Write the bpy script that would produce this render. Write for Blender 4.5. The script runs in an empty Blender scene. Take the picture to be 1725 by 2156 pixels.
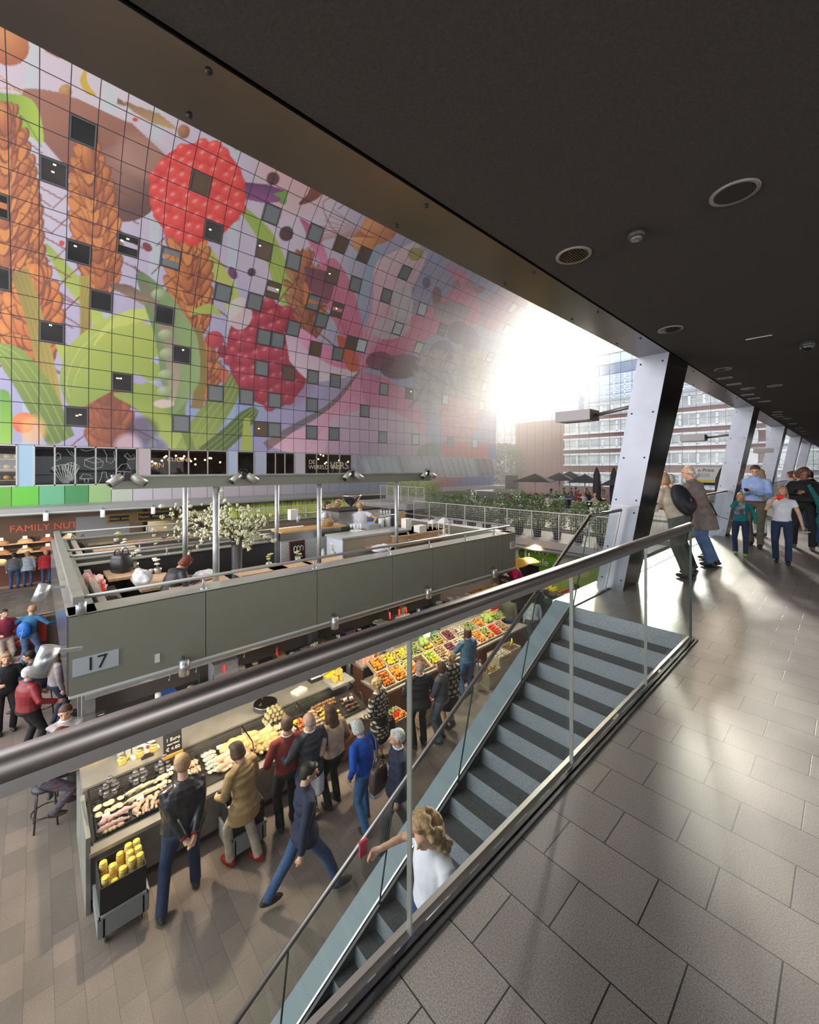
import bpy, math, random, numpy as np
from mathutils import Vector, Matrix
random.seed(7)
PI=math.pi
COL=bpy.context.scene.collection
# ---- survey frame: a = distance across the hall (world -x), b = along the hall (world y), z up, gallery deck = 0
F=856.;CX=862.5;HY=987.;EYE=1.7
TH=math.atan2(1793-CX,F);S=math.sin(TH);C_=math.cos(TH)
MK=-4.0      # market floor
TR=-1.15     # roof terrace floor
def W(a,b,z): return Vector((-a,b,z))
def G(px,py,z=None,a=None,b=None):
    k=(px-CX)/F;m=(HY-py)/F;A=S-C_*k;B=C_+S*k
    if z is not None: d=(z-EYE)/m
    elif a is not None: d=a/A
    else: d=b/B
    return A*d,B*d,m*d+EYE
def GW(px,py,**k): return W(*G(px,py,**k))
def proj(a,b,z):
    d=S*a+C_*b;r=-C_*a+S*b
    return CX+F*r/d,HY-F*(z-EYE)/d
# ---- mesh builder
class MB:
    def __init__(s,smooth=False): s.v=[];s.f=[];s.m=[];s.sm=[];s.smooth=smooth;s.mi=0
    def add(s,vs,fs,smooth=None):
        o=len(s.v);s.v+=[tuple(x) for x in vs];s.f+=[tuple(i+o for i in f) for f in fs]
        s.m+=[s.mi]*len(fs);s.sm+=[s.smooth if smooth is None else smooth]*len(fs);return s
    def box(s,c,d,rz=0,M=None):
        x,y,z=[q/2 for q in d];vs=[Vector((i*x,j*y,k*z)) for i in(-1,1) for j in(-1,1) for k in(-1,1)]
        if rz: vs=[Matrix.Rotation(rz,3,'Z')@v for v in vs]
        if M: vs=[M@v for v in vs]
        return s.add([v+Vector(c) for v in vs],[(0,1,3,2),(4,6,7,5),(0,4,5,1),(2,3,7,6),(0,2,6,4),(1,5,7,3)],False)
    def b6(s,x0,x1,y0,y1,z0,z1): return s.box(((x0+x1)/2,(y0+y1)/2,(z0+z1)/2),(abs(x1-x0),abs(y1-y0),abs(z1-z0)))
    def hexa(s,lo,hi): # two quads bottom/top
        return s.add(list(lo)+list(hi),[(3,2,1,0),(4,5,6,7),(0,1,5,4),(1,2,6,5),(2,3,7,6),(3,0,4,7)],False)
    def bar(s,p,q,w,h,up=(0,0,1)):
        p=Vector(p);q=Vector(q);d=(q-p).normalized();r=d.cross(Vector(up))
        if r.length<1e-4:r=Vector((1,0,0))
        r.normalize();u=r.cross(d);r=r*w/2;u=u*h/2
        return s.hexa([p-r-u,p+r-u,p+r+u,p-r+u],[q-r-u,q+r-u,q+r+u,q-r+u])
    def ring(s,c,X,Y,n): return [Vector(c)+X*math.cos(2*PI*i/n)+Y*math.sin(2*PI*i/n) for i in range(n)]
    def loft(s,rings,cap=True,smooth=True):
        n=len(rings[0]);vs=[v for r in rings for v in r];fs=[]
        for j in range(len(rings)-1):
            for i in range(n): fs.append((j*n+i,j*n+(i+1)%n,(j+1)*n+(i+1)%n,(j+1)*n+i))
        if cap: fs+=[tuple(range(n))[::-1],tuple((len(rings)-1)*n+i for i in range(n))]
        return s.add(vs,fs,smooth)
    def cyl(s,p,q,r0,r1=None,n=12,smooth=True):
        p=Vector(p);q=Vector(q);r1=r0 if r1 is None else r1
        d=(q-p).normalized();X=d.orthogonal().normalized();Y=d.cross(X)
        return s.loft([s.ring(p,X*r0,Y*r0,n),s.ring(q,X*r1,Y*r1,n)],True,smooth)
    def tube(s,pts,r,n=8):
        pts=[Vector(p) for p in pts];rs=r if isinstance(r,(list,tuple)) else [r]*len(pts)
        rings=[];X=None
        for i,p in enumerate(pts):
            d=(pts[min(i+1,len(pts)-1)]-pts[max(i-1,0)]).normalized()
            X=(d.orthogonal() if X is None else X-d*X.dot(d)).normalized();Y=d.cross(X)
            rings.append(s.ring(p,X*rs[i],Y*rs[i],n))
        return s.loft(rings)
    def ell(s,c,r,n=12,m=8,M=None):
        r=(r,r,r) if not isinstance(r,(tuple,list)) else r;vs=[];fs=[]
        for j in range(1,m):
            t=PI*j/m
            for i in range(n):
                p=2*PI*i/n;v=Vector((r[0]*math.sin(t)*math.cos(p),r[1]*math.sin(t)*math.sin(p),r[2]*math.cos(t)))
                vs.append(v)
        vs+=[Vector((0,0,r[2])),Vector((0,0,-r[2]))]
        if M: vs=[M@v for v in vs]
        vs=[v+Vector(c) for v in vs];T=len(vs)-2
        for j in range(m-2):
            for i in range(n): fs.append((j*n+i,(j+1)*n+i,(j+1)*n+(i+1)%n,j*n+(i+1)%n))
        for i in range(n): fs+=[(T,i,(i+1)%n),(T+1,(m-2)*n+(i+1)%n,(m-2)*n+i)]
        return s.add(vs,fs,True)
    def lathe(s,prof,c=(0,0,0),n=16,cap=True):
        c=Vector(c);return s.loft([s.ring(c+Vector((0,0,z)),Vector((r,0,0)),Vector((0,r,0)),n) for r,z in prof],cap)
    def quad(s,*p): return s.add(p,[tuple(range(len(p)))],False)
    def prism(s,poly,z0,z1):
        n=len(poly);A=[(x,y,z0) for x,y in poly]+[(x,y,z1) for x,y in poly]
        return s.add(A,[tuple(range(n))[::-1],tuple(range(n,2*n))]+[(i,(i+1)%n,n+(i+1)%n,n+i) for i in range(n)],False)
    def grid(s,fn,nu,nv,smooth=True):
        vs=[fn(i/nu,j/nv) for j in range(nv+1) for i in range(nu+1)]
        return s.add(vs,[(j*(nu+1)+i,j*(nu+1)+i+1,(j+1)*(nu+1)+i+1,(j+1)*(nu+1)+i) for j in range(nv) for i in range(nu)],smooth)
    def mesh(s,name,mats):
        me=bpy.data.meshes.new(name);me.from_pydata(s.v,[],s.f)
        for m in (mats if isinstance(mats,(list,tuple)) else [mats]): me.materials.append(m)
        me.polygons.foreach_set('material_index',s.m);me.polygons.foreach_set('use_smooth',s.sm);me.update();return me
def link(name,data,parent=None,loc=None,rz=0):
    o=bpy.data.objects.new(name,data);COL.objects.link(o)
    if parent: o.parent=parent
    if loc is not None:o.location=loc
    if rz:o.rotation_euler=(0,0,rz)
    return o
def tag(o,label=None,cat=None,group=None,kind=None):
    if label:o['label']=label
    if cat:o['category']=cat
    if group:o['group']=group
    if kind:o['kind']=kind
    return o
def thing(name,label,cat,loc=(0,0,0),rz=0,group=None): return tag(link(name,None,None,loc,rz),label,cat,group)
def part(name,mb,mats,parent,loc=None,rz=0,label=None): return tag(link(name,mb.mesh(name,mats),parent,loc,rz),label)
def one(name,label,cat,mb,mats,loc=(0,0,0),rz=0,group=None): return tag(link(name,mb.mesh(name,mats),None,loc,rz),label,cat,group)
def struct(name,mb,mats,parent=None,loc=None):
    o=link(name,mb.mesh(name,mats),parent,loc)
    if not parent:o['kind']='structure'
    return o
def kids(o): return KID.get(o.name,[c for c in o.children])
KID={}
def dup(o,loc=None,rz=None,label=None,group=None,parent=None,scale=None):
    c=o.copy();COL.objects.link(c)
    if parent is not None:c.parent=parent
    if loc is not None:c.location=loc
    if rz is not None:c.rotation_euler=(0,0,rz)
    if scale:c.scale=(scale,)*3 if not isinstance(scale,tuple) else scale
    if label:c['label']=label
    if group:c['group']=group
    for ch in list(kids(o)):
        dup(ch,parent=c)
    return c
# ---- materials
MT={}
def mat(name,col,rough=.5,metal=0,noise=0,nscale=40,emit=0,bump=0,spec=.5,col2=None,coat=0):
    if name in MT:return MT[name]
    m=bpy.data.materials.new(name);m.use_nodes=True;nt=m.node_tree;p=nt.nodes['Principled BSDF'];L=nt.links.new
    p.inputs['Base Color'].default_value=(*col,1);p.inputs['Roughness'].default_value=rough;p.inputs['Metallic'].default_value=metal
    p.inputs['Specular IOR Level'].default_value=spec
    if coat:p.inputs['Coat Weight'].default_value=coat
    if noise or col2:
        t=nt.nodes.new('ShaderNodeTexCoord');n=nt.nodes.new('ShaderNodeTexNoise');n.inputs['Scale'].default_value=nscale;n.inputs['Detail'].default_value=3
        L(t.outputs['Object'],n.inputs['Vector']);r=nt.nodes.new('ShaderNodeMix');r.data_type='RGBA'
        c2=col2 or tuple(min(1,x*(1+noise)) for x in col);c1=col if col2 else tuple(x*(1-noise) for x in col)
        r.inputs[6].default_value=(*c1,1);r.inputs[7].default_value=(*c2,1)
        mr=nt.nodes.new('ShaderNodeMapRange');mr.inputs[1].default_value=.35;mr.inputs[2].default_value=.65
        L(n.outputs['Fac'],mr.inputs[0]);L(mr.outputs[0],r.inputs[0]);L(r.outputs[2],p.inputs['Base Color'])
        if bump:
            bn=nt.nodes.new('ShaderNodeBump');bn.inputs['Strength'].default_value=bump;bn.inputs['Distance'].default_value=.02;L(n.outputs['Fac'],bn.inputs['Height']);L(bn.outputs[0],p.inputs['Normal'])
    if emit:
        p.inputs['Emission Color'].default_value=(*col,1);p.inputs['Emission Strength'].default_value=emit
    MT[name]=m;return m
def glass(name,tint=(.8,.92,.88),refl=1.0,rough=0.0,body=0):
    if name in MT:return MT[name]
    m=bpy.data.materials.new(name);m.use_nodes=True;nt=m.node_tree;nt.nodes.clear();L=nt.links.new
    o=nt.nodes.new('ShaderNodeOutputMaterial');mx=nt.nodes.new('ShaderNodeMixShader');tr=nt.nodes.new('ShaderNodeBsdfTransparent');gl=nt.nodes.new('ShaderNodeBsdfGlossy');lw=nt.nodes.new('ShaderNodeLayerWeight');lw.inputs[0].default_value=.5
    tr.inputs[0].default_value=(*tint,1);gl.inputs['Roughness'].default_value=rough
    pw=nt.nodes.new('ShaderNodeMath');pw.operation='POWER';pw.inputs[1].default_value=5;L(lw.outputs['Facing'],pw.inputs[0])
    ml=nt.nodes.new('ShaderNodeMath');ml.operation='MULTIPLY_ADD';ml.inputs[1].default_value=.9*refl;ml.inputs[2].default_value=.04*refl+body;L(pw.outputs[0],ml.inputs[0])
    L(ml.outputs[0],mx.inputs[0]);L(tr.outputs[0],mx.inputs[1]);L(gl.outputs[0],mx.inputs[2]);L(mx.outputs[0],o.inputs[0]);MT[name]=m;return m
def brickmat(name,c1,c2,mortar,bw,rh,ms=.004,rough=.5,offset=.5,rotz=0,granite=.25,gscale=160,axes='xy',var=.0,bumpd=.3,spec=.5):
    if name in MT:return MT[name]
    m=bpy.data.materials.new(name);m.use_nodes=True;nt=m.node_tree;p=nt.nodes['Principled BSDF'];L=nt.links.new
    t=nt.nodes.new('ShaderNodeTexCoord');sx=nt.nodes.new('ShaderNodeSeparateXYZ');cb=nt.nodes.new('ShaderNodeCombineXYZ');L(t.outputs['Object'],sx.inputs[0])
    L(sx.outputs['xyz'.index(axes[0])],cb.inputs[0]);L(sx.outputs['xyz'.index(axes[1])],cb.inputs[1])
    b=nt.nodes.new('ShaderNodeTexBrick');b.offset=offset;b.inputs['Color1'].default_value=(*c1,1);b.inputs['Color2'].default_value=(*c2,1);b.inputs['Mortar'].default_value=(*mortar,1)
    b.inputs['Scale'].default_value=1;b.inputs['Brick Width'].default_value=bw;b.inputs['Row Height'].default_value=rh;b.inputs['Mortar Size'].default_value=ms;b.inputs['Mortar Smooth'].default_value=.1;b.inputs['Bias'].default_value=0
    L(cb.outputs[0],b.inputs['Vector'])
    n=nt.nodes.new('ShaderNodeTexNoise');n.inputs['Scale'].default_value=gscale;n.inputs['Detail'].default_value=4;n.inputs['Roughness'].default_value=.7;L(t.outputs['Object'],n.inputs['Vector'])
    n2=nt.nodes.new('ShaderNodeTexNoise');n2.inputs['Scale'].default_value=1.3;n2.inputs['Detail'].default_value=3;L(t.outputs['Object'],n2.inputs['Vector'])
    mr=nt.nodes.new('ShaderNodeMapRange');mr.inputs[1].default_value=.4;mr.inputs[2].default_value=.6;mr.inputs[3].default_value=1-granite;mr.inputs[4].default_value=1+granite;L(n.outputs['Fac'],mr.inputs[0])
    m2=nt.nodes.new('ShaderNodeMapRange');m2.inputs[1].default_value=.3;m2.inputs[2].default_value=.7;m2.inputs[3].default_value=.88;m2.inputs[4].default_value=1.12;L(n2.outputs['Fac'],m2.inputs[0])
    mm=nt.nodes.new('ShaderNodeMath');mm.operation='MULTIPLY';L(mr.outputs[0],mm.inputs[0]);L(m2.outputs[0],mm.inputs[1])
    mx=nt.nodes.new('ShaderNodeVectorMath');mx.operation='SCALE';L(b.outputs['Color'],mx.inputs[0]);L(mm.outputs[0],mx.inputs['Scale']);L(mx.outputs[0],p.inputs['Base Color'])
    rr=nt.nodes.new('ShaderNodeMapRange');rr.inputs[3].default_value=rough-.12;rr.inputs[4].default_value=rough+.12;L(n2.outputs['Fac'],rr.inputs[0]);L(rr.outputs[0],p.inputs['Roughness'])
    bp=nt.nodes.new('ShaderNodeBump');bp.inputs['Strength'].default_value=bumpd;bp.inputs['Distance'].default_value=.003;iv=nt.nodes.new('ShaderNodeMath');iv.operation='SUBTRACT';iv.inputs[0].default_value=1;L(b.outputs['Fac'],iv.inputs[1]);L(iv.outputs[0],bp.inputs['Height']);L(bp.outputs[0],p.inputs['Normal'])
    p.inputs['Specular IOR Level'].default_value=spec
    MT[name]=m;return m
def text(name,body,size,parent,loc,rot,m,align='CENTER',ext=.004,label=None):
    cu=bpy.data.curves.new(name,'FONT');cu.body=body;cu.size=size;cu.align_x=align;cu.align_y='CENTER';cu.extrude=ext;cu.resolution_u=3
    o=bpy.data.objects.new(name,cu);dg=None
    COL.objects.link(o);bpy.context.view_layer.update();me=bpy.data.meshes.new_from_object(o.evaluated_get(bpy.context.evaluated_depsgraph_get()));bpy.data.objects.remove(o)
    me.materials.clear();me.materials.append(m);q=link(name,me,parent,loc);q.rotation_euler=rot
    return q
steel=mat('brushed_steel',(.55,.53,.52),.22,1,noise=.08,nscale=8)
steel_d=mat('satin_steel',(.42,.42,.43),.35,1)
chrome=mat('chrome',(.8,.8,.8),.08,1)
black=mat('black_plastic',(.02,.02,.022),.45)
dark=mat('dark_metal',(.05,.05,.055),.4,.6)
galv=mat('galvanized_steel',(.42,.44,.46),.4,.7,noise=.15,nscale=6)
white=mat('white_paint',(.75,.75,.74),.5)
paper=mat('paper',(.82,.8,.76),.8)
olive=mat('olive_grey_panel',(.235,.245,.195),.4,0,coat=.3)
wood=mat('oak_tabletop',(.60,.42,.26),.5,noise=.15,nscale=12)
wood_y=mat('bamboo_board',(.72,.45,.17),.45,noise=.12,nscale=14)
crate_w=mat('crate_pine',(.62,.52,.38),.7,noise=.12,nscale=20)
ft=glass('balustrade_glass',(.93,.958,.945),.7)
case_g=glass('case_glass',(.95,.98,.97),.9)
chalk=mat('chalkboard',(.025,.025,.025),.7)
chalkw=mat('chalk_white',(.75,.74,.7),.9)
# ================= SETTING =================
deckm=brickmat('gallery_granite',(.25,.222,.21),(.195,.175,.168),(.02,.02,.02),.38,.25,.0028,rough=.38,granite=.35,gscale=190,spec=.6,offset=.42)
mktm=brickmat('market_granite',(.245,.195,.165),(.175,.145,.125),(.09,.075,.065),.46,.25,.002,rough=.55,granite=.22,gscale=110,offset=.37)
stepm=mat('step_granite',(.10,.105,.11),.55,0,noise=.45,nscale=150)
risem=mat('riser_granite',(.25,.28,.31),.5,0,noise=.35,nscale=150)
OY=.15
def floorpart(mb,a0,a1,b0,b1,z0,z1): mb.b6(-a1,-a0,b0-OY,b1-OY,z0,z1)
m=MB();floorpart(m,-14,1.06,-5,60,-.35,0);floorpart(m,1.06,2.34,4.885,60,-.35,0)
o=struct('floor',m,deckm,loc=(0,OY,0))
m=MB();floorpart(m,-14,45,-14,36.6,-.3,0);o=struct('floor',m,mktm,loc=(0,OY,MK))
# street outside the glass end
m=MB();m.b6(-90,30,36.8,160,MK-.3,MK-.02);struct('ground',m,mat('street_paving',(.32,.31,.3),.8,noise=.1,nscale=2))
# stairs
def st(i): return 2.329+.0449*i,4.885-.2006*i,-.1772*i
m=MB()
for i in range(23):
    a,b,z=st(i);a2,b2,z2=st(i+1)
    zt=max(z2,MK)
    m.mi=0;m.hexa([(-a2-.1,b2,zt-.3),(-1.06,b2,zt-.3),(-1.06,b,zt-.3),(-a2-.1,b,zt-.3)],[(-a2,b2,zt),(-1.06,b2,zt),(-1.06,b,zt),(-a,b,zt)])
    m.mi=1;m.quad((-a,b-.003,z2),(-1.06,b-.003,z2),(-1.06,b-.003,z-.002),(-a,b-.003,z-.002))
struct('staircase',m,[stepm,risem])
# wall under gallery edge beside the stair, and gallery fascia
m=MB();m.b6(-1.06,-.96,-5,4.885,MK,-.35);m.b6(-2.3,-2.2,5.4,36,MK,-.35);struct('wall_gallery',m,mat('fascia_grey',(.12,.125,.13),.5))
# ceiling
ceilm=mat('ceiling_black',(.075,.068,.063),.75,noise=.12,nscale=90,spec=.25)
m=MB();m.b6(-1.575,14,-6,60,3.208,3.6);struct('ceiling',m,ceilm)
beamm=mat('polished_beam_steel',(.20,.19,.188),.28,1,noise=.08,nscale=1.2,bump=.04)
m=MB();m.b6(-1.955,-1.59,-6,36.4,3.2,3.5);m.mi=1
for i in range(34):
    b=-3+i*1.16
    for a in (1.64,1.9): m.cyl(W(a,b,3.2),W(a,b,3.192),.012,n=8)
m.mi=0
struct('trim_1',m,[beamm,black])
# right hand side of the gallery : shop glass wall far right, off frame
m=MB();m.b6(6.0,6.2,14,36,0,3.2);struct('wall_right',m,mat('gallery_wall',(.25,.25,.25),.6))
# leaning columns
colf=mat('column_steel',(.20,.205,.24),.38,.85,noise=.06,nscale=3);cold=mat('column_side',(.17,.165,.16),.18,1,noise=.15,nscale=1.5,bump=.05)
for n in range(5):
    b=6.0+6.73*n+(.0 if n else 0)
    t=thing('leaning_column',['nearest leaning steel clad column at the head of the stair','second leaning steel clad column behind the two people at the rail','third leaning steel clad column behind the man in the blue shirt','fourth leaning steel clad column along the gallery edge','farthest leaning steel clad column along the gallery edge'][n],'column',W(2.3,b,0));
    def X(a,bb,z): return Vector((2.3-a,bb,z))
    c=MB();dp0,dp1=.62,.9
    c.hexa([X(2.5,0,0),X(2.15,0,0),X(2.15,dp0,0),X(2.5,dp0,0)],[X(1.95,0,3.2),X(1.585,0,3.2),X(1.585,dp1,3.2),X(1.95,dp1,3.2)])
    part('core',c,cold,t)
    f=MB();f.hexa([X(2.505,-.012,0),X(2.145,-.012,0),X(2.145,0,0),X(2.505,0,0)],[X(2.303,-.012,1.18),X(1.936,-.012,1.18),X(1.936,0,1.18),X(2.303,0,1.18)])
    part('lower_cladding',f,colf,t)
    f=MB();f.hexa([X(2.300,-.014,1.19),X(1.933,-.014,1.19),X(1.933,0,1.19),X(2.300,0,1.19)],[X(1.953,-.014,3.2),X(1.58,-.014,3.2),X(1.58,0,3.2),X(1.953,0,3.2)])
    part('upper_cladding',f,colf,t)
    s_=MB()
    for z in (.15,.6,1.1,1.27,1.85,2.45,3.1):
        for u in (.05,.31):
            a=2.5-.172*z-u; s_.cyl(X(a,-.014,z),X(a,-.022,z),.011,n=8)
    part('bolts',s_,black,t)
    t['kind']='structure'
# arch: inner surface profile (a, z above eye)/26
PR=[(1,.0428),(1,.10),(.9985,.17),(.99,.2856),(.965,.3635),(.918,.44),(.873,.535),(.815,.59),(.76,.625),(.70,.655),(.62,.685),(.54,.70)]
AW=26.
def arch(t):
    n=len(PR)-1;i=min(int(t*n),n-1);u=t*n-i;p=[np.array(PR[max(0,min(n,i+k))]) for k in (-1,0,1,2)]
    q=.5*((2*p[1])+(p[2]-p[0])*u+(2*p[0]-5*p[1]+4*p[2]-p[3])*u*u+(3*p[1]-p[0]-3*p[2]+p[3])*u**3)
    return q[0]*AW,q[1]*AW+EYE
AP=np.array([arch(i/600) for i in range(601)]);AS=np.concatenate([[0],np.cumsum(np.hypot(*np.diff(AP,axis=0).T))])
def arch_s(s): return np.interp(s,AS,AP[:,0]),np.interp(s,AS,AP[:,1])
BEND=36.63
# mural grid
def nb(px):k=(px-CX)/F;return AW*(C_+S*k)/(S-C_*k)
bs=[nb(x) for x in np.arange(-150,1046,2.1)];bs=[b for b in bs if b<BEND-.02]+[BEND]
SL=AS[-1];ss=np.linspace(0,SL,430)
aa,zz=arch_s(ss);Bg,Ag=np.meshgrid(bs,aa);_,Zg=np.meshgrid(bs,zz)
Dg=S*Ag+C_*Bg;PXg=(CX+F*(-C_*Ag+S*Bg)/Dg);PYg=(HY-F*(Zg-EYE)/Dg)
Xf=PXg.ravel();Yf=PYg.ravel();N=len(Xf)
col=np.zeros((N,3))
def hx(h): 
    c=np.array([int(h[i:i+2],16)/255 for i in (0,2,4)]);return np.where(c<=.04045,c/12.92,((c+.055)/1.055)**2.4)
def blend(idx,al,c): col[idx]=col[idx]*(1-al[:,None])+c*al[:,None]
def near(x0,y0,x1,y1): return np.nonzero((Xf>x0)&(Xf<x1)&(Yf>y0)&(Yf<y1))[0]
def ellp(cx,cy,rx,ry,rot,c,c2=None,soft=1.2,al=1,lx=-.35,ly=-.45):
    R=max(rx,ry)+4;i=near(cx-R,cy-R,cx+R,cy+R)
    if not len(i):return
    dx=Xf[i]-cx;dy=Yf[i]-cy;r=math.radians(rot);u=(dx*math.cos(r)+dy*math.sin(r))/rx;v=(-dx*math.sin(r)+dy*math.cos(r))/ry
    q=np.sqrt(u*u+v*v);a=np.clip((1-q)*min(rx,ry)/soft+.5,0,1)*al;C=hx(c)
    if c2 is not None:
        w=np.clip(1-np.sqrt((u-lx)**2+(v-ly)**2)/1.3,0,1)[:,None];C=hx(c)*(1-w)+hx(c2)*w
    col[i]=col[i]*(1-a[:,None])+C*a[:,None]
def poly(pts,c,c2=None,d=(0,1),soft=1.2,al=1):
    P=np.array(pts,float);x0,y0=P.min(0)-3;x1,y1=P.max(0)+3;i=near(x0,y0,x1,y1)
    if not len(i):return
    x=Xf[i];y=Yf[i];ins=np.zeros(len(i),bool);dm=np.full(len(i),1e9);n=len(P)
    for k in range(n):
        ax,ay=P[k];bx,by=P[(k+1)%n]
        cnd=((ay>y)!=(by>y));
        with np.errstate(divide='ignore',invalid='ignore'): xi=(bx-ax)*(y-ay)/(by-ay)+ax
        ins^=cnd&(x<xi)
        L=(bx-ax)**2+(by-ay)**2+1e-9;t=np.clip(((x-ax)*(bx-ax)+(y-ay)*(by-ay))/L,0,1);dm=np.minimum(dm,np.hypot(x-ax-t*(bx-ax),y-ay-t*(by-ay)))
    a=np.clip(np.where(ins,dm,-dm)/soft+.5,0,1)*al;C=hx(c)
    if c2 is not None:
        q=(x*d[0]+y*d[1]);q=((q-q[ins].min())/(np.ptp(q[ins])+1e-6) if ins.any() else q*0).clip(0,1)[:,None];C=hx(c)*(1-q)+hx(c2)*q
    col[i]=col[i]*(1-a[:,None])+C*a[:,None]
def spl(pts,n=10):
    P=[np.array(p,float) for p in pts];out=[]
    for i in range(len(P)-1):
        p=[P[max(0,i-1)],P[i],P[i+1],P[min(len(P)-1,i+2)]]
        for k in range(n):
            u=k/n;out.append(.5*((2*p[1])+(p[2]-p[0])*u+(2*p[0]-5*p[1]+4*p[2]-p[3])*u*u+(3*p[1]-p[0]-3*p[2]+p[3])*u**3))
    return out+[P[-1]]
def ribbon(pts,w,c,c2=None,d=(0,1),rib=None,al=1):
    P=spl(pts,6);n=len(P);ws=np.interp(np.linspace(0,1,n),np.linspace(0,1,len(w)),w) if isinstance(w,(list,tuple)) else np.full(n,w)
    L=[];R=[]
    for k in range(n):
        t=P[min(k+1,n-1)]-P[max(k-1,0)];t=t/(np.hypot(*t)+1e-6);nn=np.array([-t[1],t[0]]);L.append(P[k]+nn*ws[k]/2);R.append(P[k]-nn*ws[k]/2)
    poly(L+R[::-1],c,c2,d,al=al)
    if rib:
        for off in (-.25,0,.25):
            Q=[P[k]+(L[k]-P[k])*off*2 for k in range(n)];line(Q,rib,1.6,.45)
def line(P,c,w=1.5,al=1):
    for k in range(len(P)-1):
        (ax,ay),(bx,by)=P[k],P[k+1];i=near(min(ax,bx)-w-1,min(ay,by)-w-1,max(ax,bx)+w+1,max(ay,by)+w+1)
        if not len(i):continue
        x=Xf[i];y=Yf[i];L=(bx-ax)**2+(by-ay)**2+1e-9;t=np.clip(((x-ax)*(bx-ax)+(y-ay)*(by-ay))/L,0,1);dd=np.hypot(x-ax-t*(bx-ax),y-ay-t*(by-ay))
        a=np.clip(w/2-dd+.5,0,1)*al;col[i]=col[i]*(1-a[:,None])+hx(c)*a[:,None]
rn=random.Random(3)
def berry(cx,cy,rx,ry,rot,c,dk,hi,n=9,hs=.5):
    ellp(cx,cy,rx,ry,rot,c)
    r=math.radians(rot)
    for j in range(-n//2,n//2+1):
        for k in range(-n//2,n//2+1):
            u=(k+.5*(j%2))/(n/2)*.95;v=j/(n/2)*.92
            if u*u+v*v>1.0:continue
            x=cx+u*rx*math.cos(r)-v*ry*math.sin(r);y=cy+u*rx*math.sin(r)+v*ry*math.cos(r);q=min(rx,ry)/n*1.5*(1-.25*(u*u+v*v))*rn.uniform(.85,1.12)
            x+=rn.uniform(-5,5);y+=rn.uniform(-5,5)
            ellp(x+1,y+1.5,q*1.06,q*1.02,0,dk,al=.55);ellp(x,y,q,q*.95,0,c,hi,al=.95);ellp(x-q*.3,y-q*.45,q*.3,q*.18,-30,'ffe6e0',al=hs)
def wheat(x0,y0,x1,y1,w,c='b8632a',dk='7a3c16',hi='d98a3c',awn=True):
    n=max(5,int(math.hypot(x1-x0,y1-y0)/27));dx=(x1-x0)/n;dy=(y1-y0)/n;L=math.hypot(dx,dy);tx,ty=dx/L,dy/L;nx,ny=-ty,tx;ang=math.degrees(math.atan2(ty,tx))
    ribbon([(x0,y0),((x0+x1)/2,(y0+y1)/2),(x1,y1)],[w*.3,w,w*.95,w*.7,w*.4],dk)
    for i in range(n+1):
        t=i/n;ww=w*math.sin(PI*min(1,.18+t*.8))**.7
        for sgn in (-1,1,-.45,.45,0):
            cc=rn.choice([c,c,hi,'a05424']) if c=='b8632a' else c
            x=x0+dx*i+nx*sgn*ww*.36+rn.uniform(-2,2);y=y0+dy*i+ny*sgn*ww*.36+rn.uniform(-2,2)
            rot=ang+90+sgn*38
            ellp(x,y,w*.17,L*1.35,rot,dk);ellp(x-1,y-1,w*.145,L*1.22,rot+rn.uniform(-8,8),cc,hi,al=.9);line([(x+w*.05*sgn,y-L*.8),(x-w*.04*sgn,y+L*.7)],dk,1.1,.35)
            line([(x-w*.03,y-L*.7),(x,y+L*.7)],dk,1.2,.4)
            if awn and abs(sgn)==1 and i%2==0: 
                ex=x+nx*sgn*w*.75-tx*L*1.6;ey=y+ny*sgn*w*.75-ty*L*1.6;line([(x,y),((x+ex)/2+nx*sgn*3,(y+ey)/2),(ex,ey)],dk,3.0,.9)
# background wash: lilac top, blue-violet middle, right side paled by painted-in haze
t_=np.clip(Yf/950,0,1);r_=np.clip((Xf-600)/500,0,1)
col[:]=hx('dccfd0')*(1-t_[:,None])+hx('9a9dcb')*t_[:,None]
k=np.sin(Xf*.013+Yf*.006)*.5+.5;col[:]=col*(1-.35*k[:,None])+hx('b9aec9')*.35*k[:,None]
k=(r_*.75)[:,None];col[:]=col*(1-k)+hx('a9b8d8')*k
for x in (70,235,335,500): ribbon([(x,0),(x-10,500),(x-14,940)],[26,18],'b9cfcf',al=.55)
for x in (800,760): ribbon([(x,500),(x-60,700)],[16,10],'8fc0cc',al=.6)
ellp(640,520,110,200,0,'d9c9d2',al=.5,soft=60);ellp(640,330,90,120,20,'d59a90',al=.55,soft=50)
ellp(450,820,120,100,0,'7db0d8',al=.4,soft=50)
# scattered small foods
ellp(15,95,48,42,30,'a85d2c','d08a4c');ellp(120,95,38,24,28,'9c5a30','c98a58');ellp(137,195,14,18,10,'9c6a34','c9985a')
ribbon([(180,148),(176,170),(186,190),(202,200)],[6,15,14,5],'c9a81c');ellp(303,190,9,8,0,'cf9a20');ellp(328,213,9,12,-30,'84451f','a86538')
ribbon([(262,215),(290,232),(330,250),(372,272)],[4,16,24,3],'8a6a3c','bb9c66');poly([(248,205),(262,216),(266,226),(247,218)],'7a5a34');ellp(387,277,13,15,0,'8a5230','b87a48')
ellp(285,252,6,5,0,'cf3f2a');ellp(272,285,5,5,0,'cf3f2a');ellp(503,303,14,13,0,'8c3a30','c06a58');ellp(575,376,14,14,0,'552a30');ellp(603,492,15,16,20,'4a2430');ellp(632,575,9,9,0,'5a3030')
ribbon([(0,160),(30,185),(60,205)],[3,3],'c98a30');ribbon([(0,185),(55,190)],[2,2],'c98a30')
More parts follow.
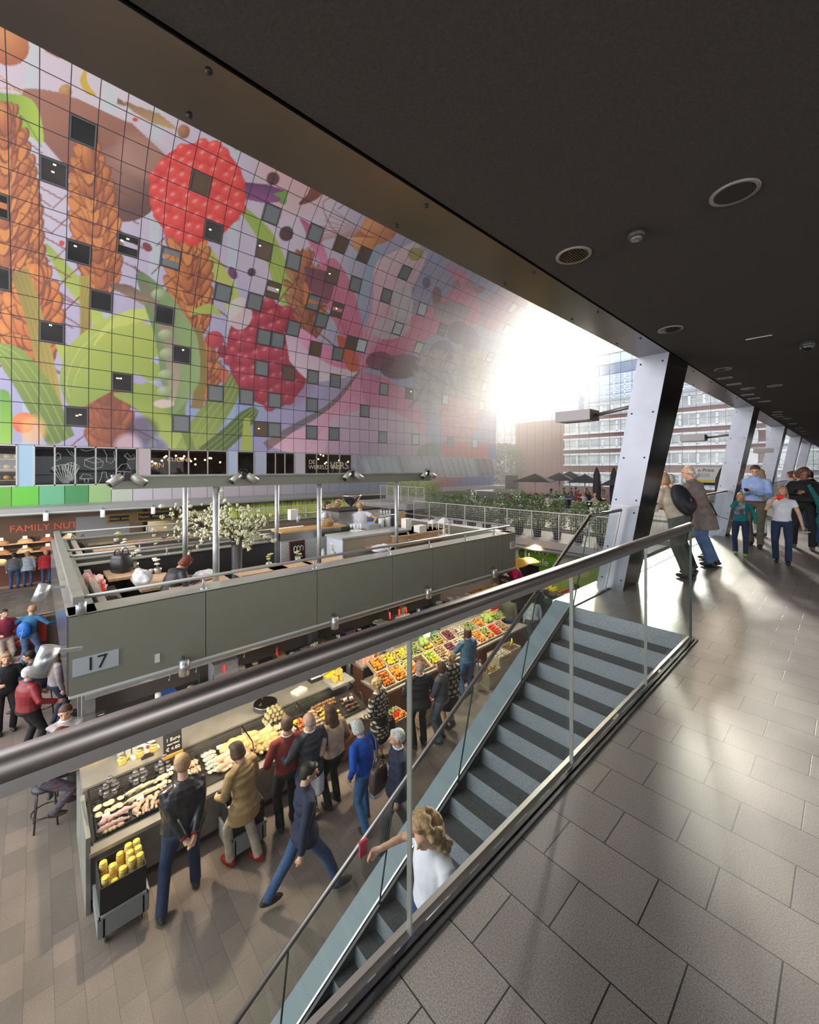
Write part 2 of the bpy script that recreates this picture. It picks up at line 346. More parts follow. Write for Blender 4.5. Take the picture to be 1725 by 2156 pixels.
# aubergine and green leaf top left
ribbon([(40,215),(120,250),(230,330),(330,400)],[60,110,170,130],'6a3c2c','a06a52',d=(0,-1));ellp(262,385,82,82,25,'5c3a30','a37562');ellp(300,330,40,60,-50,'b58a78',al=.5,soft=18)
poly(spl([(0,195),(60,205),(85,245),(90,300),(60,285),(20,270),(0,260)]),'6f9a24','a9c63c',d=(1,0));ribbon([(0,215),(50,250),(88,310)],[3,2],'4f7a1a')
ribbon([(510,400),(560,408),(600,412)],[34,40,22],'5e2c5c','8a4c84');poly([(575,408),(608,400),(602,432),(588,428),(592,418)],'6c9c38')
# stalks and long leaves
G1='a9bb48';G2='6d8a30';G3='c3d06a';G4='4a6420'
ribbon([(95,515),(150,590),(200,660),(215,700)],[10,34,30,16],'8ea63c','b9c85a');ribbon([(430,520),(470,590),(500,660),(520,720)],[20,34,38,30],'a9b84c','c8d070')
ribbon([(510,440),(560,500),(600,600),(640,700),(650,760)],[14,34,44,44,40],'8fb03c','b9cc62',rib='6d8a30');ribbon([(625,560),(640,640),(655,720)],[30,34,26],'9cb84c')
wheat(45,760,30,300,100);wheat(215,600,185,330,85);wheat(60,760,75,590,120,c='c96a28',hi='e8963c');wheat(405,690,390,470,78);wheat(235,950,220,820,90,c='8a4420',hi='b86838');wheat(650,700,640,560,60,c='9a5a34',hi='c88a58');wheat(440,830,440,740,40)
wheat(10,560,10,250,90)
ribbon([(40,570),(70,660),(100,790),(125,930)],[40,38,40,38],'8a7a2a','b0a040',d=(1,0),rib='5c5018');ribbon([(178,580),(180,680),(175,760)],[22,24,18],'a89a38','8a7a2c',rib='6a5a1c');ribbon([(415,690),(425,770),(415,860)],[20,24,26],'8f7a34',rib='6a5a1c')
ribbon([(-10,730),(30,760),(80,830),(130,930)],[20,60,70,60],'7f9a34','5a7424',rib='c9d480');ribbon([(120,720),(150,760),(165,800)],[10,40,30],G1)
ribbon([(330,650),(250,690),(185,750),(155,810),(165,870)],[6,60,90,60,10],'b6c653','7d963a',rib='dfe59a');ribbon([(330,660),(280,665),(235,690),(200,730)],[10,30,26,10],'c3cf66')
ribbon([(340,710),(260,740),(200,800),(150,860)],[50,110,80,16],'aebf4c','86a03e');ribbon([(350,790),(300,780),(260,790),(350,860),(400,950)],[10,60,40,50,60],'9fb548','7a9438');ribbon([(240,830),(300,850),(350,900),(400,950)],[6,34,44,60],'8aa43c','b4c460')
ribbon([(400,660),(440,650),(465,662)],[6,22,4],'a5bb4c');poly(spl([(0,820),(20,830),(28,900),(20,940),(0,945)]),'5f9a20','8cc43c');ribbon([(400,960),(430,900),(480,830),(500,780)],[70,60,46,20],'647c30','9cb050',rib='c9d480');ribbon([(430,960),(480,920),(520,880),(540,860)],[40,40,36,12],'54702c',rib='b4c870')
ribbon([(520,950),(520,880)],[26,12],G1);ribbon([(405,950),(380,860),(420,800)],[16,20,14],'77903a')
# pea pod
ribbon([(292,575),(335,640),(372,720),(378,800),(362,872)],[14,62,88,84,6],'5b7a48','93b070',d=(1,0));ribbon([(300,590),(345,680),(366,760),(362,850)],[8,26,34,10],'7a6a58','b0a68c')
for y in (620,660,705,745,790,825): ellp(352+(y-700)*.05-abs(y-730)*.12,y,17,12,0,'7f9a66','c6d2a8',al=.8)
ribbon([(230,600),(270,612),(310,635)],[8,24,20],'6a4c3c','9a8468');ribbon([(292,575),(283,560)],[4,3],'5a3828')
# flowers bottom left
ellp(50,890,24,22,0,'d2572a','ee8a4a');ellp(70,905,26,30,0,'e8b46a',al=.7,soft=12);ellp(345,850,22,9,0,'d8c9b8');ellp(452,715,20,18,0,'a82838','d04a50');ellp(470,740,12,14,0,'8c2030');ellp(472,790,8,16,0,'d06048')
ellp(300,905,34,28,0,'3c2434',al=.7,soft=10);ellp(320,940,30,16,0,'4a4a5a',al=.6,soft=10);ellp(270,940,28,26,0,'d8c0d0',al=.7,soft=12);ellp(60,945,60,14,0,'b8c4d0',al=.5,soft=10)
ellp(310,520,12,8,40,'7a2430');ellp(130,512,6,6,0,'c83a30');ellp(490,575,9,14,-30,'6a3060');ellp(530,573,9,9,0,'3c2c34')
# berries
berry(415,405,100,105,20,'d8281e','9c1410','ee5548',8,.25);berry(565,745,86,112,-12,'a41830','6c0c20','cc4660',8,.2)
ellp(505,660,26,34,0,'d8d0d8',al=.8);ellp(600,800,60,60,0,'8a2038',al=.35,soft=20)
poly([(640,590),(670,640),(640,640)],'c87a38')
# big pink blossom centred (758,780)
def petal(pts,c,c2,vein,d=(0,1)):
    P=spl(pts+[pts[0]],6);poly(P,c,c2,d)
    o_=np.array((758.,780.))
    for kk in range(4,len(P)-4,4): line([o_*.85+P[kk]*.15,o_*.4+P[kk]*.6,P[kk]*.92+o_*.08],vein,1.8,.28)
poly(spl([(600,700),(640,705),(700,745),(758,782),(700,800),(650,800),(610,760)]),'d8b4cc','e8d8e4')
petal([(758,780),(715,700),(670,600),(672,560),(705,545),(740,600),(765,700)],'c87890','ec7ca2','a84468',(0,1))
petal([(758,780),(765,700),(785,640),(790,560),(830,530),(905,500),(890,560),(850,640),(810,710)],'f0dce4','e29cb8','c04c80')
petal([(758,780),(800,720),(840,680),(900,650),(960,600),(935,560),(975,565),(1010,640),(1005,680),(920,700),(850,750)],'e49ab4','ea6c98','b84c78',(0,1))
petal([(758,780),(700,770),(640,730),(630,690),(690,730)],'eca8c6','e46c9c','c03c78',(1,0))
petal([(758,785),(820,800),(880,850),(900,900),(860,960),(800,920),(770,850)],'e080a8','dca8c4','b84c80')
petal([(755,785),(700,850),(640,900),(560,930),(640,960),(720,950),(770,880)],'e88cb0','ecc4da','c4608c')
poly(spl([(700,880),(800,860),(880,900),(900,965),(680,965)]),'dcc4d8','cdb0c8')
ellp(848,640,22,50,0,'dcd4dc');ellp(825,690,40,24,-10,'d8c8d0');petal([(758,780),(745,730),(712,705),(715,735),(735,780)],'cc5028','dc6c30','a03c18')
poly(spl([(640,560),(700,580),(690,640),(650,610)]),'6a3848','8c4858');petal([(675,560),(640,480),(632,460),(660,480),(690,540)],'b04c78','e090b4','8c2c50')
ellp(845,772,44,26,-8,'6c3850','8c5870');ellp(800,760,30,20,0,'6a3048',al=.8)
ribbon([(758,780),(700,850),(620,900),(560,940)],[4,10,14,20],'6c5c4c',al=.8)
# crustacean-like tangle (top), pale onions and chillies
ellp(800,478,44,34,-30,'c87850','e8a874');ellp(770,505,30,24,-30,'d88a48','eeb078')
for q in range(9): line(spl([(775+q*3,500),(740-q*6,470+q*4),(700-q*8,440+q*12)],4),'b8643c',2,.7)
line(spl([(745,520),(700,480),(680,430),(705,415),(722,430),(712,440)],5),'8a4c34',2.2,.8)
ribbon([(648,355),(672,380),(660,410),(630,430)],[26,40,24,4],'a84c38','6a3028');ellp(710,400,18,10,0,'7a4c38','a0785c')
ellp(900,520,20,10,-30,'c9b8c0');ellp(935,540,60,20,30,'9ab0d4',al=.4)
for x,y,rx,ry,c in [(875,535,16,14,'b9b060'),(898,595,9,12,'7c7890'),(960,600,10,10,'b89098'),(990,600,9,9,'c09098'),(920,625,10,22,'9a6c78'),(1010,610,12,8,'b07888')]: ellp(x,y,rx,ry,0,c)
petal([(1010,640),(1060,600),(1110,600),(1130,610),(1060,680),(1020,690)],'b890b4','c47c9c','a06888')
poly(spl([(910,640),(950,635),(990,650),(960,680),(920,670)]),'9c98a4','b8aab4');ellp(965,700,24,24,0,'706880');ellp(930,745,26,30,20,'787490');ellp(990,715,20,30,-20,'7c7494')
for x in (900,930,975,1010): wheat(x,860,x-4,760,26,c='b0a49c',dk='8c8490',hi='ccc0b4',awn=False)
for x0,y0,x1,y1 in [(880,770,1010,840),(900,820,960,850),(940,780,1000,900),(860,860,900,800)]: ribbon([(x0,y0),((x0+x1)/2,(y0+y1)/2+6),(x1,y1)],[6,4],'5c6484',al=.7)
berry(965,885,36,52,0,'d08494','b86c80','e2a4b0',7,.2)
poly(spl([(930,930),(1000,930),(1045,940),(1045,965),(930,965)]),'c8485c','d05860');poly([(1030,935),(1046,935),(1046,965),(1030,965)],'4c70c0');ellp(905,950,30,18,-20,'5c8c60',al=.7)
ellp(820,945,60,20,0,'b0a0b8',al=.5,soft=10)
col=col*.9+hx('c8c2cc')*.1
def canvas(m):
    me=m;ca=me.color_attributes.new('paint','FLOAT_COLOR','POINT')
    ca.data.foreach_set('color',np.concatenate([np.clip(col,0,1),np.ones((N,1))],1).ravel().astype(np.float32))
nr,nc=PXg.shape
V=np.stack([-Ag.ravel(),Bg.ravel(),Zg.ravel()],1)
idx=np.arange(N).reshape(nr,nc);Q=np.stack([idx[:-1,:-1],idx[:-1,1:],idx[1:,1:],idx[1:,:-1]],-1).reshape(-1,4)
me=bpy.data.meshes.new('mural_wall');me.vertices.add(N);me.vertices.foreach_set('co',V.ravel());me.loops.add(Q.size);me.loops.foreach_set('vertex_index',Q.ravel().astype(np.int32))
me.polygons.add(len(Q));me.polygons.foreach_set('loop_start',np.arange(0,Q.size,4,dtype=np.int32));me.update(calc_edges=True);me.polygons.foreach_set('use_smooth',np.ones(len(Q),bool))
canvas(me)
TB=.9256;B0=.114;TSZ=.98
uv=me.uv_layers.new(name='tiles');U=((Bg-B0)/TB).ravel();Vv=np.repeat(ss/TSZ,nc);vi=Q.ravel();uv.data.foreach_set('uv',np.stack([U[vi],Vv[vi]],1).ravel().astype(np.float32))
mm=bpy.data.materials.new('mural_panels');mm.use_nodes=True;nt=mm.node_tree;p=nt.nodes['Principled BSDF'];L=nt.links.new
ca=nt.nodes.new('ShaderNodeVertexColor');ca.layer_name='paint';um=nt.nodes.new('ShaderNodeUVMap');um.uv_map='tiles';bk=nt.nodes.new('ShaderNodeTexBrick');bk.offset=0
for nme,v in (('Scale',1),('Brick Width',1),('Row Height',1),('Mortar Size',.018),('Mortar Smooth',.1),('Bias',0)): bk.inputs[nme].default_value=v
bk.inputs['Mortar'].default_value=(.03,.03,.04,1);L(um.outputs[0],bk.inputs['Vector']);L(ca.outputs[0],bk.inputs['Color1']);L(ca.outputs[0],bk.inputs['Color2'])
L(bk.outputs['Color'],p.inputs['Base Color']);p.inputs['Roughness'].default_value=.55;me.materials.append(mm)
o=link('wall_left',me);o['kind']='structure'
# outer shell of the arch closes overhead and on our side
m=MB();pp=[(AW*.54-(arch(t)[0]-AW*.54),arch(t)[1]) for t in np.linspace(1,.12,14)];pp=[q for q in pp if q[1]>3.6]
prof=[arch(1)]+pp+[(1.96,3.5)]
def pf(v): return prof[min(int(round(v*(len(prof)-1))),len(prof)-1)]
m.grid(lambda u,v:W(pf(v)[0],-34+u*(BEND+34),pf(v)[1]),1,len(prof)-1)
lw_=[arch(t) for t in np.linspace(0,1,16)];m.grid(lambda u,v:W(lw_[int(round(v*15))][0],-34+u*(34+bs[0]),lw_[int(round(v*15))][1]),1,15)
struct('wall_arch_right',m,mat('mural_other_side',(.45,.4,.42),.6,noise=.5,nscale=.4))
# mural windows
winp=[(194,127),(423,250),(180,275),(119,355),(617,352),(12,423),(421,383),(765,432),(563,445),(443,478),(268,500),(655,485),(711,505),(355,527),(778,540),(167,555),(564,520),(622,545),(704,573),(746,592),(859,576),(14,608),(461,633),(564,595),(820,620),(673,630),(720,645),(890,645),(215,650),(525,648),(345,680),(665,685),(613,690),(112,712),(842,683),(733,708),(775,718),(925,705),(549,722),(594,730),(383,755),(670,750),(706,757),(885,742),(247,812),(547,785),(603,792),(656,800),(703,808),(803,825),(764,868),(857,832),(452,834),(525,843),(655,855),(945,845),(160,880),(380,892),(547,905),(590,908),(667,912),(696,912),(800,918),(873,922),(945,925),(1085,645),(1060,700),(1040,745),(1040,787),(1022,821),(1019,858),(1005,925),(575,848),(920,485),(970,500),(660,640)]
wf=mat('mural_window_frame',(.10,.10,.105),.5);wlit=mat('window_lamp',(1,.75,.35),.5,emit=12)
wgs=[mat('window_pane_dark',(.03,.032,.035),.08,spec=.8),mat('window_pane_grey',(.20,.23,.24),.12,spec=.8),mat('window_pane_warm',(.14,.10,.07),.15,spec=.7),mat('window_pane_sky_sheen',(.62,.70,.76),.15)]  # palest pane has the sky's reflection put into its colour
def cell(px,py):
    j=np.argmin((Xf-px)**2+(Yf-py)**2);return int(math.floor(U[j])),int(math.floor(Vv[j]))
seen=set();wn=0;rw=random.Random(11)
for px,py in winp:
    u,v=cell(px,py)
    if (u,v) in seen or v<0:continue
    seen.add((u,v));wn+=1
    def Q4(i0,i1,j0,j1,off):
        out=[]
        for (i,j) in ((i0,j0),(i1,j0),(i1,j1),(i0,j1)):
            s_=(v+j)*TSZ;a,z=arch_s(s_);a2,z2=arch_s(s_+.05);tn=Vector((-(a2-a),0,z2-z)).normalized();nn=Vector((tn.z,0,-tn.x));
            out.append(W(float(a),B0+(u+i)*TB,float(z))+nn*off)
        return out
    fr=MB();O=Q4(.02,.98,.02,.98,.03);I=Q4(.08,.92,.08,.92,.03);K=Q4(.08,.92,.08,.92,.008);O2=Q4(.02,.98,.02,.98,.0)
    for q in range(4):
        r=(q+1)%4;fr.quad(O[q],O[r],I[r],I[q]);fr.quad(I[q],I[r],K[r],K[q]);fr.quad(O2[q],O2[r],O[r],O[q])
    f=struct('window_%d'%wn,fr,wf)
    g=MB();g.quad(*K);right=px>740 and py>640
    kind=wgs[3] if (px>990 or (right and rw.random()<.3)) else wgs[0] if px<300 else rw.choice(wgs[:3] if px<500 else wgs[1:3])
    part('pane',g,kind,f)
    if kind is wgs[0] or kind is wgs[2]:
        l=MB()
        for q in range(2 if px<420 else 1):
            x=rw.uniform(.2,.8);y=rw.uniform(.45,.85);w_=.05;l.quad(*Q4(x-w_,x+w_,y-w_*.5,y+w_*.5,.012))
        part('lamp',l,wlit,f)
# ---- gallery storey under the mural (z .88-2.81) and coloured parapet below
def pxb(px): return nb(px)
m=MB();m.b6(-26.4,-26.0,nb(-150),nb(1050),-.4,0.0);m.b6(-31,-26.0,-4,36,-.3,0);struct('wall_far_gallery',m,mat('far_slab',(.42,.42,.44),.6))
strip=MB();nn=60
def stripc(px):
    st=[(0,'69b04a'),(60,'6cc84a'),(110,'6fb890'),(150,'4a8c70'),(190,'63b03c'),(225,'b9cfa8'),(290,'c9c6d0'),(520,'b9b2b8'),(700,'a8aab8'),(860,'8fa0b8'),(930,'b8485c'),(990,'5c70b0'),(1045,'3c60c0')]
    for i in range(len(st)-1):
        if px<=st[i+1][0]: t=max(0,(px-st[i][0])/(st[i+1][0]-st[i][0]));return hx(st[i][1])*(1-t)+hx(st[i+1][1])*t
    return hx(st[-1][1])
bedges=[B0+TB*i for i in range(-4,40) if B0+TB*i<BEND]
for i in range(len(bedges)-1):
    b0_,b1_=bedges[i],bedges[i+1];x=proj(26,(b0_+b1_)/2,.4)[0]
    q=MB();q.b6(-26.0,-25.96,b0_+.012,b1_-.012,.0,.88)
    c=stripc(x);struct('trim_%d'%(i+2),q,mat('parapet_tint_%d'%i,tuple(float(v) for v in c),.35))
# upper storey backdrop
fillm=mat('shop_dark',(.035,.03,.028),.6)
def band(x0,x1,m_,name,z0=.88,z1=2.81,off=0.0,kind=True):
    q=MB();q.b6(-26.05-off,-26.0-off,nb(x0),nb(x1),z0,z1);return struct(name,q,m_)
frame_l=mat('mullion_light',(.55,.55,.56),.4,.5)
q=MB();q.b6(-31,-30.9,nb(-150),BEND,.0,2.81);q.b6(-31,-26.06,nb(-150),BEND,2.81,2.9);struct('wall_gallery_back',q,mat('gallery_interior',(.09,.075,.065),.7,noise=.5,nscale=1.2))
cm=lambda i,h:mat('tinted_column_%d'%i,tuple(float(v) for v in hx(h)),.35)
for i,(x0,x1,h) in enumerate([(35,72,'9fc0d8'),(288,316,'bcb0b8'),(478,500,'b0c4dc'),(535,560,'aeb8cc'),(620,642,'c8c2cc'),(740,752,'b8bccc')]): band(x0,x1,cm(i,h),'trim_%d'%(60+i))
for i,(x0,x1,n_) in enumerate([(-120,35,3),(72,288,5),(316,478,4),(500,535,1),(560,620,3),(642,740,4)]):
    fr=MB();z0,z1=.88,2.81
    for k in range(n_+1):
        xx=nb(x0+(x1-x0)*k/n_);fr.b6(-26.03,-25.97,xx-.03,xx+.03,z0,z1)
    fr.b6(-26.03,-25.97,nb(x0),nb(x1),z0,z0+.06);fr.b6(-26.03,-25.97,nb(x0),nb(x1),z1-.06,z1)
    f=struct('window_%d'%(200+i),fr,frame_l);g=MB();g.b6(-26.01,-26.0,nb(x0),nb(x1),z0,z1);part('pane',g,glass('shop_window_glass',(.85,.87,.88),.6),f)
for i,(x0,x1) in enumerate([(754,832),(842,914),(926,985),(998,1034)]):
    b0_,b1_=nb(x0),nb(x1);k=5 if i<3 else 3;sl_=.9;fr=MB()
    for j in range(k+1):
        y=b0_+(b1_-b0_)*j/k;fr.hexa([(-26.03,y+sl_-.04,.88),(-25.93,y+sl_-.04,.88),(-25.93,y+sl_+.04,.88),(-26.03,y+sl_+.04,.88)],[(-26.03,y-.04,2.81),(-25.93,y-.04,2.81),(-25.93,y+.04,2.81),(-26.03,y+.04,2.81)])
    fr.b6(-26.03,-25.93,b0_,b1_,2.75,2.81);fr.b6(-26.03,-25.93,b0_+sl_,b1_+sl_,.88,.94);f=struct('window_%d'%(220+i),fr,frame_l);g=MB();g.hexa([(-26.02,b0_+sl_,.88),(-26.0,b0_+sl_,.88),(-26.0,b1_+sl_,.88),(-26.02,b1_+sl_,.88)],[(-26.02,b0_,2.81),(-26.0,b0_,2.81),(-26.0,b1_,2.81),(-26.02,b1_,2.81)]);part('pane',g,mat('slanted_pane_sky_sheen',(.38,.43,.50),.12,spec=.8,col2=(.55,.62,.70),nscale=.35) if i<3 else mat('slanted_pane_dark',(.16,.19,.24),.12,spec=.8),f)  # pale blue mottling paints reflected sky onto the slanted panes
q=MB();q.b6(-26.1,-26.03,nb(752),BEND,.88,2.81);struct('trim_70',q,mat('tinted_wall_end',(.42,.44,.52),.4))
# chalkboard wall with drawings, behind second window band
cb=MB();cb.b6(-26.6,-26.55,nb(74),nb(300),.5,2.8)
cw=one('chalkboard_wall','black chalkboard wall with white food drawings behind the far gallery windows','wall mural',cb,chalk)
def CH(px,py,a=26.5): return W(*G(px,py,a=a))
def strokes(lst,parent,m_,r=.018,a=26.5,name='drawing'):
    for L_ in lst:
        q=MB();q.tube([CH(x,y,a) for x,y in L_],r,5);part(name,q,m_,parent)
sk=[]
sk.append([(118,958),(114,964),(119,970),(127,966),(128,958),(122,953),(118,958)])
for k in range(9): sk.append([(109+k*7,985-6*math.sin(k/8*PI)),(138+(k-4)*1.5,1018)])
sk.append([(109+7*k,985-7*math.sin(k/8*PI)) for k in range(9)])
for k in range(7): sk.append([(132+k*6,982-8*math.sin(k/6*PI)),(148+(k-3)*1.5,1012)])
sk.append([(132+6*k,982-8*math.sin(k/6*PI)) for k in range(7)])
sk.append([(178,968),(200,962),(218,972),(215,984),(195,988),(178,980),(178,968),(198,975),(218,972)])
sk.append([(140,945),(150,958),(158,963),(150,950)]);sk.append([(170,946),(182,950),(196,946),(205,952)])
sk.append([(168,1008),(175,998),(190,1000),(196,1008),(168,1008)]);sk.append([(178,1008),(178,1016),(186,1016),(186,1008)])
sk.append([(218,945),(225,958),(224,972),(234,976),(242,968),(240,952),(247,945)]);sk.append([(207,1020),(214,1004),(215,994),(224,994),(225,1004),(234,1020)])
sk.append([(262,960),(268,954),(275,962),(282,956),(284,966),(272,968),(262,960)]);sk.append([(246,990),(256,978),(268,976),(276,988),(276,994),(246,992)])
strokes(sk,cw,chalkw,.02)
def lettering(name,label,cat,items,holder=None):
    t=thing(name,label,cat,(0,0,0))
    for txt,size,px,py,a,m_ in items: text('letters',txt,size,t,CH(px,py,a),(PI/2,0,PI/2),m_)
    return t
# ================= BALUSTRADES =================
railm=mat('handrail_steel',(.28,.255,.25),.42,1,noise=.08,nscale=5)
edgem=mat('glass_edge',(.02,.05,.045),.2);chan=mat('channel_alu',(.62,.60,.57),.35,1)
t=thing('glass_balustrade','glass balustrade with thick round steel handrail between the gallery floor and the stair','balustrade',W(1.087,0,0))
def L3(a,b,z): return Vector((1.087-a,b,z))
q=MB();q.cyl(L3(1.087,-2,1.138),L3(1.087,4.80,1.138),.029,n=20);q.ell(L3(1.087,4.80,1.138),(.029,.012,.029));part('handrail',q,railm,t)
q=MB();q.b6(-.014,.014,-2,4.82,1.085,1.112);part('rail_channel',q,steel_d,t)
ed=[-2,-.2,1.0,2.262,3.506,4.82]
for i in range(5):
    q=MB();q.b6(-.009,.009,ed[i]+.006,ed[i+1]-.006,.01,1.10);part('glass_panel',q,ft,t)
for i in range(1,6):
    q=MB();q.b6(-.010,.010,ed[i]-.004,ed[i]+.004,.01,1.10);part('panel_joint',q,mat('joint_silicone',(.22,.22,.21),.4) if i<5 else edgem,t)
q=MB();q.b6(-.035,-.012,-2,4.83,-.02,.018);part('inner_channel',q,chan,t);q=MB();q.b6(.012,.03,-2,4.83,-.02,.012);q.b6(.045,.06,-2,4.83,-.02,.014);part('outer_channel',q,dark,t)
# stair balustrade on the hall side, leaning inwards
t=thing('stair_balustrade','leaning glass balustrade with steel handrail down the open side of the stair','balustrade',(0,0,0))
LN=.187
def sb(s,h,off=0): # s = step index float, h = height above pitch line
    a,b,z=st(s);return W(a+off-LN*h,b,z+h)
bluem=mat('stringer_blue_steel',(.20,.25,.29),.5,.1)
q=MB();n=24
q.loft([[sb(s,.03,.02),sb(s,.03,.24),sb(s,-.42,.30),sb(s,-.42,.04)] for s in (0,6,12,18,23)],True,False);part('stringer',q,bluem,t)
q=MB();q.loft([[sb(s,.035,-.012),sb(s,.035,.012),sb(s,-.03,.012),sb(s,-.03,-.012)] for s in (0,12,23)],True,False);part('glass_channel',q,dark,t)
q=MB();q.loft([[sb(s,.05,.02),sb(s,.05,.035),sb(s,.03,.035),sb(s,.03,.02)] for s in (0,12,23)],True,False);part('channel_strip',q,chan,t)
js=[0,4.35,8.6,12.9,17.3,22.8]
for i in range(5):
    q=MB();q.loft([[sb(s,.03,-.006),sb(s,.03,.006),sb(s,1.09,.006),sb(s,1.09,-.006)] for s in (js[i]+.03,js[i+1]-.03)],True,False);part('glass_panel',q,ft,t)
for j in js[1:5]:
    q=MB();q.bar(sb(j,.03),sb(j,1.09),.014,.008);part('panel_joint',q,edgem,t)
q=MB();q.tube([sb(s,1.14) for s in (23,12,.0)],.021,14);part('handrail',q,railm,t)
# landing balustrade from the stair head to the first column
t=thing('landing_balustrade','short leaning glass balustrade between the stair head and the nearest steel column','balustrade',(0,0,0))
def lb(b,h,off=0,a0=2.329): return W(a0+off-LN*h,b,h)
q=MB();q.tube([lb(4.885,1.14),lb(5.84,1.14)],.021,14);q.bar(lb(5.84,1.14),lb(5.84,.02),.02,.02);part('handrail',q,railm,t)
q=MB();q.loft([[lb(b,.02,-.006),lb(b,.02,.006),lb(b,1.1,.006),lb(b,1.1,-.006)] for b in (4.9,5.82)],True,False);part('glass_panel',q,ft,t)
q=MB();q.bar(lb(4.89,.02),lb(4.89,1.1),.012,.012);part('panel_joint',q,edgem,t)
q=MB();q.b6(-2.60,-2.345,4.885,6.2,-.35,.012);part('sill',q,mat('sill_white_alu',(.72,.75,.78),.22,.6),t)
q=MB();q.b6(-2.345,-2.31,4.885,6.0,.0,.015);part('floor_channel',q,dark,t)
for n in range(4):
    b0=6.62+6.73*n;b1=6.0+6.73*(n+1)
    t=thing('gallery_balustrade',['leaning glass balustrade behind the old couple at the rail','leaning glass balustrade past the second steel column','leaning glass balustrade past the third steel column','leaning glass balustrade nearest the glass end of the gallery'][n],'balustrade',(0,0,0))
    q=MB();q.tube([lb(b0,1.14),lb(b1,1.14)],.021,12);part('handrail',q,railm,t)
    k=5
    for i in range(k):
        c0=b0+(b1-b0)*i/k+.01;c1=b0+(b1-b0)*(i+1)/k-.01
        q=MB();q.loft([[lb(b,.02,-.006),lb(b,.02,.006),lb(b,1.1,.006),lb(b,1.1,-.006)] for b in (c0,c1)],True,False);part('glass_panel',q,ft,t)
    q=MB();q.b6(-2.60,-2.345,b0,b1,-.35,.012);part('sill',q,mat('sill_white_alu',(.7,.7,.7)),t)
# ---- ceiling fittings
def xy(px,py,z=3.208): a,b,_=G(px,py,z=z);return a,b
ringm=mat('lamp_ring',(.32,.29,.27),.4,.3);refl=mat('lamp_reflector',(.75,.70,.66),.12,1)
def downlight(px,py,r,label,open_=True,grp=None):
    a,b=xy(px,py);t=thing('ceiling_downlight',label,'ceiling light',W(a,b,3.205),group=grp)
    q=MB();q.lathe([(r*.82,-.004),(r,-.006),(r,.003),(r*.82,.003)],n=40,cap=False);part('trim_ring',q,ringm,t)
    q=MB()
    if open_:
        q.lathe([(r*.82,0),(r*.55,.002)],n=40,cap=False);q.add([(r*.8*math.cos(PI*2*i/40),r*.8*math.sin(PI*2*i/40),.001) for i in range(40)],[tuple(range(40))[::-1]],False)
        q2=MB()
        for i in range(11):
            x=(-.72+i*.144)*r;h=math.sqrt(max(0,(r*.76)**2-x*x));q2.bar((x,-h,-.003),(x+.02*r,h,-.003),r*.035,.006)
        part('reflector',q,dark,t);part('louvre',q2,refl,t)
    else:
        q.add([(r*.84*math.cos(PI*2*i/40),r*.84*math.sin(PI*2*i/40),-.002) for i in range(40)],[tuple(range(40))[::-1]],False);part('cover',q,mat('speaker_cover',(.035,.03,.028),.8),t)
    return t
downlight(1208,537,.118,'round recessed ceiling light nearest the steel edge beam with mirrored louvre')
downlight(1412,693,.118,'round recessed ceiling light just above the top of the nearest steel column')
downlight(1547,405,.112,'large flat dark round ceiling speaker at the upper right',False)
for px,py,l in [(1522,777,'third round ceiling light, just right of the nearest column top'),(1575,818,'round ceiling light between the two pairs of ceiling grilles'),(1610,845,'round ceiling light after the second pair of grilles'),(1638,867,'small round ceiling light above the third column'),(1656,881,'small round ceiling light beyond the third column'),(1670,892,'small round ceiling light above the fourth column'),(1632,812,'pale round ceiling light in the second row, on the right')]:
    downlight(px,py,.11,l)
for i,(px,py) in enumerate([(1683,901),(1690,908),(1697,913)]): downlight(px,py,.11,'far round ceiling light, one of three tiny ones deep in the gallery',grp='farthest ceiling lights')
for i,(px,py,l) in enumerate([(1527,796,'slotted ceiling grille nearest the first column, first of its pair'),(1546,809,'slotted ceiling grille, second of the first pair'),(1575,831,'slotted ceiling grille, first of the second pair'),(1588,839,'slotted ceiling grille, second of the second pair'),(1636,873,'small slotted ceiling grille above the third column'),(1642,877,'small slotted ceiling grille just past the third column')]):
    a,b=xy(px,py);t=thing('ceiling_grille',l,'vent',W(a,b,3.205));q=MB();q.box((0,0,0),(.2,.14,.008));part('plate',q,ringm,t)
    q=MB()
    for k in range(6): q.box((-.06+k*.024,0,-.005),(.012,.05,.004))
    part('slots',q,black,t)
a,b=xy(1598,710);t=thing('linear_ceiling_light','thin straight light strip in the dark ceiling left of the camera dome','ceiling light',W(a,b,3.204));q=MB();q.box((0,0,0),(.23,.022,.008));part('trim',q,mat('strip_trim',(.6,.57,.55),.4),t);q=MB();q.box((.02,0,-.005),(.16,.008,.003));part('slot',q,dark,t)
a,b=xy(1700,718);t=thing('dome_camera','black dome security camera hanging from the ceiling at the right edge','security camera',W(a,b,3.207));q=MB();q.lathe([(.07,0),(.072,-.05),(.066,-.07)],n=24);part('housing',q,mat('cam_body',(.05,.047,.045),.4),t);q=MB();q.ell((0,0,-.07),(.052,.052,.05),20,12);part('dome',q,mat('cam_dome',(.01,.01,.012),.05),t);q=MB();q.lathe([(.054,-.072),(.064,-.072),(.064,-.078),(.054,-.078)],n=24,cap=False);part('dome_ring',q,refl,t)
a,b=xy(1340,488);t=thing('smoke_detector','small round smoke detector on the dark ceiling between the two round lamps','smoke detector',W(a,b,3.2));q=MB();q.lathe([(.05,0),(.052,-.02),(.042,-.035)],n=24);part('base',q,mat('cam_body',(.05,.05,.05)),t);q=MB();q.lathe([(.03,-.034),(.036,-.036),(.03,-.045)],n=20);part('sensor',q,mat('sensor_lens',(.25,.24,.23),.2,.5),t)
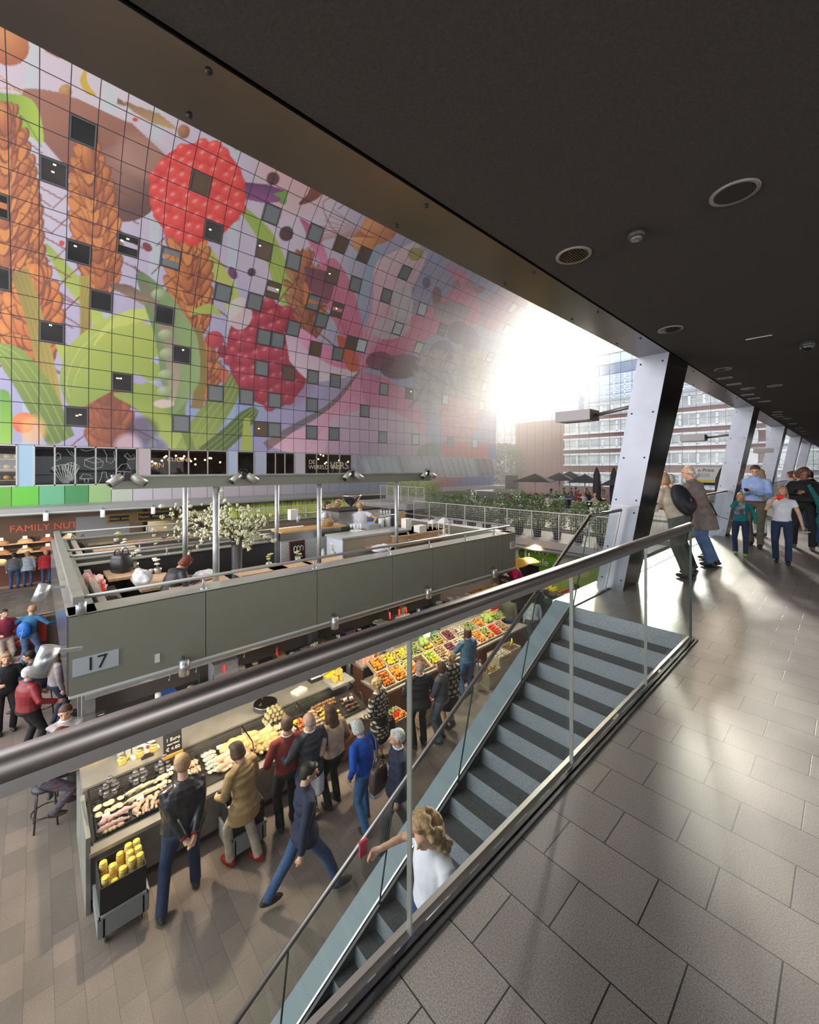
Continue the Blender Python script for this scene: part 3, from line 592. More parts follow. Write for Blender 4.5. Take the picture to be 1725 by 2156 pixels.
# arm mounted floodlight boxes on the columns (hall side)
bronze=mat('lamp_housing',(.16,.145,.15),.4,.5)
def armlamp(x0,y0,x1,y1,b,l,colb):
    # box centre by pixel at distance b, arm runs back to the column
    a,_,z=G((x0+x1)/2,(y0+y1)/2,b=b);t=thing('floodlight_box',l,'lamp',W(a,b,z))
    q=MB();q.box((0,0,0),(.56,.34,.16));part('housing',q,bronze,t);q=MB();q.box((0,0,-.084),(.48,.28,.006));part('lens',q,mat('flood_lens',(.30,.27,.28),.2),t)
    acol=2.5-.172*z+.02;q=MB();q.cyl((.28,0.05,.0),(a-acol-.02,colb-b+.15,.03),.028,n=10);part('arm',q,bronze,t)
armlamp(1170,865,1260,889,6.4,'dark flat floodlight box on a long arm left of the nearest column',6.0)
armlamp(1440,915,1481,930,13.0,'flat floodlight box on an arm left of the second column',12.73)
armlamp(1600,946,1618,952,19.6,'small flat floodlight box on an arm left of the third column',19.46)
# ================= STALL 17 AND ITS ROOF TERRACE =================
ZT=-.255   # parapet top (1.953 below eye)
ZB=-1.31
t=thing('market_stall','grey-green panelled market stall numbered 17 with a roof terrace behind steel rails','market stall',W(7,5.5,MK))
def S4(a,b,z): return Vector((7-a,b-5.5,z-MK))
def bx(q,a0,a1,b0,b1,z0,z1):
    p=S4(a0,b0,z0);r=S4(a1,b1,z1);q.b6(p.x,r.x,p.y,r.y,p.z,r.z)
topm=mat('parapet_cap',(.38,.39,.37),.35,.3)
pe=[.32,2.0,4.0,5.9,7.2,8.45,9.35,10.15,10.85]
for i in range(8):
    q=MB();bx(q,6.98,7.03,pe[i]+.006,pe[i+1]-.006,ZB,ZT);part('front_panel',q,olive,t)
q=MB();bx(q,7.03,7.38,.33,10.83,ZB,ZT-.012);part('front_parapet_core',q,olive,t)
q=MB();bx(q,6.98,7.42,.32,10.85,ZT-.01,ZT+.012);part('front_parapet_cap',q,topm,t)
q=MB();bx(q,7.0,14.7,.30,.36,ZB,ZT);part('end_panel_left',q,mat('glossy_end_panel',(.35,.36,.36),.12,.7),t)
q=MB();bx(q,7.0,14.7,.36,.62,ZB,ZT);part('end_parapet_left',q,olive,t)
q=MB();bx(q,7.0,14.7,.30,.62,ZT-.01,ZT+.012);part('end_cap_left',q,topm,t)
q=MB();bx(q,7.0,11.8,10.6,10.85,ZB,ZT-.01);part('end_parapet_right',q,olive,t);q=MB();bx(q,7.0,11.8,10.58,10.87,ZT-.01,ZT+.012);part('end_cap_right',q,mat('cap_white',(.7,.72,.74),.4),t)
q=MB();bx(q,7.05,10.6,.36,10.84,TR-.18,TR);bx(q,11.2,14.7,.36,10.84,TR-.18,TR);bx(q,8.6,11.8,4.9,10.84,TR-.18,TR);part('terrace_floor',q,mat('terrace_deck_dark',(.06,.055,.055),.6),t)
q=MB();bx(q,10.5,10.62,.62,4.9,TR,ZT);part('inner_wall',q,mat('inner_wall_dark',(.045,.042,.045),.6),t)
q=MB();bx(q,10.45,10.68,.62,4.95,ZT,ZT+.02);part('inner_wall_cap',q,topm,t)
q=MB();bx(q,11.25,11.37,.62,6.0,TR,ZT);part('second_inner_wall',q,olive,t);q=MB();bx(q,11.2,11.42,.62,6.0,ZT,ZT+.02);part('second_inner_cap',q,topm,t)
q=MB();bx(q,14.55,14.7,.3,10.8,ZB,ZT);part('far_parapet',q,olive,t);q=MB();bx(q,14.5,14.75,.3,10.8,ZT,ZT+.02);part('far_cap',q,topm,t)
railg=mat('terrace_rail',(.30,.31,.30),.4,.5)
def rail(pts,posts,name='rail',r=.028):
    q=MB();q.tube([S4(*p) for p in pts],r,8)
    o=part(name,q,railg,t)
    for p in posts:
        q=MB();q.cyl(S4(p[0],p[1],ZT),S4(p[0],p[1],ZT+.2),.018,n=8);q.cyl(S4(p[0],p[1],ZT),S4(p[0],p[1],ZT+.03),.05,n=10);part('rail_post',q,galv,t)
rz_=ZT+.205
q=MB();q.bar(S4(6.95,.42,rz_),S4(14.7,.42,rz_),.12,.10);part('end_rail_box',q,mat('rail_box',(.32,.33,.31),.35,.3),t)
for a in (7.0,8.2,9.4,10.6,11.8,13.0,14.2):
    q=MB();q.cyl(S4(a,.45,ZT),S4(a,.45,rz_-.03),.06,n=12);part('rail_post',q,galv,t)
rail([(7.1,.45,rz_),(7.1,10.7,rz_)],[(7.1,b,0) for b in (2.0,4.0,5.9,7.2,8.6,9.9)])
rail([(14.6,.45,rz_),(14.6,10.7,rz_)],[(14.6,b,0) for b in (2.5,5.0,7.5)])
rail([(10.56,.5,rz_),(10.56,4.9,rz_)],[(10.56,b,0) for b in (2.2,4.2)]);rail([(11.31,.5,rz_),(11.31,6.0,rz_)],[(11.31,b,0) for b in (1.8,3.6,5.4)])
rail([(7.1,10.7,rz_),(11.8,10.7,rz_)],[(9.5,10.7,0)])
rail([(11.8,10.7,rz_),(11.8,7.5,rz_)],[(11.8,9,0)])
# underside pipe, front lamps
q=MB();q.cyl(S4(7.15,.5,ZB-.10),S4(7.15,10.8,ZB-.10),.075,n=12);part('awning_roller',q,mat('roller',(.26,.28,.27),.4,.3),t)
q=MB();bx(q,6.97,7.06,.32,10.85,ZB-.03,ZB);part('lower_edge',q,mat('cap_white',(.7,.7,.7)),t)
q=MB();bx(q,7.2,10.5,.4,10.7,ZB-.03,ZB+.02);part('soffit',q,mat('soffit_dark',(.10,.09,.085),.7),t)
# number plates
for (b0,b1,z0,z1,sz,c) in [(.36,.86,-1.06,-.83,.20,(.45,.50,.55)),(10.55,10.83,-.72,-.52,.17,(.75,.76,.76))]:
    q=MB();bx(q,6.965,6.98,b0,b1,z0,z1);p_=part('number_plate',q,mat('plate_%d'%int(c[0]*100),c,.5),t)
    text('number','17',sz*1.25,t,S4(6.962,(b0+b1)/2,(z0+z1)/2),(PI/2,0,PI/2),black)
q=MB();bx(q,6.96,6.98,1.30,1.36,-1.17,-1.05);part('sensor_box',q,white,t)
# back kitchen wall, side posts to the ground
q=MB();bx(q,10.2,10.3,.6,10.6,MK,ZB);part('kitchen_wall',q,mat('kitchen_wall_dark',(.2,.175,.16),.6),t)
for b in (.75,5.6,10.5):
    q=MB();bx(q,9.9,10.15,b-.1,b+.1,MK,ZB);part('support_post',q,galv,t)
for i,b in enumerate([.15,1.9,4.15,6.25,8.35]):pass
spm=mat('spot_housing',(.50,.53,.55),.3,.8)
for i,(px,py) in enumerate([(388,1403),(705,1309),(902,1248),(1041,1206)]):
    a,b,z=G(px,py,a=6.86);t2=thing('stall_spotlight',['steel cylinder spotlight under the left end of stall 17, nearest','steel cylinder spotlight at the middle of the stall 17 front','steel cylinder spotlight right of the middle of the stall 17 front','steel cylinder spotlight by the far right number 17'][i],'spotlight',W(a,b,z))
    q=MB();q.cyl((0,0,-.13),(0,0,.1),.075,n=16);part('housing',q,spm,t2);q=MB();q.tube([(-.09,0,-.02),(-.09,0,.12),(0,0,.16),(.0,0,.1)],.008,6);part('cable',q,black,t2);q=MB();q.b6(-.2,-.07,-.02,.02,0,.04);part('bracket',q,galv,t2)
for i,(px,py,s_) in enumerate([(95,1245,.09),(107,1385,.13)]):
    a,b,z=G(px,py,b=.1);t2=thing('stall_spotlight',['small steel spotlight on the left end wall of stall 17, upper','large steel spotlight on the left end of stall 17 beside the drinkers'][i],'spotlight',W(a,b,z));M_=Matrix.Rotation(.35,3,'X')
    q=MB();q.cyl((0,-.08,-.13),(0,0,.1),.075,n=16);part('housing',q,spm,t2);q=MB();q.bar((0,0,.05),(0,.22,.02),.03,.03);part('bracket',q,galv,t2)
# hanging rod with hooks below the stall
t2=thing('hanging_rod','long steel rod with meat hooks under the edge of stall 17','rod',W(7.5,5,ZB-.33))
q=MB();q.cyl((0,-4.4,0),(0,5.6,0),.016,n=8);part('rod',q,steel,t2)
for b in (-4,-2,0,2,4): 
    q=MB();q.cyl((0,b,0),(0,b,.33),.012,n=6);part('hanger',q,steel,t2)
for b in (-3.4,-3.0,-2.2,1.2,2.6): 
    q=MB();q.tube([(0,b,.03),(.02,b,-.03),(0,b,-.10),(-.03,b,-.12),(-.03,b,-.08)],.006,5);part('hook',q,steel,t2)
# upper steel frame with projectors
t2=thing('terrace_canopy_structure','galvanised steel frame of posts and beams standing over the roof terrace','steel frame',W(8,4,TR))
def S5(a,b,z): return Vector((8-a,b-4,z-TR))
zf=lambda px,py,a:G(px,py,a=a)
bm_=[G(235,1000,a=8.0),G(455,1001,a=8.0),G(672,999,a=8.0),G(835,997,a=8.0),G(905,996,a=8.0)]
zt_=1.56
q=MB();q.bar(S5(8.0,bm_[0][1],zt_-.09),S5(8.0,bm_[4][1],zt_-.09),.12,.20);part('front_beam',q,mat('beam_olive',(.27,.29,.24),.4,.4),t2)
q=MB();q.bar(S5(8.0,bm_[0][1],zt_+.025),S5(8.0,bm_[4][1],zt_+.025),.2,.03);part('beam_cap',q,galv,t2)
for px in (455,672,835):
    a,b,z=G(px,1005,a=8.0);q=MB();q.cyl(S5(a,b,TR),S5(a,b,zt_-.1),.052 if px!=455 else .058,n=14);part('post',q,galv,t2)
for px in (390,583):
    a,b,z=G(px,1010,a=10.2);q=MB();q.cyl(S5(a,b,TR),S5(a,b,zt_-.05),.055,n=14);part('post',q,galv,t2)
q=MB();q.bar(S5(10.2,G(380,1010,a=10.2)[1],zt_-.05),S5(10.2,G(760,1010,a=10.2)[1],zt_-.05),.1,.1);part('rear_beam',q,galv,t2)
def projector(px,py,l,tw=True,a=7.85):
    a,b,z=G(px,py,a=a);t3=thing('twin_projector',l,'lamp',W(a,b,z))
    for sg in ((-1,1) if tw else (1,)):
        q=MB();q.cyl((.0,sg*.07,.02),(.06,sg*.24,-.10),.065,n=14);part('lamp_barrel',q,mat('projector_grey',(.36,.37,.33),.4,.3),t3);q=MB();q.cyl((.06,sg*.24,-.10),(.062,sg*.245,-.104),.055,n=14);part('lamp_front',q,black,t3)
    q=MB();q.b6(-.04,.04,-.04,.04,-.05,.09);part('bracket',q,dark,t3);q=MB();q.tube([(0,-.1,.06),(0,-.05,.13),(0,.05,.13),(0,.1,.06)],.008,5);part('cable',q,black,t3)
projector(268,1006,'white twin projector lamps at the left end of the steel frame')
projector(513,1003,'twin projector lamps above the white flowering trees');projector(741,999,'twin projector lamps above the bar and its three waiters');projector(900,997,'twin projector lamps at the right end of the steel frame')
# ---------- terrace furniture
TT=TR+.74
tt_p=mat('table_steel_dark',(.02,.02,.022),.4,.5)
def table(px,py,la,lb,label,zt=TT):
    a,b,_=G(px,py,z=zt);t3=thing('cafe_table',label,'table',W(a,b,TR));h=zt-TR
    q=MB();q.box((0,0,h-.025),(la,lb,.05));part('tabletop',q,wood,t3);q=MB();q.box((0,0,h/2-.03),(.09,.09,h-.06));part('pedestal',q,tt_p,t3);q=MB();q.box((0,0,.01),(.4,.4,.02));part('foot_plate',q,tt_p,t3);return t3
tabs=[(262,1204,1.0,.62,'light oak table with the black handbag on it, front left of the terrace'),(325,1222,1.1,.60,'light oak table in front of the red-haired woman'),(423,1228,.6,1.0,'light oak table with the white plastic bag, beside the tall steel post'),
(548,1198,.62,.98,'light oak table with a small yellow flower pot, left of the bar board'),(607,1189,.62,.9,'light oak table with a green flower pot, in front of the tiled bar'),(676,1178,.6,.9,'light oak table with a water bottle, under the bar corner'),
(220,1138,.9,.8,'pale table in the rear booth, nearest the far parapet on the left'),(240,1152,.8,.9,'pale table in the rear booth beside the black bag'),(302,1133,.8,1.0,'pale table in the rear booth, middle'),(372,1127,.7,.9,'pale table in the rear booth right beside the thin post')]
TB_={}
for i,(px,py,la,lb_,l) in enumerate(tabs): TB_[i]=table(px,py,la,lb_,l)
tab=table(830,1142,.75,1.9,'long pale communal table at the right with small flower pots')
tab2=table(905,1128,.8,1.0,'oak high table carrying the two lanterns at the far right corner of the terrace',TT+.05)
# stools
def stool_mesh():
    r=thing('wooden_stool','round wooden stool','stool',(0,0,0));q=MB();q.lathe([(.15,.41),(.17,.42),(.17,.45),(.155,.46)],n=20);part('seat',q,wood,r)
    for k in range(4):
        c,s=math.cos(PI/4+k*PI/2),math.sin(PI/4+k*PI/2);q=MB();q.bar((c*.11,s*.11,.41),(c*.17,s*.17,0),.035,.035);part('leg',q,wood,r)
    return r
so=None
for px,py,l in [(372,1258,'round wooden stool between the red-haired woman and the next table'),(405,1250,'round wooden stool half under the table with the white bag'),(607,1214,'round wooden stool by the table with the green flower pot'),(662,1202,'round wooden stool near the water bottle table'),(310,1262,'wooden stool behind the red-haired woman')]:
    a,b,_=G(px,py,z=TR+.45)
    if so is None: so=stool_mesh();KID[so.name]=list(so.children);so.location=W(a,b,TR);so['label']=l
    else: dup(so,W(a,b,TR),label=l)
# bench along left parapet
t3=thing('corner_bench','grey padded bench along the left end of the front terrace','bench',W(8.8,.95,TR));q=MB();q.box((0,0,.2),(3.0,.5,.4));part('seat_box',q,mat('bench_dark',(.12,.11,.11),.7),t3);q=MB();q.box((0,-.2,.62),(3.0,.1,.45));part('backrest',q,mat('bench_pad',(.42,.38,.32),.8),t3);q=MB();q.box((0,.03,.42),(3.0,.42,.06));part('seat_pad',q,mat('bench_seat',(.2,.18,.17),.8),t3)
t3=thing('corner_bench','beige padded bench along the left end of the rear booth','bench',W(13,.95,TR));q=MB();q.box((0,0,.2),(2.6,.5,.4));part('seat_box',q,mat('bench_dark',(.12,.11,.11)),t3);q=MB();q.box((0,-.2,.66),(2.6,.1,.5));part('backrest',q,mat('bench_pad',(.42,.38,.32)),t3)
t3=thing('long_bench','long brown upholstered bench along the far parapet of the terrace','bench',W(14.2,5.4,TR));q=MB();q.box((0,0,.22),(.5,7.5,.44));part('seat',q,mat('bench_brown',(.25,.19,.15),.7),t3);q=MB();q.box((-.2,0,.6),(.1,7.5,.34));part('backrest',q,mat('bench_brown',(.2,.2,.2)),t3)
def on(px,py,z): a,b,_=G(px,py,z=z);return W(a,b,z)
# handbag on table
def bag(loc,sx,sy,h,m_,name,label,cat,rz=0,handles=True):
    t3=thing(name,label,cat,loc,rz);q=MB(True);R=[]
    for z,f in ((0,.9),(.1,1.05),(.5,1.08),(.85,.98),(1,.86)): 
        R.append([Vector((sx/2*f*math.copysign(abs(math.cos(u))**.5,math.cos(u)),sy/2*f*math.copysign(abs(math.sin(u))**.5,math.sin(u)),z*h+.006*math.sin(u*5))) for u in [2*PI*k/20 for k in range(20)]])
    q.loft(R);part('bag_body',q,m_,t3)
    if handles:
        for sg in (-1,1):
            q=MB();q.tube([(-sx*.25,sg*sy*.3,h*.9),(-sx*.2,sg*sy*.32,h*1.2),(0,sg*sy*.34,h*1.34),(sx*.2,sg*sy*.32,h*1.2),(sx*.25,sg*sy*.3,h*.9)],.012,6);part('handle',q,m_,t3)
    return t3
leather=mat('black_leather',(.025,.025,.03),.35,noise=.3,nscale=30)
bag(on(256,1204,TT),.34,.28,.36,leather,'handbag','large black handbag standing on the front left table','bag',.6)
bag(on(164,1166,TR+.45),.5,.35,.4,leather,'shopping_bag','black square bag on the bench of the rear booth','bag',.2)
rdm=mat('red_print_plastic',(.65,.05,.04),.35,noise=0,col2=(.75,.72,.68),nscale=9)
def sack(loc,r,m_,name,label,cat):
    q=MB();rr=random.Random(int(loc[0]*100))
    q.ell((0,0,r[2]*.85),r,20,14);v=[]
    for p in q.v:
        P=Vector(p);s=1+.13*math.sin(P.x*31+1)*math.sin(P.y*27)*1+.08*math.sin(P.z*40+P.x*20);v.append(tuple(Vector((P.x*s,P.y*s,max(0,P.z*s)))))
    q.v=v
    k=one(name,label,cat,q,m_,loc);return k
a,b,_=G(190,1262,z=TR+.45);sack(W(a,b,TR+.45),(.24,.24,.24),rdm,'plastic_bag','red and white printed plastic bag on the front bench','bag')
a,b,_=G(205,1280,z=TR+.45);sack(W(a,b,TR+.44),(.28,.34,.09),mat('glossy_black_coat',(.02,.02,.025),.25,noise=.4,nscale=25),'folded_jacket','shiny black padded jacket lying on the front bench','jacket')
wb=mat('white_plastic_bag',(.78,.79,.84),.35,noise=.12,nscale=14)
a,b,_=G(432,1219,z=TT);sack(W(a,b,TT),(.19,.22,.09),wb,'plastic_bag','white plastic bag on the table beside the tall post','bag')
a,b,_=G(300,1232,z=TT);sack(W(a,b,TT),(.24,.15,.15),wb,'plastic_bag','white plastic bag behind the red-haired woman','bag')
a,b,_=G(805,1170,z=TT);sack(W(7.6,b*.98,ZT-.02),(.2,.25,.09),wb,'plastic_bag','white bag with dark print lying behind the front parapet below the bar','bag')
# flower pots
petal_w=mat('white_petal',(.85,.82,.72),.6);petal_y=mat('yellow_petal',(.75,.72,.3),.6);leafm=mat('fresh_leaf',(.22,.36,.08),.5);tin=mat('tin_pot',(.5,.5,.5),.3,.9);potw=mat('pot_ceramic',(.6,.62,.55),.4)
def flower(px,py,z,l,pm,pt,s=1.0):
    a,b,_=G(px,py,z=z);t3=thing('flower_pot',l,'flowers',W(a,b,z));q=MB();q.lathe([(.035*s,0),(.05*s,.02),(.055*s,.08*s),(.045*s,.085*s)],n=14);part('pot',q,pt,t3)
    q=MB();rr=random.Random(px)
    hs=[(rr.uniform(-.05,.05)*s,rr.uniform(-.06,.06)*s,(.15+rr.random()*.1)*s) for _ in range(4)]
    for h in hs: q.tube([(0,0,.07*s),(h[0]*.5,h[1]*.6,h[2]*.7),h],.004,4)
    part('stems',q,leafm,t3)
    for h in hs:
        q=MB()
        for k in range(6):
            u=2*PI*k/6;q.ell((h[0]+.022*s*math.cos(u),h[1]+.022*s*math.sin(u),h[2]),(.024*s,.018*s,.012*s),6,4)
        q.ell((h[0],h[1],h[2]+.005),.014*s,6,4);part('blossom',q,pm,t3)
flower(283,1197,TT,'white rose in a tin beside the black handbag',petal_w,tin,1.5);flower(332,1207,TT,'white orchid in a tin on the red-haired woman\'s table',petal_w,tin,1.3)
flower(566,1193,TT,'small yellow flowers in a pot left of the chalk menu board',petal_y,potw,1.1);flower(627,1182,TT,'yellow flowers in a pot right below the chalk menu board',petal_y,potw,1.1);flower(703,1168,TT,'white flower in a pot beside the water bottle',petal_w,potw,1.1)
flower(245,1141,TT,'yellow flower pot on the far left rear table',petal_y,potw,1.2);flower(262,1160,TT,'white flowers in a pot on the front rear-booth table',petal_w,potw,1.2);flower(325,1131,TT,'white flowers in a pot on the middle rear-booth table',petal_w,potw,1.2);flower(352,1123,TT,'yellow flower pot on the right rear-booth table',petal_y,potw,1.2)
flower(862,1140,TT,'small flower pot on the long communal table, left one',petal_y,tin,1.0);flower(893,1132,TT,'flower pot with green leaves on the communal table near the lanterns',petal_y,potw,1.3)
q=MB();q.lathe([(.035,0),(.04,.09),(.034,.09)],n=14);one('cup','grey-green cup beside the white orchid','cup',q,potw,on(318,1208,TT))
t3=thing('water_bottle','clear plastic water bottle with blue cap on the table under the bar corner','bottle',on(680,1176,TT));q=MB();q.lathe([(.033,0),(.036,.1),(.034,.17),(.014,.22),(.014,.235)],n=14);part('bottle_body',q,mat('pet_bottle',(.7,.78,.8),.1),t3);q=MB();q.lathe([(.016,.235),(.016,.26)],n=12);part('cap',q,mat('blue_cap',(.05,.1,.5),.4),t3)
# bar
t3=thing('terrace_bar','white tiled bar block with wooden shelf and concrete worktop on the roof terrace','bar counter',W(9,8,TR))
tile=brickmat('white_tiles',(.72,.74,.76),(.68,.70,.72),(.35,.36,.38),.12,.06,.004,rough=.25,granite=.02,axes='yz',offset=.5)
tile2=brickmat('white_tiles_end',(.72,.74,.76),(.68,.70,.72),(.35,.36,.38),.12,.06,.004,rough=.25,granite=.02,axes='xz',offset=.5)
def S6(a,b,z): return Vector((9-a,b-8,z-TR))
def bx6(q,a0,a1,b0,b1,z0,z1): p=S6(a0,b0,z0);r=S6(a1,b1,z1);q.b6(p.x,r.x,p.y,r.y,p.z,r.z)
al,bl,_=G(592,1185,z=TR);ar,br,_=G(722,1218,z=TR)
# tiled face along b at a=10.6 from px 592 to px 676 ; return to front at px 720
aF=10.1;b0_=G(592,1120,a=aF)[1];b1_=G(722,1120,a=aF-.1)[1]
q=MB();bx6(q,aF,aF+.08,b0_,b1_,TR,TR+.95);part('tiled_front',q,tile,t3)
q=MB();bx6(q,aF-.02,aF+.5,b0_-.02,b1_,TR+.95,TR+1.17);part('steel_band',q,steel_d,t3)
q=MB();bx6(q,aF-.12,aF+.5,b0_-.05,b1_+.1,TR+1.17,TR+1.21);part('wood_shelf',q,wood_y,t3)
q=MB();bx6(q,aF+.08,aF+.6,b0_,b0_+.08,TR,TR+.95);part('tiled_end',q,tile2,t3)
aG=9.0;bg0=G(722,1120,a=aG)[1];bg1=G(860,1120,a=aG)[1]
q=MB();bx6(q,aG,aG+.7,bg0,bg1,TR,TR+1.0);part('bar_body',q,mat('bar_beige',(.48,.42,.33),.6),t3)
q=MB();bx6(q,aG-.03,aG+.75,bg0-.03,bg0+.0,TR,TR+1.0);part('bar_end',q,mat('bar_end_white',(.62,.68,.78),.5),t3)
q=MB();bx6(q,aG-.06,aG+.8,bg0-.06,bg1,TR+1.0,TR+1.05);part('bar_worktop',q,mat('bar_slate',(.42,.46,.46),.4),t3)
WTZ=TR+1.05
# menu board with chalk mark
a,b,_=G(627,1160,a=aF-.06);t3=thing('menu_board','black chalk menu board leaning on the white tiled bar','board',W(a,b,TR+.46))
q=MB();q.box((0,0,0),(.03,.44,.92),M=Matrix.Rotation(-.08,3,'Y'));part('frame',q,mat('board_red_brown',(.12,.02,.015),.5),t3);q=MB();q.box((.018,0,0),(.01,.36,.84),M=Matrix.Rotation(-.08,3,'Y'));part('slate',q,chalk,t3)
q=MB()
for y in (-.09,0,.09): q.tube([(.05,y-.04,.2),(.05,y-.04,.30),(.05,y,.34),(.05,y+.04,.30),(.05,y+.04,.2)],.012,5)
part('emblem',q,chalkw,t3);text('chalk_lettering','Menu',.10,t3,(.045,0,.05),(PI/2,0,PI/2),chalkw);text('chalk_lettering','terras',.12,t3,(.045,0,-.1),(PI/2,0,PI/2),chalkw)
# rotisserie / machine
a,b,_=G(740,1110,a=10.8);t3=thing('grill_machine','tall stainless steel machine with a big bowl on top behind the waiters','machine',W(a,b,TR))
q=MB();q.b6(-.45,.45,-.75,.75,0,1.55);part('cabinet',q,steel,t3);q=MB();q.b6(-.5,.5,-.8,.8,1.55,1.6);part('lid',q,dark,t3);q=MB();q.b6(.45,.47,-.2,.5,1.12,1.17);part('display',q,mat('blue_display',(.05,.15,.8),.4,emit=1),t3)
q=MB();q.lathe([(.02,1.62),(.06,1.7),(.22,1.82),(.32,1.98),(.33,2.02),(.29,2.0),(.2,1.86),(.0,1.8)],n=20,cap=False);part('bowl',q,steel,t3)
# bar clutter
wg=mat('wine_glass',(.80,.84,.88),.08)
def glass_obj(loc,l,grp,first=[None]):
    if first[0] is None:
        q=MB();q.lathe([(.028,0),(.004,.01),(.004,.08),(.03,.10),(.036,.15),(.03,.19)],n=10,cap=False);o=one('wine_glass',l,'glass',q,wg,loc,group=grp);first[0]=o;return o
    return dup(first[0],loc,label=l,group=grp)
a0_,b0g,_=G(751,1118,z=WTZ)
q=MB();q.lathe([(.19,0),(.2,.02),(.19,.02)],n=20);one('serving_tray','round tray of upturned glasses on the bar end','tray',q,paper,W(a0_,b0g,WTZ))
for k in range(12):
    u=k*2.4;r=.04+.012*k;glass_obj(W(a0_+r*math.cos(u),b0g+r*math.sin(u),WTZ+.02),'stemmed glass on the round tray at the bar end','glasses on the round tray')
for k in range(14):
    px=785+(k%7)*6;py=1086+(k//7)*5;glass_obj(on(px,py,WTZ+.12),'stemmed glass in the rack behind the bar','glasses in the rack');
q=MB();q.b6(-.22,.22,-.3,.3,0,.12);one('glass_rack','pale rack holding rows of stemmed glasses behind the bar','rack',q,mat('rack_teal',(.35,.5,.5),.5),on(802,1094,WTZ))
def bxo(name,l,cat,px,py,z,d,m_): q=MB();q.box((0,0,d[2]/2),d);return one(name,l,cat,q,m_,on(px,py,z))
bxo('crate_tub','grey plastic tub of cutlery on the bar worktop','tub',781,1112,WTZ,(.35,.4,.13),mat('tub_grey',(.40,.42,.42),.5))
for i,(px,py) in enumerate([(803,1110),(817,1108)]):
    q=MB();q.lathe([(.09,0),(.09,.26),(.085,.27)],n=18);one('plate_stack',['stack of white bowls beside the grey tub, left one','stack of white bowls beside the black menu cards'][i],'dishes',q,white,on(px,py,WTZ))
bxo('menu_cards','black menu card holder on the bar right of the bowls','menu',832,1108,WTZ,(.2,.12,.3),chalk)
bxo('carton_box','white carton box on the wooden bar shelf','box',617,1094,TR+1.21,(.22,.26,.33),paper);bxo('carton_box','tall white carton on the right part of the bar','box',856,1116,TR+.95,(.22,.24,.36),paper);bxo('carton_box','low white carton beside the tall one near the lanterns','box',885,1120,TR+.95,(.25,.3,.2),paper)
bxo('wood_panel_box','plain upright wooden box behind the tall carton','box',845,1105,TR+.95,(.06,.3,.46),wood)
q=MB();q.lathe([(.05,0),(.055,.18),(.045,.18)],n=14);one('straw_cup','cup of blue and white straws on the bar shelf','cup',q,mat('straw_blue',(.1,.14,.4),.5,col2=(.7,.72,.8),nscale=60),on(628,1099,TR+1.21))
sack(on(690,1108,TR+1.21)-Vector((0,0,0)),(.14,.2,.11),mat('paper_sack',(.42,.27,.13),.8,noise=.3,nscale=18),'bread_bag','brown paper bread bag at the end of the wooden bar shelf','bag')
_p=on(866,1116,TR+.95);q=MB();q.b6(-.55,.55,-1.0,1.0,0,.95);q.b6(-.6,.6,-1.05,1.05,.90,.95);one('side_counter','wooden side counter carrying the white cartons beside the lanterns','counter',q,wood,_p-Vector((0,0,.951)))
def lantern(px,py,s,l):
    t4=thing('lantern',l,'lantern',on(px,py,TT+.05));q=MB()
    for x in (-.1,.1):
        for y in (-.1,.1): q.b6(x*s-.012,x*s+.012,y*s-.012,y*s+.012,0,.34*s)
    q.b6(-.12*s,.12*s,-.12*s,.12*s,0,.03);q.b6(-.12*s,.12*s,-.12*s,.12*s,.34*s,.37*s);q.hexa([(-.12*s,-.12*s,.37*s),(.12*s,-.12*s,.37*s),(.12*s,.12*s,.37*s),(-.12*s,.12*s,.37*s)],[(-.04*s,-.04*s,.47*s),(.04*s,-.04*s,.47*s),(.04*s,.04*s,.47*s),(-.04*s,.04*s,.47*s)]);part('frame',q,white,t4)
    q=MB();q.tube([(-.03,0,.47*s),(-.04,0,.53*s),(0,0,.57*s),(.04,0,.53*s),(.03,0,.47*s)],.006,5);part('ring_handle',q,galv,t4);q=MB();q.lathe([(.04*s,.03),(.04*s,.16*s)],n=12);part('candle',q,paper,t4)
lantern(935,1127,1.15,'larger white lantern with candle at the terrace corner');lantern(911,1124,.95,'smaller white lantern left of the large one')
# trolley with blue bags
a,b,_=G(552,1200,z=TR);t3=thing('dish_trolley','dark metal trolley with blue bags and a cloth over it between table and column','trolley',W(a,b,TR));q=MB()
for x in (-.3,.3):
    for y in (-.5,.5): q.b6(x-.015,x+.015,y-.015,y+.015,0,.9)
q.b6(-.3,.3,-.5,.5,.1,.13);q.b6(-.3,.3,-.5,.5,.45,.48);part('frame',q,dark,t3);q=MB();q.b6(-.33,.33,-.55,.55,.86,.92);part('top_tray',q,mat('tray_green',(.25,.28,.2),.6,noise=.5,nscale=8),t3);q=MB();q.grid(lambda u,v:Vector((-.3+.6*u*.2+.33,-.55-.0,.9-.6*v+.01*math.sin(u*20))),8,6);part('hanging_cloth',q,mat('tea_towel',(.62,.52,.52),.9,noise=.2,nscale=50),t3)
bl_=mat('blue_bag',(.02,.25,.55),.3,noise=.3,nscale=10)
for k,(dx,dy,l) in enumerate([(0,-.25,'bright blue crumpled bag on the trolley shelf, left'),(0,.25,'bright blue crumpled bag on the trolley shelf, right')]): sack(W(a-dx,b+dy,TR+.48),(.2,.24,.14),bl_,'blue_bag',l,'bag')
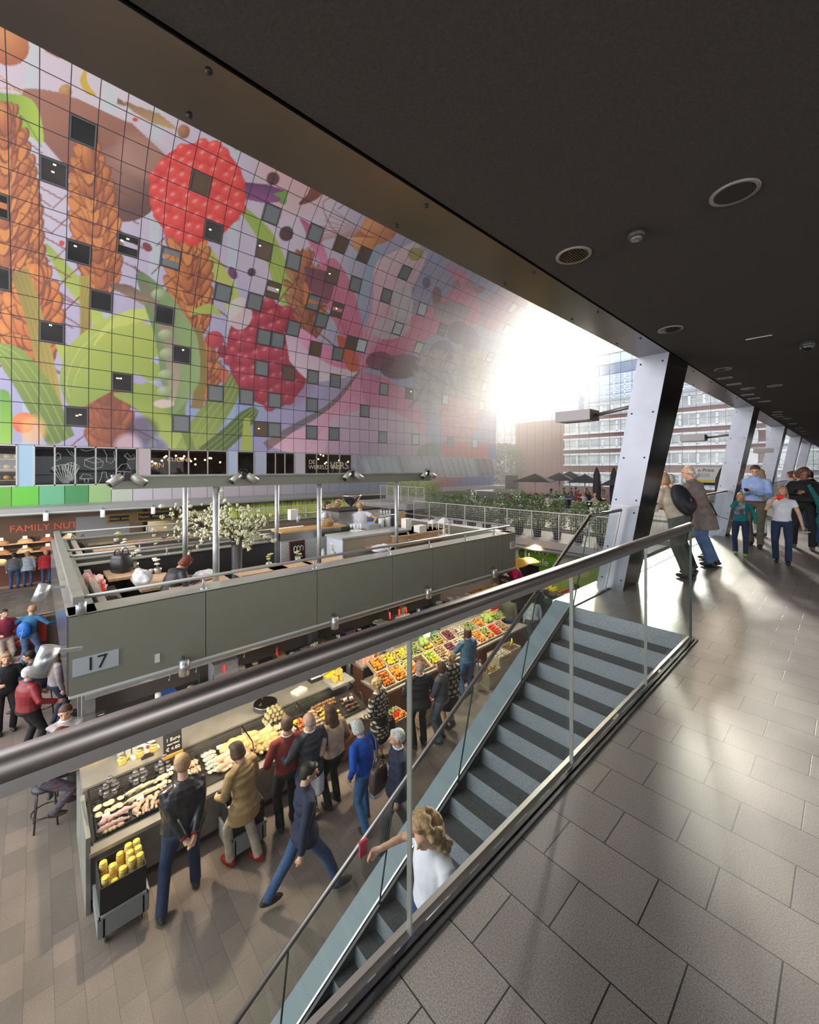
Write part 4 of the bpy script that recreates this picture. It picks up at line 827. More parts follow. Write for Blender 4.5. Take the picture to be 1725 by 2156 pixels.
# magnolia trees in tall steel vases
barkm=mat('magnolia_bark',(.07,.05,.04),.8);blm=mat('magnolia_blossom',(.60,.62,.42),.6,noise=.15,nscale=30)
def magnolia(px,py,a,l,seed,hz,R):
    rr=random.Random(seed);_,b,_=G(px,1100,a=a);t4=thing('magnolia_tree',l,'tree',W(a,b,TR))
    q=MB();q.lathe([(.16,0),(.10,.08),(.08,.3),(.13,.38),(.16,.42),(.13,.46),(.105,.52),(.11,1.2),(.115,hz-.02),(.14,hz),(.14,hz+.03),(.1,hz+.04)],n=18);part('column_vase',q,mat('gunmetal_vase',(.14,.14,.16),.3,.7),t4)
    q=MB();tips=[]
    for k in range(26):
        u=rr.uniform(0,2*PI);up=rr.uniform(-.55,1.0);L_=R*rr.uniform(.65,1.05)
        p=[Vector((0,0,hz))];d=Vector((math.cos(u)*.6,math.sin(u)*.6,1));
        for s_ in range(5):
            d=(d*.7+Vector((math.cos(u)*math.cos(up),math.sin(u)*math.cos(up),math.sin(up)+(-.25*s_ if up<0 else 0)))*.5+Vector((rr.uniform(-.3,.3),rr.uniform(-.3,.3),rr.uniform(-.2,.2)))*.5).normalized();p.append(p[-1]+d*L_/5)
            if s_>0:
                tips.append(p[-1]+Vector((rr.uniform(-.06,.06),rr.uniform(-.06,.06),rr.uniform(-.05,.05))))
                if rr.random()<.7:
                    e=p[-1]+Vector((rr.uniform(-1,1),rr.uniform(-1,1),rr.uniform(-.6,1))).normalized()*rr.uniform(.15,.3);q.tube([p[-1],e],[.011,.006],4);tips.append(e)
        q.tube(p,[.02,.017,.014,.011,.009,.007],5)
    part('branches',q,barkm,t4)
    bm=MB()
    for k in range(5):
        u=2*PI*k/5;M_=Matrix.Rotation(u,3,'Z')@Matrix.Rotation(.7,3,'Y');bm.ell(M_@Vector((0,0,.04)),(.017,.024,.042),6,4,M=M_)
    me_=bm.mesh('blossom',blm)
    rr.shuffle(tips)
    for e in tips[:96]:
        o=link('blossom',me_,t4,e);o.rotation_euler=(rr.uniform(-1.2,1.2),rr.uniform(-1.2,1.2),rr.uniform(0,6));s=rr.uniform(.8,1.35);o.scale=(s,s,s)
    if len(tips)>96:
        q=MB()
        for e in tips[96:]: q.ell(e,(.03,.03,.045),5,4)
        tag(part('small_buds',q,blm,t4),kind='stuff')
magnolia(499,1100,8.9,'white flowering magnolia in a tall steel vase, nearer one behind the thick post',5,1.30,.86)
magnolia(427,1090,11.9,'white flowering magnolia in a tall steel vase, farther one beside the thin post',9,1.25,1.05)
# ================= MARKET COUNTERS AND FOOD =================
grani=mat('counter_granite',(.27,.26,.24),.5,noise=.15,nscale=5);steelw=mat('worktop_steel',(.52,.48,.43),.32,.55,noise=.1,nscale=3)
t=thing('deli_counter','long granite and steel deli counter with glass display cases in front of stall 17','counter',W(6.6,0,MK))
def D(a,b,z): return Vector((6.6-a,b,z))
def bd(q,a0,a1,b0,b1,z0,z1): p=D(a0,b0,z0);r=D(a1,b1,z1);q.b6(p.x,r.x,p.y,r.y,p.z,r.z)
B0D,B1D=.5,5.05
q=MB();bd(q,6.66,7.5,B0D+.02,B1D-.02,.12,.72);part('front_body',q,grani,t)
q=MB();bd(q,6.75,7.45,B0D+.06,B1D-.06,0,.12);part('plinth',q,mat('plinth_wood',(.09,.07,.06),.6),t)
q=MB();bd(q,6.58,6.76,B0D,B1D,.72,.77);part('front_ledge',q,steelw,t)
q=MB();bd(q,6.6,8.2,B0D-.03,B0D+.02,0,.98);part('end_panel',q,grani,t)
q=MB();q.hexa([D(7.36,B0D+.02,.72),D(6.76,B0D+.02,.72),D(6.76,B1D-.02,.72),D(7.36,B1D-.02,.72)],[D(7.36,B0D+.02,.93),D(6.76,B0D+.02,.79),D(6.76,B1D-.02,.79),D(7.36,B1D-.02,.93)]);part('display_bed',q,mat('bed_black',(.03,.028,.026),.4),t)
q=MB();
for k in range(9): bd(q,7.30+k*.022,7.305+k*.022,B0D+.05,B1D-.1,.93+k*.015,.942+k*.015)
bd(q,7.3,7.5,B0D+.04,B1D-.04,.9,.93);part('grille',q,steel,t)
q=MB();bd(q,7.5,8.2,B0D,B1D,1.04,1.08);part('worktop',q,steelw,t)
q=MB();bd(q,7.52,8.15,B0D,B1D,.1,1.04);part('rear_cabinet',q,mat('cabinet_grey',(.28,.26,.24),.5),t)
for b in (B0D+.05,1.62,2.7,3.75,4.95):
    q=MB();q.bar(D(6.72,b,.77),D(6.86,b,1.08),.02,.02,(0,1,0));q.bar(D(6.86,b,1.08),D(7.34,b,1.12),.02,.02,(0,1,0));q.bar(D(7.34,b,.95),D(7.34,b,1.12),.02,.02,(0,1,0));part('glass_post',q,steel,t)
for b0,b1 in ((B0D+.07,1.6),(1.64,2.68),(2.72,3.73),(3.77,4.93)):
    q=MB();q.hexa([D(6.73,b0,.77),D(6.725,b0,.77),D(6.725,b1,.77),D(6.73,b1,.77)],[D(6.87,b0,1.08),D(6.865,b0,1.08),D(6.865,b1,1.08),D(6.87,b1,1.08)]);part('front_glass',q,case_g,t)
def bed(b,t_,dz=.0): # t 0 front .. 1 back
    a=6.80+.5*t_;return W(a,b,MK+.795+.135*t_+dz)
flesh=mat('raw_chicken',(.72,.45,.33),.35,noise=.18,nscale=22);flesh2=mat('pale_poultry',(.80,.62,.42),.4,noise=.14,nscale=18);redm=mat('red_meat',(.42,.07,.05),.4,noise=.3,nscale=20);orange_m=mat('marinated_meat',(.62,.20,.05),.4,noise=.3,nscale=20);golden=mat('golden_poultry',(.74,.50,.22),.4,noise=.2,nscale=15);ham=mat('pink_ham',(.78,.48,.45),.4,noise=.1,nscale=9)
rng=random.Random(5)
def piece(kind,m_):
    q=MB()
    if kind=='fillet': q.ell((0,0,.012),(.055,.03,.014),10,6)
    elif kind=='leg': q.tube([(-.05,0,.015),(-.015,0,.02),(.02,0,.018),(.055,0,.012)],[.02,.028,.014,.010],8);q.ell((.06,0,.012),.014,6,4)
    elif kind=='bird': q.ell((0,0,.045),(.075,.055,.045),12,8);q.ell((.05,.04,.03),(.04,.02,.02),8,5);q.ell((.05,-.04,.03),(.04,.02,.02),8,5);q.ell((-.02,.05,.04),(.03,.014,.02),6,4);q.ell((-.02,-.05,.04),(.03,.014,.02),6,4)
    elif kind=='strip': q.tube([(-.07,0,.01),(-.02,.006,.015),(.03,-.004,.012),(.07,0,.01)],[.01,.014,.013,.008],7)
    elif kind=='chunk': q.ell((0,0,.014),(.032,.026,.017),8,5)
    return q.mesh('meat_piece',m_)
PM={}
def pile(kind,m_,b,t_,nb,nt,db,dt,layers,label,group,rot=0,jit=.35,name='meat_piece',cat='meat'):
    key=(kind,m_.name)
    if key not in PM: PM[key]=piece(kind,m_)
    for l in range(layers):
        for i in range(nb):
            for j in range(nt):
                if l and (i in(0,nb-1) and rng.random()<.5):continue
                o=link(name,PM[key],None,bed(b+(i+.5*(l%2)-(nb-1)/2)*db+rng.uniform(-jit,jit)*db,t_+(j-(nt-1)/2)*dt,.008+l*.018))
                o.rotation_euler=(0,-.2,rot+rng.uniform(-jit,jit)*1.5);s=rng.uniform(1.25,1.6);o.scale=(s,s,s);tag(o,label,cat,group)
def tray(b,t_,w,d,label,m_=black):
    c=bed(b,t_,.0);q=MB();q.box((0,0,.006),(d,w,.012));q.box((-d/2,0,.02),(.01,w,.04));q.box((d/2,0,.02),(.01,w,.04));q.box((0,-w/2,.02),(d,.01,.04));q.box((0,w/2,.02),(d,.01,.04))
    o=one('food_tray',label,'tray',q,m_,c);o.rotation_euler=(0,.26,0);return o
def card(b,t_,label,m_=paper,dz=.05,w=.09):
    q=MB();q.box((0,0,0),(.004,w,.055));o=one('price_card',label,'price card',q,m_,bed(b,t_,dz));o.rotation_euler=(0,-.7,rng.uniform(-.2,.2));return o
tray(.78,.18,.36,.24,'black tray of chicken thighs in the front left corner of the deli case');pile('leg',ham,.78,.18,3,2,.1,.2,2,'plump chicken thigh in the front left tray of the deli case','thighs in the front left tray',1.5)
tray(1.15,.18,.34,.24,'black tray of chicken legs, second from the left in front');pile('leg',flesh,1.15,.18,4,2,.075,.2,2,'chicken leg in the second front tray of the deli case','legs in the second front tray')
pile('chunk',flesh,.78,-.02,5,1,.05,.1,1,'small chicken chunk along the front edge at the left end of the deli case','chunks at the front left')
tray(.78,.66,.36,.26,'black tray of wings at the back left of the deli case');pile('fillet',flesh2,.78,.66,4,2,.08,.22,1,'pale chicken wing in the back left tray of the deli case','wings in the back left tray')
tray(1.15,.66,.34,.26,'black tray of long pale fillets, back row second from the left');pile('strip',flesh2,1.15,.66,7,2,.045,.25,2,'long pale fillet in the back row of the deli case','long fillets in the back tray',1.57,.15)
tray(1.44,.7,.24,.26,'black tray of chicken breasts just left of the first glass post');pile('fillet',flesh2,1.44,.7,3,2,.07,.2,2,'chicken breast in the tray just left of the first glass post','breasts in the tray left of the first post')
pile('strip',orange_m,1.46,.30,4,2,.05,.22,1,'orange marinated strip beside the first glass post','marinated strips left of the first post',0,.2);pile('bird',flesh,1.42,.0,2,1,.16,.2,1,'whole raw chicken at the front just left of the first glass post','raw chickens at the front')
tray(1.82,.7,.3,.3,'black tray of drumsticks just right of the first glass post');pile('strip',flesh,1.82,.7,6,2,.045,.25,2,'pale drumstick in the tray right of the first glass post','drumsticks right of the first post',0,.15)
pile('fillet',ham,1.8,.25,3,2,.09,.2,1,'pink ham slice behind the leather jacket man','ham slices',0,.2);pile('chunk',redm,1.78,.0,5,1,.05,.1,1,'dark red meat cube at the front right of the first glass post','red cubes')
pkg=mat('packed_poultry',(.55,.55,.45),.3,noise=.5,nscale=30)
pile('fillet',pkg,2.12,.6,3,5,.07,.16,2,'small packed portion in a patterned wrapper in the deli case','packed portions',0,.1,'packed_portion','packed food')
pile('bird',flesh,2.38,.3,4,2,.10,.3,2,'plastic-wrapped pale chicken behind the second glass post','wrapped pale chickens',.4);pile('bird',golden,2.62,.6,5,2,.10,.28,3,'golden corn-fed chicken in the middle of the deli case','golden chickens',.8)
pile('bird',golden,2.98,.4,4,3,.10,.26,2,'golden chicken right of the middle glass post','golden chickens right of the middle post',.5)
tray(3.35,.2,.3,.25,'black tray of drumsticks near the red sweater man');pile('leg',ham,3.36,.25,5,3,.06,.16,2,'pink drumstick near the red sweater man','pink drumsticks near the red sweater man');pile('strip',flesh2,3.3,.75,6,1,.05,.2,2,'pale sausage at the back near the jar pyramid','pale sausages',.1)
lab=mat('yellow_green_label',(.7,.75,.08),.5);card(3.42,.55,'bright yellow-green wrapped pack in the deli case, left of its twin',lab,.06,.13);card(3.58,.6,'bright yellow-green wrapped pack in the deli case, right of its twin',lab,.06,.13)
tray(3.72,.4,.25,.4,'black tray of red marinated skewers in front of the red sweater man');pile('strip',orange_m,3.68,.35,3,4,.07,.18,2,'red marinated skewer in front of the red sweater man','marinated skewers',0,.2)
pile('chunk',flesh,3.95,.4,4,5,.05,.17,2,'small pink meat cube in the case before the red sweater man','pink cubes before the red sweater man')
tray(4.3,.35,.5,.4,'steel tray of yellow curry chicken before the bald man',steel);pile('chunk',mat('curry_chicken',(.75,.5,.08),.4,noise=.2,nscale=20),4.25,.35,6,4,.06,.2,2,'yellow curry chicken piece before the bald man','curry chicken pieces')
tray(4.2,.8,.6,.2,'tray of dark roasted meat at the back before the bald man');pile('chunk',mat('roast_brown',(.30,.15,.06),.5,noise=.3,nscale=20),4.25,.8,9,2,.06,.16,2,'dark roasted meat piece at the back of the deli case','roasted pieces')
for b in (4.68,4.84): pile('chunk',mat('dark_roast',(.18,.08,.05),.5),b,.4,2,4,.06,.2,2,'dark roast piece in the right end of the deli case','dark roast pieces at the right end')
for i,(b,tt,l) in enumerate([(.72,.4,'white price card on the front left thighs'),(1.12,.45,'white price card on the second tray'),(1.42,.5,'white price card on the chicken breasts'),(1.56,.95,'tilted white price card near the first glass post'),(1.85,.42,'white price card on the pink ham'),(2.3,.95,'white price card above the leather jacket man'),(2.45,.55,'white price card among the wrapped chickens'),(2.75,1.0,'white price card at the back on the golden chickens'),(3.15,.95,'white price card near the jar pyramid'),(3.5,.75,'white price card between the yellow-green packs'),(3.8,.55,'white price card on the red skewers'),(4.72,.6,'white price card in the right end of the case'),(4.85,.55,'small white price card at the very right end of the case')]): card(b,tt,l)
card(.80,.95,'black chalk price card at the back left of the case',chalk);card(1.5,.15,'black chalk price card before the marinated strips',chalk)
# long lettering on louvre
text('case_lettering','MARKET',.17,t,D(7.45,4.0,1.0),(PI/2,0,PI/2),mat('green_letter',(.08,.14,.07),.5))
# jars
def mkjar(name,label,cat,r,h,body,lid,labelm,loc,grp=None):
    t3=thing(name,label,cat,loc,group=grp);q=MB();q.lathe([(r*.92,0),(r,.01),(r,h*.78),(r*.8,h*.84)],n=14);part('jar_glass',q,body,t3)
    q=MB();q.lathe([(r*.9,h*.84),(r*.9,h)],n=14);part('lid',q,lid,t3);q=MB();q.lathe([(r*1.01,h*.18),(r*1.01,h*.66)],n=14,cap=False);part('paper_label',q,labelm,t3);KID[t3.name]=list(t3.children);return t3
brown_j=mat('jar_dark_content',(.10,.06,.04),.15);greylab=mat('grey_label',(.30,.30,.30),.6);lid_g=mat('grey_lid',(.28,.28,.29),.3,.6);yel_l=mat('orange_label',(.85,.55,.12),.5);must=mat('mustard_content',(.62,.50,.22),.2);soup=mat('soup_content',(.80,.62,.28),.2);gold_l=mat('gold_lid',(.55,.45,.2),.3,.8)
jb=None
pos=[]
for cx,n in ((.80,'left'),(1.16,'middle'),(1.5,'right')):
    for r_,(k,zo) in enumerate(((3,0),(2,1),(1,2)) if n!='middle' else ((3,0),(2,1))):
        for i in range(k): pos.append((cx+(i-(k-1)/2)*.088,7.40-(.03 if r_ else 0),MK+.95+zo*.078,n))
        if r_==0:
            for i in range(2): pos.append((cx+(i-.5)*.09,7.31,MK+.94,n))
for b,a,z,n in pos:
    l='small grey-lidded jar in the %s pyramid on the deli grille'%n
    if jb is None: jb=mkjar('preserve_jar',l,'jar',.038,.075,brown_j,lid_g,greylab,W(a,b,z),'jars in the %s pyramid'%n)
    else: dup(jb,W(a,b,z),label=l,group='jars in the %s pyramid'%n)
for i,b in enumerate((1.0,1.23,1.42)): mkjar('mustard_jar',['orange-labelled mustard jar on the steel worktop, left one','orange-labelled mustard jar on the steel worktop, middle one','orange-labelled mustard jar on the steel worktop, right one'][i],'jar',.055,.13,must,gold_l,yel_l,W(7.72,b,MK+1.08))
gj=None
for k in range(3):
    for i in range(5-k):
        for j in range(2):
            l='gold-lidded tin in the pyramid before the chrome colander';p=W(7.40-j*.09,3.30+(i-(4-k)/2)*.085,MK+.98+k*.085)
            if gj is None: gj=mkjar('preserve_tin',l,'jar',.036,.08,must,gold_l,mat('cream_label',(.6,.6,.45),.6),p,'gold-lidded tins')
            else: dup(gj,p,label=l,group='gold-lidded tins')
yj=None
for k,(i,j,z) in enumerate([(0,0,0),(1,0,0),(0,1,0),(1,1,0),(.5,.5,1),(.9,.9,1),(.7,.7,2)]):
    p=W(7.55-j*.1,4.72+i*.13,MK+1.14+z*.12);l='jar of yellow sauce stacked on the right end of the deli case'
    if yj is None: yj=mkjar('sauce_jar',l,'jar',.05,.115,mat('yellow_content',(.8,.55,.08),.2),mat('yellow_lid',(.8,.65,.1),.4),yel_l,p,'yellow sauce jars')
    else: dup(yj,p,label=l,group='yellow sauce jars')
q=MB();q.b6(-.16,.16,-.2,.3,0,.004);q.b6(-.2,.2,-.22,.32,.0,.055);one('case_top','clear glass top of the right end case under the yellow jars','glass case',q,mat('case_top_glass',(.35,.36,.35),.1),W(7.5,4.78,MK+1.085))
# worktop items
a,b,_=G(283,1585,z=MK+1.1);q=MB();q.box((0,0,.012),(.5,.4,.024),rz=.15);one('cutting_board','white cutting board with knife at the left end of the worktop','cutting board',q,paper,W(7.98,1.28,MK+1.08))
q=MB();q.bar((-.09,0,.012),(.02,0,.012),.022,.02);t3=thing('kitchen_knife','yellow-handled knife lying on the white cutting board','knife',W(8.05,1.33,MK+1.105),.5);part('handle',q,mat('knife_yellow',(.8,.7,.02),.4),t3);q=MB();q.hexa([(.02,-.012,.005),(.15,0,.005),(.15,.004,.005),(.02,.012,.005)],[(.02,-.012,.008),(.15,0,.008),(.15,.004,.008),(.02,.012,.008)]);part('blade',q,steel,t3)
q=MB();q.ell((0,0,.02),(.045,.03,.02),10,6);one('meat_cut','small dark red cut of meat on the white board','meat',q,redm,W(7.84,1.36,MK+1.105))
sack(W(7.83,1.02,MK+1.08),(.07,.08,.02),mat('yellow_cloth',(.8,.68,.05),.8),'cleaning_cloth','yellow cleaning cloth left of the white cutting board','cloth')
q=MB();q.box((0,0,.01),(.1,.17,.02));one('card_terminal','black card terminal on the worktop below the white board','card terminal',q,black,W(7.66,1.32,MK+1.08))
t3=thing('price_board','black chalk price board with orange stand, 1 Euro and 4,80 chalked on it','board',W(7.38,1.62,MK+1.13));q=MB();q.box((0,0,.17),(.015,.26,.36),M=Matrix.Rotation(-.15,3,'Y'));part('slate',q,chalk,t3);q=MB();q.box((.03,0,.0),(.05,.28,.045));part('wood_foot',q,mat('orange_wood',(.65,.33,.06),.5),t3)
for s_,z,sz in (('1 Euro',.25,.075),('voordeel',.18,.05),('€ 4.80',.10,.075)): text('chalk_lettering',s_,sz,t3,(.03,0,z),(PI/2,0,PI/2),chalkw)
t3=thing('counter_scale','bamboo board with glasses on the left end of the counter','serving board',W(7.95,.83,MK+1.08));q=MB();q.box((-.35,-.2,.02),(.5,.5,.04));part('board',q,wood_y,t3);
q=MB();
for i in range(2):
    for j in range(3): q.b6(.05+i*.14,.15+i*.14,-.02+j*.09,.05+j*.09,.0,.16)
one('plastic_box_stack','stack of clear plastic boxes behind the mustard jars','boxes',q,mat('clear_plastic',(.62,.62,.58),.15),W(8.1,.98,MK+1.08))
for i,(da,db,l) in enumerate([(.28,-.02,'small drinking glass on the bamboo board, left'),(.22,-.1,'white pot on the bamboo board, middle'),(.38,-.05,'small drinking glass on the bamboo board, back')]):
    q=MB();q.lathe([(.03,0),(.035,.09),(.03,.09)],n=12);one('drinking_glass',l,'glass',q,[wg,paper,wg][i],W(7.95+da,.83+db-.05,MK+1.12))
t3=thing('chrome_colander','chrome colander with high handle on the worktop','bowl',W(7.62,3.25,MK+1.09));q=MB();q.lathe([(.04,0),(.12,.02),(.2,.09),(.22,.12),(.2,.12),(.11,.04)],n=24);part('bowl',q,chrome,t3);q=MB();q.tube([(-.15,0,.12),(-.16,.0,.3),(-.1,.0,.42),(0,0,.4)],.015,8);part('handle',q,chrome,t3)
q=MB();q.box((0,0,.02),(.2,.28,.04));one('paper_bundle','folded white paper on the worktop behind the bald man','paper',q,paper,W(7.75,4.02,MK+1.08),.3)
t3=thing('black_tub','small black tray box beside the yellow pad on the worktop','tub',W(7.95,4.5,MK+1.08));q=MB();q.b6(-.1,.1,-.14,.14,0,.07);part('tub',q,black,t3);q=MB();q.b6(-.08,.08,-.12,.12,.071,.075);part('content',q,paper,t3)
q=MB();q.b6(-.2,.16,-.06,.28,0,.006);one('yellow_pad','flat yellow pad beside the black tray box','pad',q,mat('pad_yellow',(.85,.68,.03),.5),W(7.9,4.76,MK+1.08))
t3=thing('white_tray','white plastic tray tilted behind the saleswoman','tray',W(8.15,4.85,MK+1.12),.3);q=MB();q.b6(-.16,.16,-.25,.25,0,.015);part('base',q,white,t3);q=MB();q.b6(-.17,-.15,-.26,.26,0,.07);q.b6(.15,.17,-.26,.26,0,.07);q.b6(-.16,.16,-.26,-.24,0,.07);q.b6(-.16,.16,.24,.26,0,.07);part('rim',q,white,t3)
# fridges etc. behind
def cabinet(b0,b1,z0,z1,m_,l,a=9.9,dn=1,name='fridge_cabinet',cat='cabinet'):
    t3=thing(name,l,cat,W(a,(b0+b1)/2,MK));w=b1-b0
    q=MB();q.b6(-.3,.3,-w/2,w/2,z0,z1);part('body',q,m_,t3)
    for k in range(dn):
        c=-w/2+w*(k+.5)/dn;q=MB();q.b6(.3,.32,c-w/dn/2+.02,c+w/dn/2-.02,z0+.03,z1-.03);d=part('door',q,m_,t3);q=MB();q.b6(.32,.35,c+w/dn/2-.07,c+w/dn/2-.05,z1-.35,z1-.15);part('handle',q,dark,d)
fr=mat('fridge_grey',(.40,.40,.41),.35,.3)
cabinet(3.0,4.1,.1,1.0,fr,'pale grey fridge cabinet below the shop emblem board',9.0);cabinet(5.0,5.8,.1,1.05,dark,'dark fridge cabinet right of the saleswoman',9.0);cabinet(5.85,7.2,.1,1.1,fr,'pair of pale fridges behind the saleswoman',9.0,2)
t3=thing('waste_bin','tall steel waste bin with a dark liner behind the counter','bin',W(8.9,2.15,MK));q=MB();q.b6(-.2,.2,-.25,.25,0,.85);part('bin_body',q,mat('bin_steel',(.45,.42,.38),.4,.5),t3);q=MB();q.b6(-.22,.22,-.27,.27,.78,.9);part('liner',q,mat('bin_liner',(.04,.06,.07),.3),t3)
t3=thing('shop_emblem','framed shop emblem with white block letters hanging behind the counter','sign',GW(518,1485,a=8.7));q=MB();q.b6(-.02,0,-.25,.25,-.28,.28);part('frame',q,mat('gilt_frame',(.45,.36,.2),.4,.5),t3);q=MB();q.b6(0,.01,-.19,.19,-.2,.2);part('panel',q,mat('indigo_panel',(.03,.035,.09),.5),t3);text('lettering','HH',.26,t3,(.02,0,.03),(PI/2,0,PI/2),paper)
# grey case stack and kitchen clutter on back shelf at 1.0
kr=random.Random(2)
q=MB();q.b6(-.3,.3,-5,5.2,.95,1.0);q.b6(-.3,.3,-5,-3.9,0,.95);one('kitchen_worktop','long dark steel worktop at the back of the stall 17 kitchen','worktop',q,steel_d,W(9.55,5.4,MK))
plate_m=None
for i,(px,py,n) in enumerate([(505,1408,8),(925,1287,9),(948,1282,10),(965,1290,6),(985,1275,7),(940,1300,5)]):
    q=MB()
    for k in range(n): q.lathe([(.07,k*.018),(.12,k*.018+.014),(.115,k*.018+.016)],n=18)
    a,b,_=G(px,py,z=MK+1.05);one('plate_stack',['stack of cream plates by the hanging red pepper','tall stack of white plates, first of the middle group in the kitchen','tall stack of white plates, second of the kitchen group','low stack of white bowls in front of the kitchen group','stack of white plates nearest the wood fire stove','small stack of white plates at the lower edge of the kitchen group'][i],'dishes',q,paper,W(9.5,b*9.5/a,MK+1.0))
bx_list=[(490,1392,'bright blue plastic crate on the kitchen shelf',(.03,.2,.6),(.3,.4,.12)),(470,1420,'grey metal appliance rack behind the rod',(.3,.3,.32),(.4,.5,.5)),(835,1320,'red and cream food boxes on the kitchen worktop',(.7,.3,.2),(.25,.3,.2)),(800,1330,'white bread bin on the kitchen worktop',(.7,.66,.6),(.3,.3,.2)),(690,1370,'dark crate with herbs in the kitchen',(.1,.13,.08),(.3,.4,.2)),(735,1352,'bunch of dried lavender in a paper bag',(.12,.08,.12),(.2,.3,.25)),(655,1362,'white bowl of salad leaves on the kitchen worktop',(.5,.55,.4),(.2,.3,.12)),(590,1385,'copper coloured pot in the kitchen',(.4,.22,.1),(.2,.2,.2)),(240,1490,'stack of white takeaway boxes at the left end of the kitchen',(.7,.68,.64),(.35,.3,.22))]
for px,py,l,c,d in bx_list:
    a,b,_=G(px,py,a=9.4)if py<1450 else G(px,py,a=8.9);q=MB();q.box((0,0,d[2]/2),d);q.box((0,0,d[2]),(d[0]*1.04,d[1]*1.04,.02));o=one('kitchen_box',l,'kitchenware',q,mat('kb_%d'%px,c,.5,noise=.15,nscale=20),W(9.4 if py<1450 else 8.9,b,MK+1.0))
KC=[('steel_pot','steel pot standing on the kitchen worktop under stall 17','pot',steel,'pot'),('oil_bottle','dark green oil bottle on the kitchen worktop','bottle',mat('bottle_green_dark',(.03,.07,.02),.15),'b'),('spice_tub','orange-lidded spice tub on the kitchen worktop','tub',mat('tub_cream',(.7,.6,.42),.5),'t'),('white_bowl','white bowl standing on the kitchen worktop','bowl',white,'w'),('blue_tub','blue plastic tub on the kitchen worktop','tub',mat('tub_blue',(.05,.15,.45),.4),'x'),('paper_roll','roll of white kitchen paper on the worktop','paper roll',paper,'r')]
KM={}
for i in range(44):
    nm_,l,c_,m_,k=KC[(i*5+i//6)%6]
    if k not in KM:
        q=MB()
        if k=='pot': q.lathe([(.11,0),(.12,.16),(.11,.16),(.10,.03)],n=16)
        elif k=='b': q.lathe([(.035,0),(.035,.18),(.013,.24),(.013,.3)],n=10)
        elif k=='t': q.lathe([(.06,0),(.07,.12),(.075,.12),(.07,.14)],n=12)
        elif k=='w': q.lathe([(.04,0),(.10,.07),(.095,.07),(.03,.02)],n=16)
        elif k=='x': q.b6(-.1,.1,-.14,.14,0,.13)
        else: q.lathe([(.055,0),(.055,.22),(.02,.22)],n=12)
        KM[k]=q.mesh(nm_,m_)
    o=link(nm_,KM[k],None,W(9.33+.28*((i*7)%3)/2-.1,1.6+i*.2,MK+1.0));tag(o,l,c_,l+' group')
q=MB();q.b6(-.2,.2,-4.6,4.6,-.015,.015);one('kitchen_shelf','long upper shelf with crockery at the back of the stall 17 kitchen','shelf',q,steel_d,W(10.0,6,MK+1.55))
for i in range(26):
    k=['w','t','pot','x'][i%4];l={'w':'white bowl on the upper kitchen shelf','t':'cream tub on the upper kitchen shelf','pot':'steel pot on the upper kitchen shelf','x':'blue tub on the upper kitchen shelf'}[k];o=link({'w':'white_bowl','t':'spice_tub','pot':'steel_pot','x':'blue_tub'}[k],KM[k],None,W(10.0,1.7+i*.34,MK+1.566));tag(o,l,'kitchenware',l+' group')
rp=mat('red_pepper',(.6,.02,.02),.3)
for i,(px,py) in enumerate([(470,1430),(583,1402),(820,1360),(840,1350),(855,1352)]):
    q=MB();q.tube([(0,0,.08),(0,.01,.03),(.01,0,-.05),(0,.02,-.12)],[.01,.026,.02,.006],8);one('hanging_pepper','red pepper hanging from the steel rod under stall 17','pepper',q,rp,W(7.5,G(px,py,a=7.5)[1],ZB-.50),group='peppers on the rod')
t3=thing('flower_bowl','bowl of small white flowers standing in the kitchen, left of the white glasses','flowers',GW(662,1368,a=9.2));q=MB();q.lathe([(.04,0),(.12,.07),(.11,.08)],n=14);part('bowl',q,steel,t3);q=MB()
for k in range(24): q.ell((kr.uniform(-.1,.1),kr.uniform(-.1,.1),.09+kr.random()*.06),.022,6,4)
part('blossoms',q,petal_w,t3);q=MB();q.ell((0,0,.07),(.12,.12,.05),10,6);part('leaves',q,leafm,t3)
# ---- trolleys with crates
grey_c=mat('grey_crate',(.27,.28,.29),.5);blackbox=mat('black_carton',(.015,.015,.017),.6)
def cart(loc,label,dx=.52,dy=.5):
    t3=thing('crate_trolley',label,'trolley',loc);q=MB();q.b6(-dx/2,dx/2,-dy/2,dy/2,.12,.14)
    for x in(-1,1): q.b6(x*dx/2-.012,x*dx/2+.012,-dy/2,dy/2,.12,.36)
    for y in(-1,1): q.b6(-dx/2,dx/2,y*dy/2-.012,y*dy/2+.012,.12,.36)
    q.b6(-dx/2-.015,dx/2+.015,-dy/2-.015,-dy/2+.015,.34,.37);q.b6(-dx/2-.015,dx/2+.015,dy/2-.015,dy/2+.015,.34,.37);q.b6(dx/2-.015,dx/2+.015,-dy/2,dy/2,.34,.37)
    for y in (-.8,.8): q.b6(dx/2,dx/2+.012,y*dy/2-.01,y*dy/2+.01,.12,.35)
    part('grey_crate',q,grey_c,t3);q=MB();dx-=.05;dy-=.04;H_=.68
    for x in(-1,1): q.b6(x*dx/2-.006,x*dx/2+.006,-dy/2,dy/2,.14,H_)
    for y in(-1,1): q.b6(-dx/2,dx/2,y*dy/2-.006,y*dy/2+.006,.14,H_)
    q.b6(-dx/2,dx/2,-dy/2,dy/2,.50,.52);part('black_box',q,blackbox,t3)
    for x in (-.2,.2):
        for y in (-.18,.18):
            q=MB();q.cyl((x,y-.012,.045),(x,y+.012,.045),.045,n=16);q.b6(x-.012,x+.012,y-.02,y+.02,.05,.12);part('castor',q,mat('castor_rubber',(.08,.08,.08),.6),t3)
    return t3
cl=W(6.30,.80,MK);cart(cl,'grey trolley with a black box of mustard jars at the end of the deli counter')
mj=None
